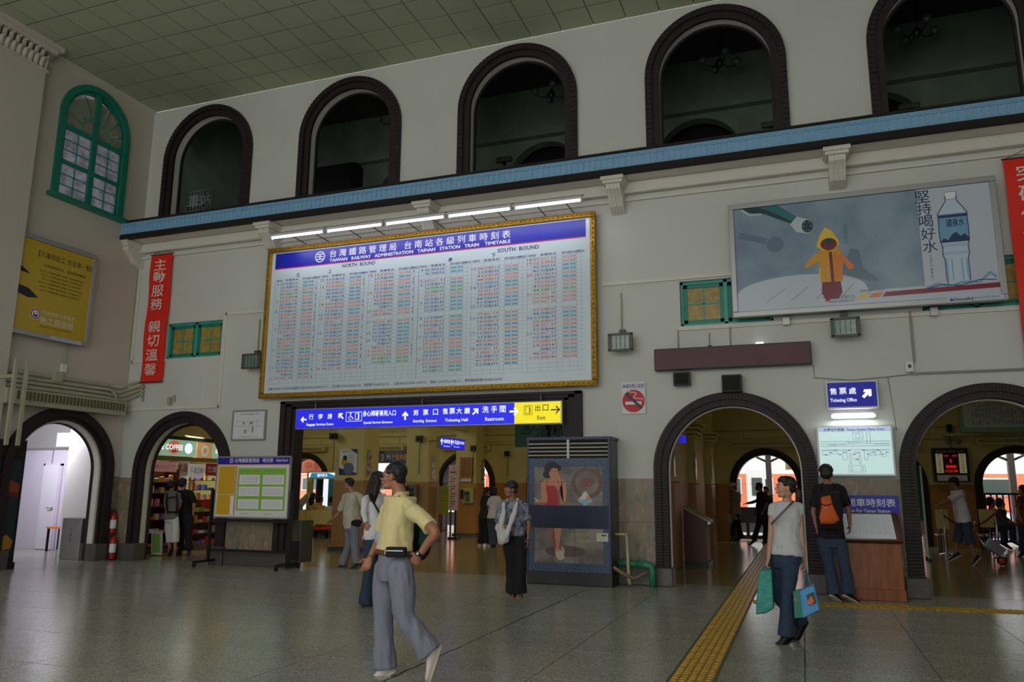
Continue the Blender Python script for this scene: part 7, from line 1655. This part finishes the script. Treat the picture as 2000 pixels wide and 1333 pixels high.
MB().tube([at(1549, 980, 8.62), at(1536, 994, 8.50), at(1520, 1010, 8.50), at(1507, 1024, 8.6)], .012, mat('strap_mauve', (120, 96, 104), .7), 6).build('bag_strap', t)
def bag(label, pts, m, y, dy, handle_to, extra=None):
    b_ = thing('shopping_bag', tuple(at(pts[0][0], pts[0][1], y)), label, 'bag'); P4 = [at(u_, v_, y) for u_, v_ in pts]; n = len(P4)
    c = sum(P4, V(0, 0, 0)) / n; R = []
    for off, k in ((-dy, .96), (-dy * .6, 1.0), (dy * .6, 1.0), (dy, .96)): R.append([c + (p_ - c) * k + V(0, off, 0) for p_ in P4])
    mb = MB(); mb.rings(R, m, smooth=False); mb.build('bag_body', b_, bevel=.008)
    for s in (-.4, .4): MB().tube([P4[0].lerp(P4[1], .25) + V(0, s * dy, 0), handle_to + V(0, s * .02, .0), P4[0].lerp(P4[1], .75) + V(0, s * dy, 0)], .005, m, 6).build('handle', b_)
    if extra: extra(b_, P4)
    return b_
M_tb = mat('bag_teal_plastic', (18, 146, 132), .35, bump=.4, bscale=14, var=.2, scale=6); M_bb = mat('bag_blue_paper', (78, 156, 214), .4, bump=.15, bscale=9, var=.1, scale=5)
bag('smooth teal plastic shopping bag hanging from her nearer hand at the left', [(1484, 1114), (1508, 1112), (1512, 1188), (1496, 1198), (1477, 1200), (1479, 1150)], M_tb, 8.60, .06, W['handl'])
def ex(b_, P4):
    yq = 8.52
    q_ = lambda u_, v_: at(u_, v_, yq)
    MB().prism([q_(1549, 1156), q_(1560, 1152), q_(1566, 1206), q_(1552, 1208)], (0, .04, 0), mat('bag_green', (16, 120, 84), .4)).build('side_panel', b_)
    MB().poly([q_(1575, 1163), q_(1589, 1157), q_(1594, 1178), q_(1580, 1184)], mat('print_dark_green', (20, 66, 50), .5)).build('printed_square', b_); MB().poly([V(0, -.003, 0) + x for x in (q_(1577, 1176), q_(1584, 1164), q_(1590, 1174), q_(1587, 1180), q_(1580, 1182))], mat('print_orange2', (232, 100, 40), .5)).build('printed_fruit', b_)
    MB().poly([V(0, -.003, 0) + x for x in (q_(1551, 1168), q_(1558, 1173), q_(1552, 1174))], MATS['print_orange2']).build('printed_fruit', b_)
bag('sky blue paper shopping bag with orange fruit print hanging at the right', [(1562, 1152), (1590, 1141), (1602, 1190), (1572, 1206), (1556, 1207), (1550, 1158)], M_bb, 8.62, .07, W['handr'], ex)

# ---- 8 man with the orange rucksack, seen from behind
J = dict(head=(1614, 927), neck=(1616, 944), sl=(1596, 957), el=(1589, 1000, .02), wl=(1595, 1032, -.05), handl=(1597, 1046, -.04), sr=(1642, 955), er=(1657, 998, 0), wr=(1660, 1026, .0), handr=(1660, 1042, .02),
         hipl=(1609, 1050), hipr=(1635, 1050), kl=(1619, 1102), al=(1629, 1158), tl=(1641, 1167, .10), kr=(1649, 1102), ar=(1657, 1158), tr=(1673, 1167, .08))
t, W, hp, HX, sec = person('man in black shirt and jeans seen from behind at the wooden timetable desk', 12.12, J, face=88, tilt=-6, S=1.02, vox=.0085, top=L_blk, bottom=cloth('jeans_blue', (56, 72, 98), var=.25, scale=14), sk=(164, 112, 88), hair='thick', shoes=(L_shb, L_solw), hemt=-.02, flare=.09, leg=1.08)
b_ = thing('rucksack', tuple(at(1620, 995, 11.86)), 'black rucksack with bright orange front pocket on the man at the desk', 'rucksack')
M_or = mat('rucksack_orange', (226, 96, 20), .6, bump=.3, bscale=20, var=.12, scale=6)
pts_ = [(1599, 962), (1640, 960), (1648, 1000), (1645, 1036), (1598, 1034), (1596, 1000)]
mb = MB(); c_ = sum((at(a_, b2, 11.86) for a_, b2 in pts_), V(0, 0, 0)) / 6
mb.rings([[c_ + (at(a_, b2, 11.86) - c_) * k_ + V(0, o_, 0) for a_, b2 in pts_] for o_, k_ in ((-.08, .75), (-.05, .95), (.06, 1), (.09, .95))], L_blk); o = link('pack_body', solid(mb, .012, 4, fold=.006), b_); o.data.materials.append(L_blk)
po = [(1603, 972), (1622, 968), (1626, 985), (1640, 1016), (1630, 1024), (1603, 1024), (1600, 1012), (1604, 990)]
mb = MB(); c_ = sum((at(a_, b2, 11.74) for a_, b2 in po), V(0, 0, 0)) / 8
mb.rings([[c_ + (at(a_, b2, 11.74) - c_) * k_ + V(0, o_, 0) for a_, b2 in po] for o_, k_ in ((-.02, .8), (0, 1), (.08, 1))], M_or); mb.build('front_pocket', b_, bevel=.01)
MB().tube([at(1602, 984, 11.71), at(1612, 988, 11.70), at(1624, 985, 11.71)], .006, L_blk, 6).build('strap', b_); MB().cyl(at(1613, 974, 11.72), .012, .01, M_steel, 8, ax=(0, -1, 0)).build('buckle', b_); MB().cyl(at(1613, 993, 11.71), .01, .01, M_white, 8, ax=(0, -1, 0)).build('badge', b_)
for u0, u1 in ((1602, 1600), (1634, 1637)): MB().tube([at(u1, 965, 11.93), at(u0, 952, 12.0), at(u0 + 2, 946, 12.12)], .014, L_blk, 6).build('shoulder_strap', b_)

# ---- 9 man in cap, 10 dark walker, 11 camouflage jacket
J = dict(head=(1431, 952), neck=(1436, 961), sl=(1443, 967, -.15), el=(1442, 985, -.16), wl=(1434, 998, -.16), handl=(1430, 1004, -.16), sr=(1430, 967, .15), er=(1427, 985, .16), wr=(1425, 1000, .1), handr=(1424, 1006, .1), hipl=(1439, 1006, -.08), hipr=(1434, 1006, .08), kl=(1443, 1028, -.08), al=(1447, 1047, -.08), tl=(1440, 1052, -.1), kr=(1433, 1028, .08), ar=(1432, 1046, .08), tr=(1426, 1052, .08))
t, W, hp, HX, sec = person('man in cream cap and loose pale shirt holding a plastic bag by the far arch', 24.0, J, face=182, S=.97, vox=.014, top=cloth('shirt_olive_grey', (128, 128, 112)), bottom=L_blk, hair='short', shoes=(L_shb, L_shb), hemt=-.22, flare=.09)
mb = MB(); mb.ell(hp(0, -.01, .065), (.09, .105, .07), L_crm, HX); mb.ell(hp(0, .10, .045), (.07, .07, .012), L_crm, HX); mb.build('cap', t)
b_ = thing('plastic_bag', tuple(at(1425, 1012, 23.95)), 'thin pale plastic bag held by the man in the cream cap', 'bag'); mb = MB(); mb.ell(at(1425, 1014, 23.95), (.11, .06, .15), L_crm); mb.tube([W['handr'], at(1425, 1008, 23.95)], .03, L_crm, 6); me_ = solid(mb, .015, 2, fold=.012); o = link('bag_body', me_, b_); me_.materials.append(mat('plastic_pale', (170, 160, 130), .4))
J = dict(head=(1482, 952), neck=(1487, 961), sl=(1493, 968, -.15), el=(1497, 986, -.16), wl=(1491, 1000, -.18), sr=(1483, 968, .15), er=(1479, 986, .16), wr=(1476, 1000, .18), hipl=(1491, 1008, -.08), hipr=(1487, 1008, .08), kl=(1497, 1034, -.08), al=(1500, 1054, -.06), tl=(1489, 1061, -.06), kr=(1479, 1034, .08), ar=(1472, 1054, .08), tr=(1463, 1060, .06))
person('man in black shirt walking left, silhouetted against the orange carriage', 23.3, J, face=182, S=1.0, vox=.013, top=L_blk, bottom=cloth('trouser_dark', (34, 34, 38)), sk=(120, 84, 66), hair='short', shoes=(L_shb, L_solb), hemt=-.08, flare=.08)
L_cam = mat('camouflage', (84, 86, 62), .9, var=.6, scale=9, col2=(40, 38, 30))
J = dict(head=(1496, 958), neck=(1497, 967), sl=(1504, 974, .1), el=(1503, 990, -.1), wl=(1490, 996, -.1), sr=(1489, 974, .0), er=(1472, 981, -.1), wr=(1458, 984, -.2), hipl=(1501, 1010, .0), hipr=(1494, 1010, 0), kl=(1502, 1033), al=(1502, 1052), tl=(1500, 1057, -.1), kr=(1495, 1033), ar=(1494, 1052), tr=(1491, 1057, -.1))
person('person in camouflage jacket with outstretched arm behind the black-shirted walker', 24.5, J, face=-120, S=.95, vox=.014, top=L_cam, bottom=L_blk, sleeve='long', shoes=(L_shb, L_shb), hemt=-.1)

# ---- 12 striding man pulling a cart
J = dict(head=(1862, 945), neck=(1868, 957), sl=(1875, 966, -.16), el=(1850, 979, -.24), wl=(1833, 987, -.26), handl=(1825, 990, -.26), sr=(1866, 966, .15), er=(1889, 992, .24), wr=(1899, 1010, .2), handr=(1905, 1013, .18),
         hipl=(1884, 1018, -.09), hipr=(1878, 1018, .09), kl=(1893, 1056, -.1), al=(1905, 1088, -.1), tl=(1893, 1101, -.14), kr=(1870, 1052, .1), ar=(1867, 1081, .12), tr=(1853, 1088, .1))
t, W, hp, HX, sec = person('man in white T-shirt and blue shorts striding left with a hand cart', 19.0, J, face=184, tilt=-8, S=1.0, vox=.011, top=L_wht, bottom=L_den, sk=(150, 104, 80), hair='thick', shoes=(L_shb, L_solw), hemt=-.04, shorts=.25)
b_ = thing('hand_cart', tuple(at(1945, 1075, 19.0)), 'small folding hand cart with grey box and orange wheels behind the striding man', 'cart')
bx = [at(a_, b2, 19.0) for a_, b2 in ((1922, 1067), (1934, 1052), (1963, 1073), (1951, 1087))]
MB().prism([p_ - V(0, .16, 0) for p_ in bx], (0, .32, 0), mat('box_grey_blue', (132, 134, 148), .6, var=.1)).build('box', b_, bevel=.01)
for s in (-1, 1):
    MB().tube([at(1903, 1036, 19.0 + .1 * s), at(1923, 1066, 19 + .14 * s), at(1957, 1092, 19.0 + .14 * s)], .012, M_steel, 6).build('frame_tube', b_)
    c_ = at(1957, 1096, 19.0 + .18 * s); c_.z = max(c_.z, .09); MB().cyl(c_ - V(0, .02, 0), .09, .04, L_blk, 16, ax=(0, 1, 0)).build('tyre', b_); MB().cyl(c_ - V(0, .026, 0), .06, .052, mat('wheel_orange', (214, 74, 36), .4), 14, ax=(0, 1, 0)).build('wheel_hub', b_)
MB().tube([W['handr'] + V(0, 0, 0), at(1903, 1036, 18.9)], .010, M_steel, 6).build('pull_handle', b_); MB().tube([at(1951, 1088, 18.84), at(1951, 1088, 19.16)], .012, M_steel, 6).build('axle', b_)

# ---- 13, 14 couple at the shop
J = dict(head=(335, 949), neck=(335, 960), sl=(326, 967), el=(323, 989), wl=(327, 1003, .12), sr=(348, 967), er=(352, 988, .05), wr=(347, 1000, .15), hipl=(329, 1012), hipr=(341, 1012), kl=(331, 1044), al=(331, 1073), tl=(326, 1083, .0), kr=(343, 1044), ar=(342, 1073), tr=(338, 1084, -.05))
t, W, hp, HX, sec = person('woman in grey top and cropped white trousers with black rucksack at the shop', 14.1, J, face=110, S=.93, vox=.011, top=cloth('top_grey', (120, 118, 116)), bottom=L_wht, hair='thick', shoes=(mat('sandal_tan', (120, 84, 66), .6), L_shb), fem=True, hemt=-.05, shorts=.55)
mb = MB(); mb.tube([at(326, 964, 13.95), at(325, 985, 13.93), at(328, 1004, 13.95)], .02, L_blk, 6); mb.tube([at(345, 964, 13.95), at(347, 985, 13.93), at(345, 1004, 13.95)], .02, L_blk, 6); mb.tube([at(327, 973, 13.92), at(346, 971, 13.92)], .015, L_blk, 6); mb.tube([at(328, 1001, 13.93), at(346, 1001, 13.93)], .02, L_blk, 6); mb.build('rucksack_harness', t)
J = dict(head=(357, 946), neck=(359, 957), sl=(350, 965), el=(348, 988), wl=(352, 1002, .15), sr=(375, 964), er=(379, 988), wr=(377, 1006, .05), hipl=(354, 1014), hipr=(369, 1014), kl=(353, 1046), al=(351, 1074), tl=(345, 1082, .05), kr=(369, 1046), ar=(369, 1074), tr=(368, 1083, -.06))
person('man dressed all in black standing beside the woman at the shop', 14.45, J, face=110, S=1.0, vox=.011, top=L_blk, bottom=L_blk, hair='thick', shoes=(L_shb, L_shb), hemt=-.06, flare=.10, leg=1.1)

# ---- seated and bending people in the left waiting area
def sitter(label, y, u, v, s, face, top, hair, lean=0, hid=True, sk=(176, 124, 96), arm=None, bottom=None, sleeve='short'):
    q = 1524 / (y * 1.085) * .01 # px per cm roughly
    k = q * s
    f = -1 if abs(((face + 180) % 360) - 180) > 90 else 1; prof = abs(math.cos(math.radians(face)))
    P_ = lambda dx, dz, dy=0: (u + dx * k, v + dz * k, dy)
    hw = 17 * (1 - prof * .75); dyy = .16 * prof
    J = dict(head=P_(0, 0), neck=P_(-lean * .4 - 1 * f, 19), sl=P_(-hw - lean * .5, 25, -dyy), sr=P_(hw - lean * .5, 25, dyy), el=P_(-hw * 1.1 + f * prof * 10, 48, -dyy - .03), er=P_(hw * 1.1 + f * prof * 10, 48, dyy), wl=P_(-hw * .7 + f * prof * 30, 58, -dyy), wr=P_(hw * .7 + f * prof * 30, 58, dyy),
             hipl=P_(-lean - 8 * (1 - prof), 74, -.08 * prof), hipr=P_(-lean + 8 * (1 - prof), 74, .08 * prof), kl=P_(-lean - 8 * (1 - prof) + 40 * f * prof, 78, -.08 * prof + .38 * (1 - prof) * (1 if math.sin(math.radians(face)) > 0 else -1)), kr=P_(-lean + 8 * (1 - prof) + 40 * f * prof, 78, .1 * prof + .38 * (1 - prof) * (1 if math.sin(math.radians(face)) > 0 else -1)))
    J['al'] = (J['kl'][0] + 2 * k * f, J['kl'][1] + 40 * k, J['kl'][2]); J['ar'] = (J['kr'][0] + 2 * k * f, J['kr'][1] + 40 * k, J['kr'][2]); J['tl'] = (J['al'][0] + 12 * k * f * prof, J['al'][1] + 6 * k, J['al'][2] + (.15 * (1 - prof)) * (1 if math.sin(math.radians(face)) > 0 else -1)); J['tr'] = (J['ar'][0] + 12 * k * f * prof, J['ar'][1] + 6 * k, J['ar'][2] + (.15 * (1 - prof)) * (1 if math.sin(math.radians(face)) > 0 else -1))
    return person(label, y, J, face=face, S=s, vox=.014, top=top, bottom=bottom or L_dend, sk=sk, hair=hair, shoes=(L_shb, L_shb), hemt=-.02, sleeve=sleeve)
L_yt = cloth('top_yellow', (206, 170, 86)); L_os = mat('shirt_orange_striped', (222, 140, 50), .8, var=.5, scale=14, vec=(.2, .2, 3), col2=(206, 190, 120)); L_tealj = cloth('jacket_slate', (62, 76, 78)); L_oran = mat('shirt_rust', (150, 84, 50), .8, var=.4, scale=10, col2=(84, 50, 34))
J = dict(head=(607, 972), neck=(605, 966), sl=(603, 968, -.15), sr=(602, 967, .15), el=(610, 988, -.18), er=(608, 987, .18), wl=(613, 998, -.15), wr=(612, 997, .15), hipl=(586, 986, -.08), hipr=(585, 986, .08), kl=(588, 1018, -.08), kr=(587, 1017, .08), al=(583, 1042, -.08), ar=(582, 1042, .08), tl=(592, 1046, -.08), tr=(591, 1046, .08))
person('person in white shirt bending over behind the waiting benches', 22.2, J, face=-5, tilt=-50, S=.92, vox=.014, top=L_crm, bottom=L_gry, hair='short', shoes=(L_shb, L_shb), hemt=-.02)
sitter('seated woman with long dark hair and yellow top in the left waiting row', 21.2, 612, 971, .92, 90, L_yt, 'long')
sitter('seated person in orange striped shirt in the left waiting row', 21.0, 627, 977, .84, 70, L_os, 'thick')
sitter('seated person in white shirt at the right end of the left waiting row', 21.2, 648, 978, .9, 80, L_wht, 'thick')
sitter('seated woman with shoulder-length dark hair and slate jacket beyond the red rope', 23.0, 1954, 984, .98, -10, L_tealj, 'bob', sleeve='long')
sitter('seated dark-haired person half hidden behind the slate-jacketed woman', 24.2, 1936, 983, 1.12, 20, L_blk, 'thick')
J = dict(head=(1997, 959), neck=(2001, 968), sl=(1992, 976, -.1), el=(1987, 996, -.14), wl=(1992, 1010, -.18), sr=(2010, 976, .1), er=(2016, 996), wr=(2014, 1010), hipl=(1996, 1022), hipr=(2008, 1022), kl=(1996, 1050), al=(1996, 1077), tl=(1988, 1083), kr=(2008, 1050), ar=(2009, 1077), tr=(2002, 1083))
person('standing person in rust patterned shirt cut by the right edge', 22.0, J, face=190, S=.98, vox=.012, top=L_oran, bottom=L_dend, hair='bob', shoes=(L_shb, L_shb), hemt=-.05)

# print and lettering are many tiny pieces of one flat part
for o in bpy.data.objects:
    if o.parent and o.type == 'MESH' and o.name.split('.')[0] in ('lettering', 'characters', 'print', 'advert_print', 'timetable_rows', 'board_print', 'lit_plan', 'lit_face', 'lit_sign', 'display_face', 'mosaic_border', 'painted_picture', 'printed_rows', 'header_lettering', 'maker_label', 'pictogram', 'intake_grille', 'guard_wires', 'moulding', 'glazing_bars', 'fan_bars'):
        o['kind'] = 'stuff'
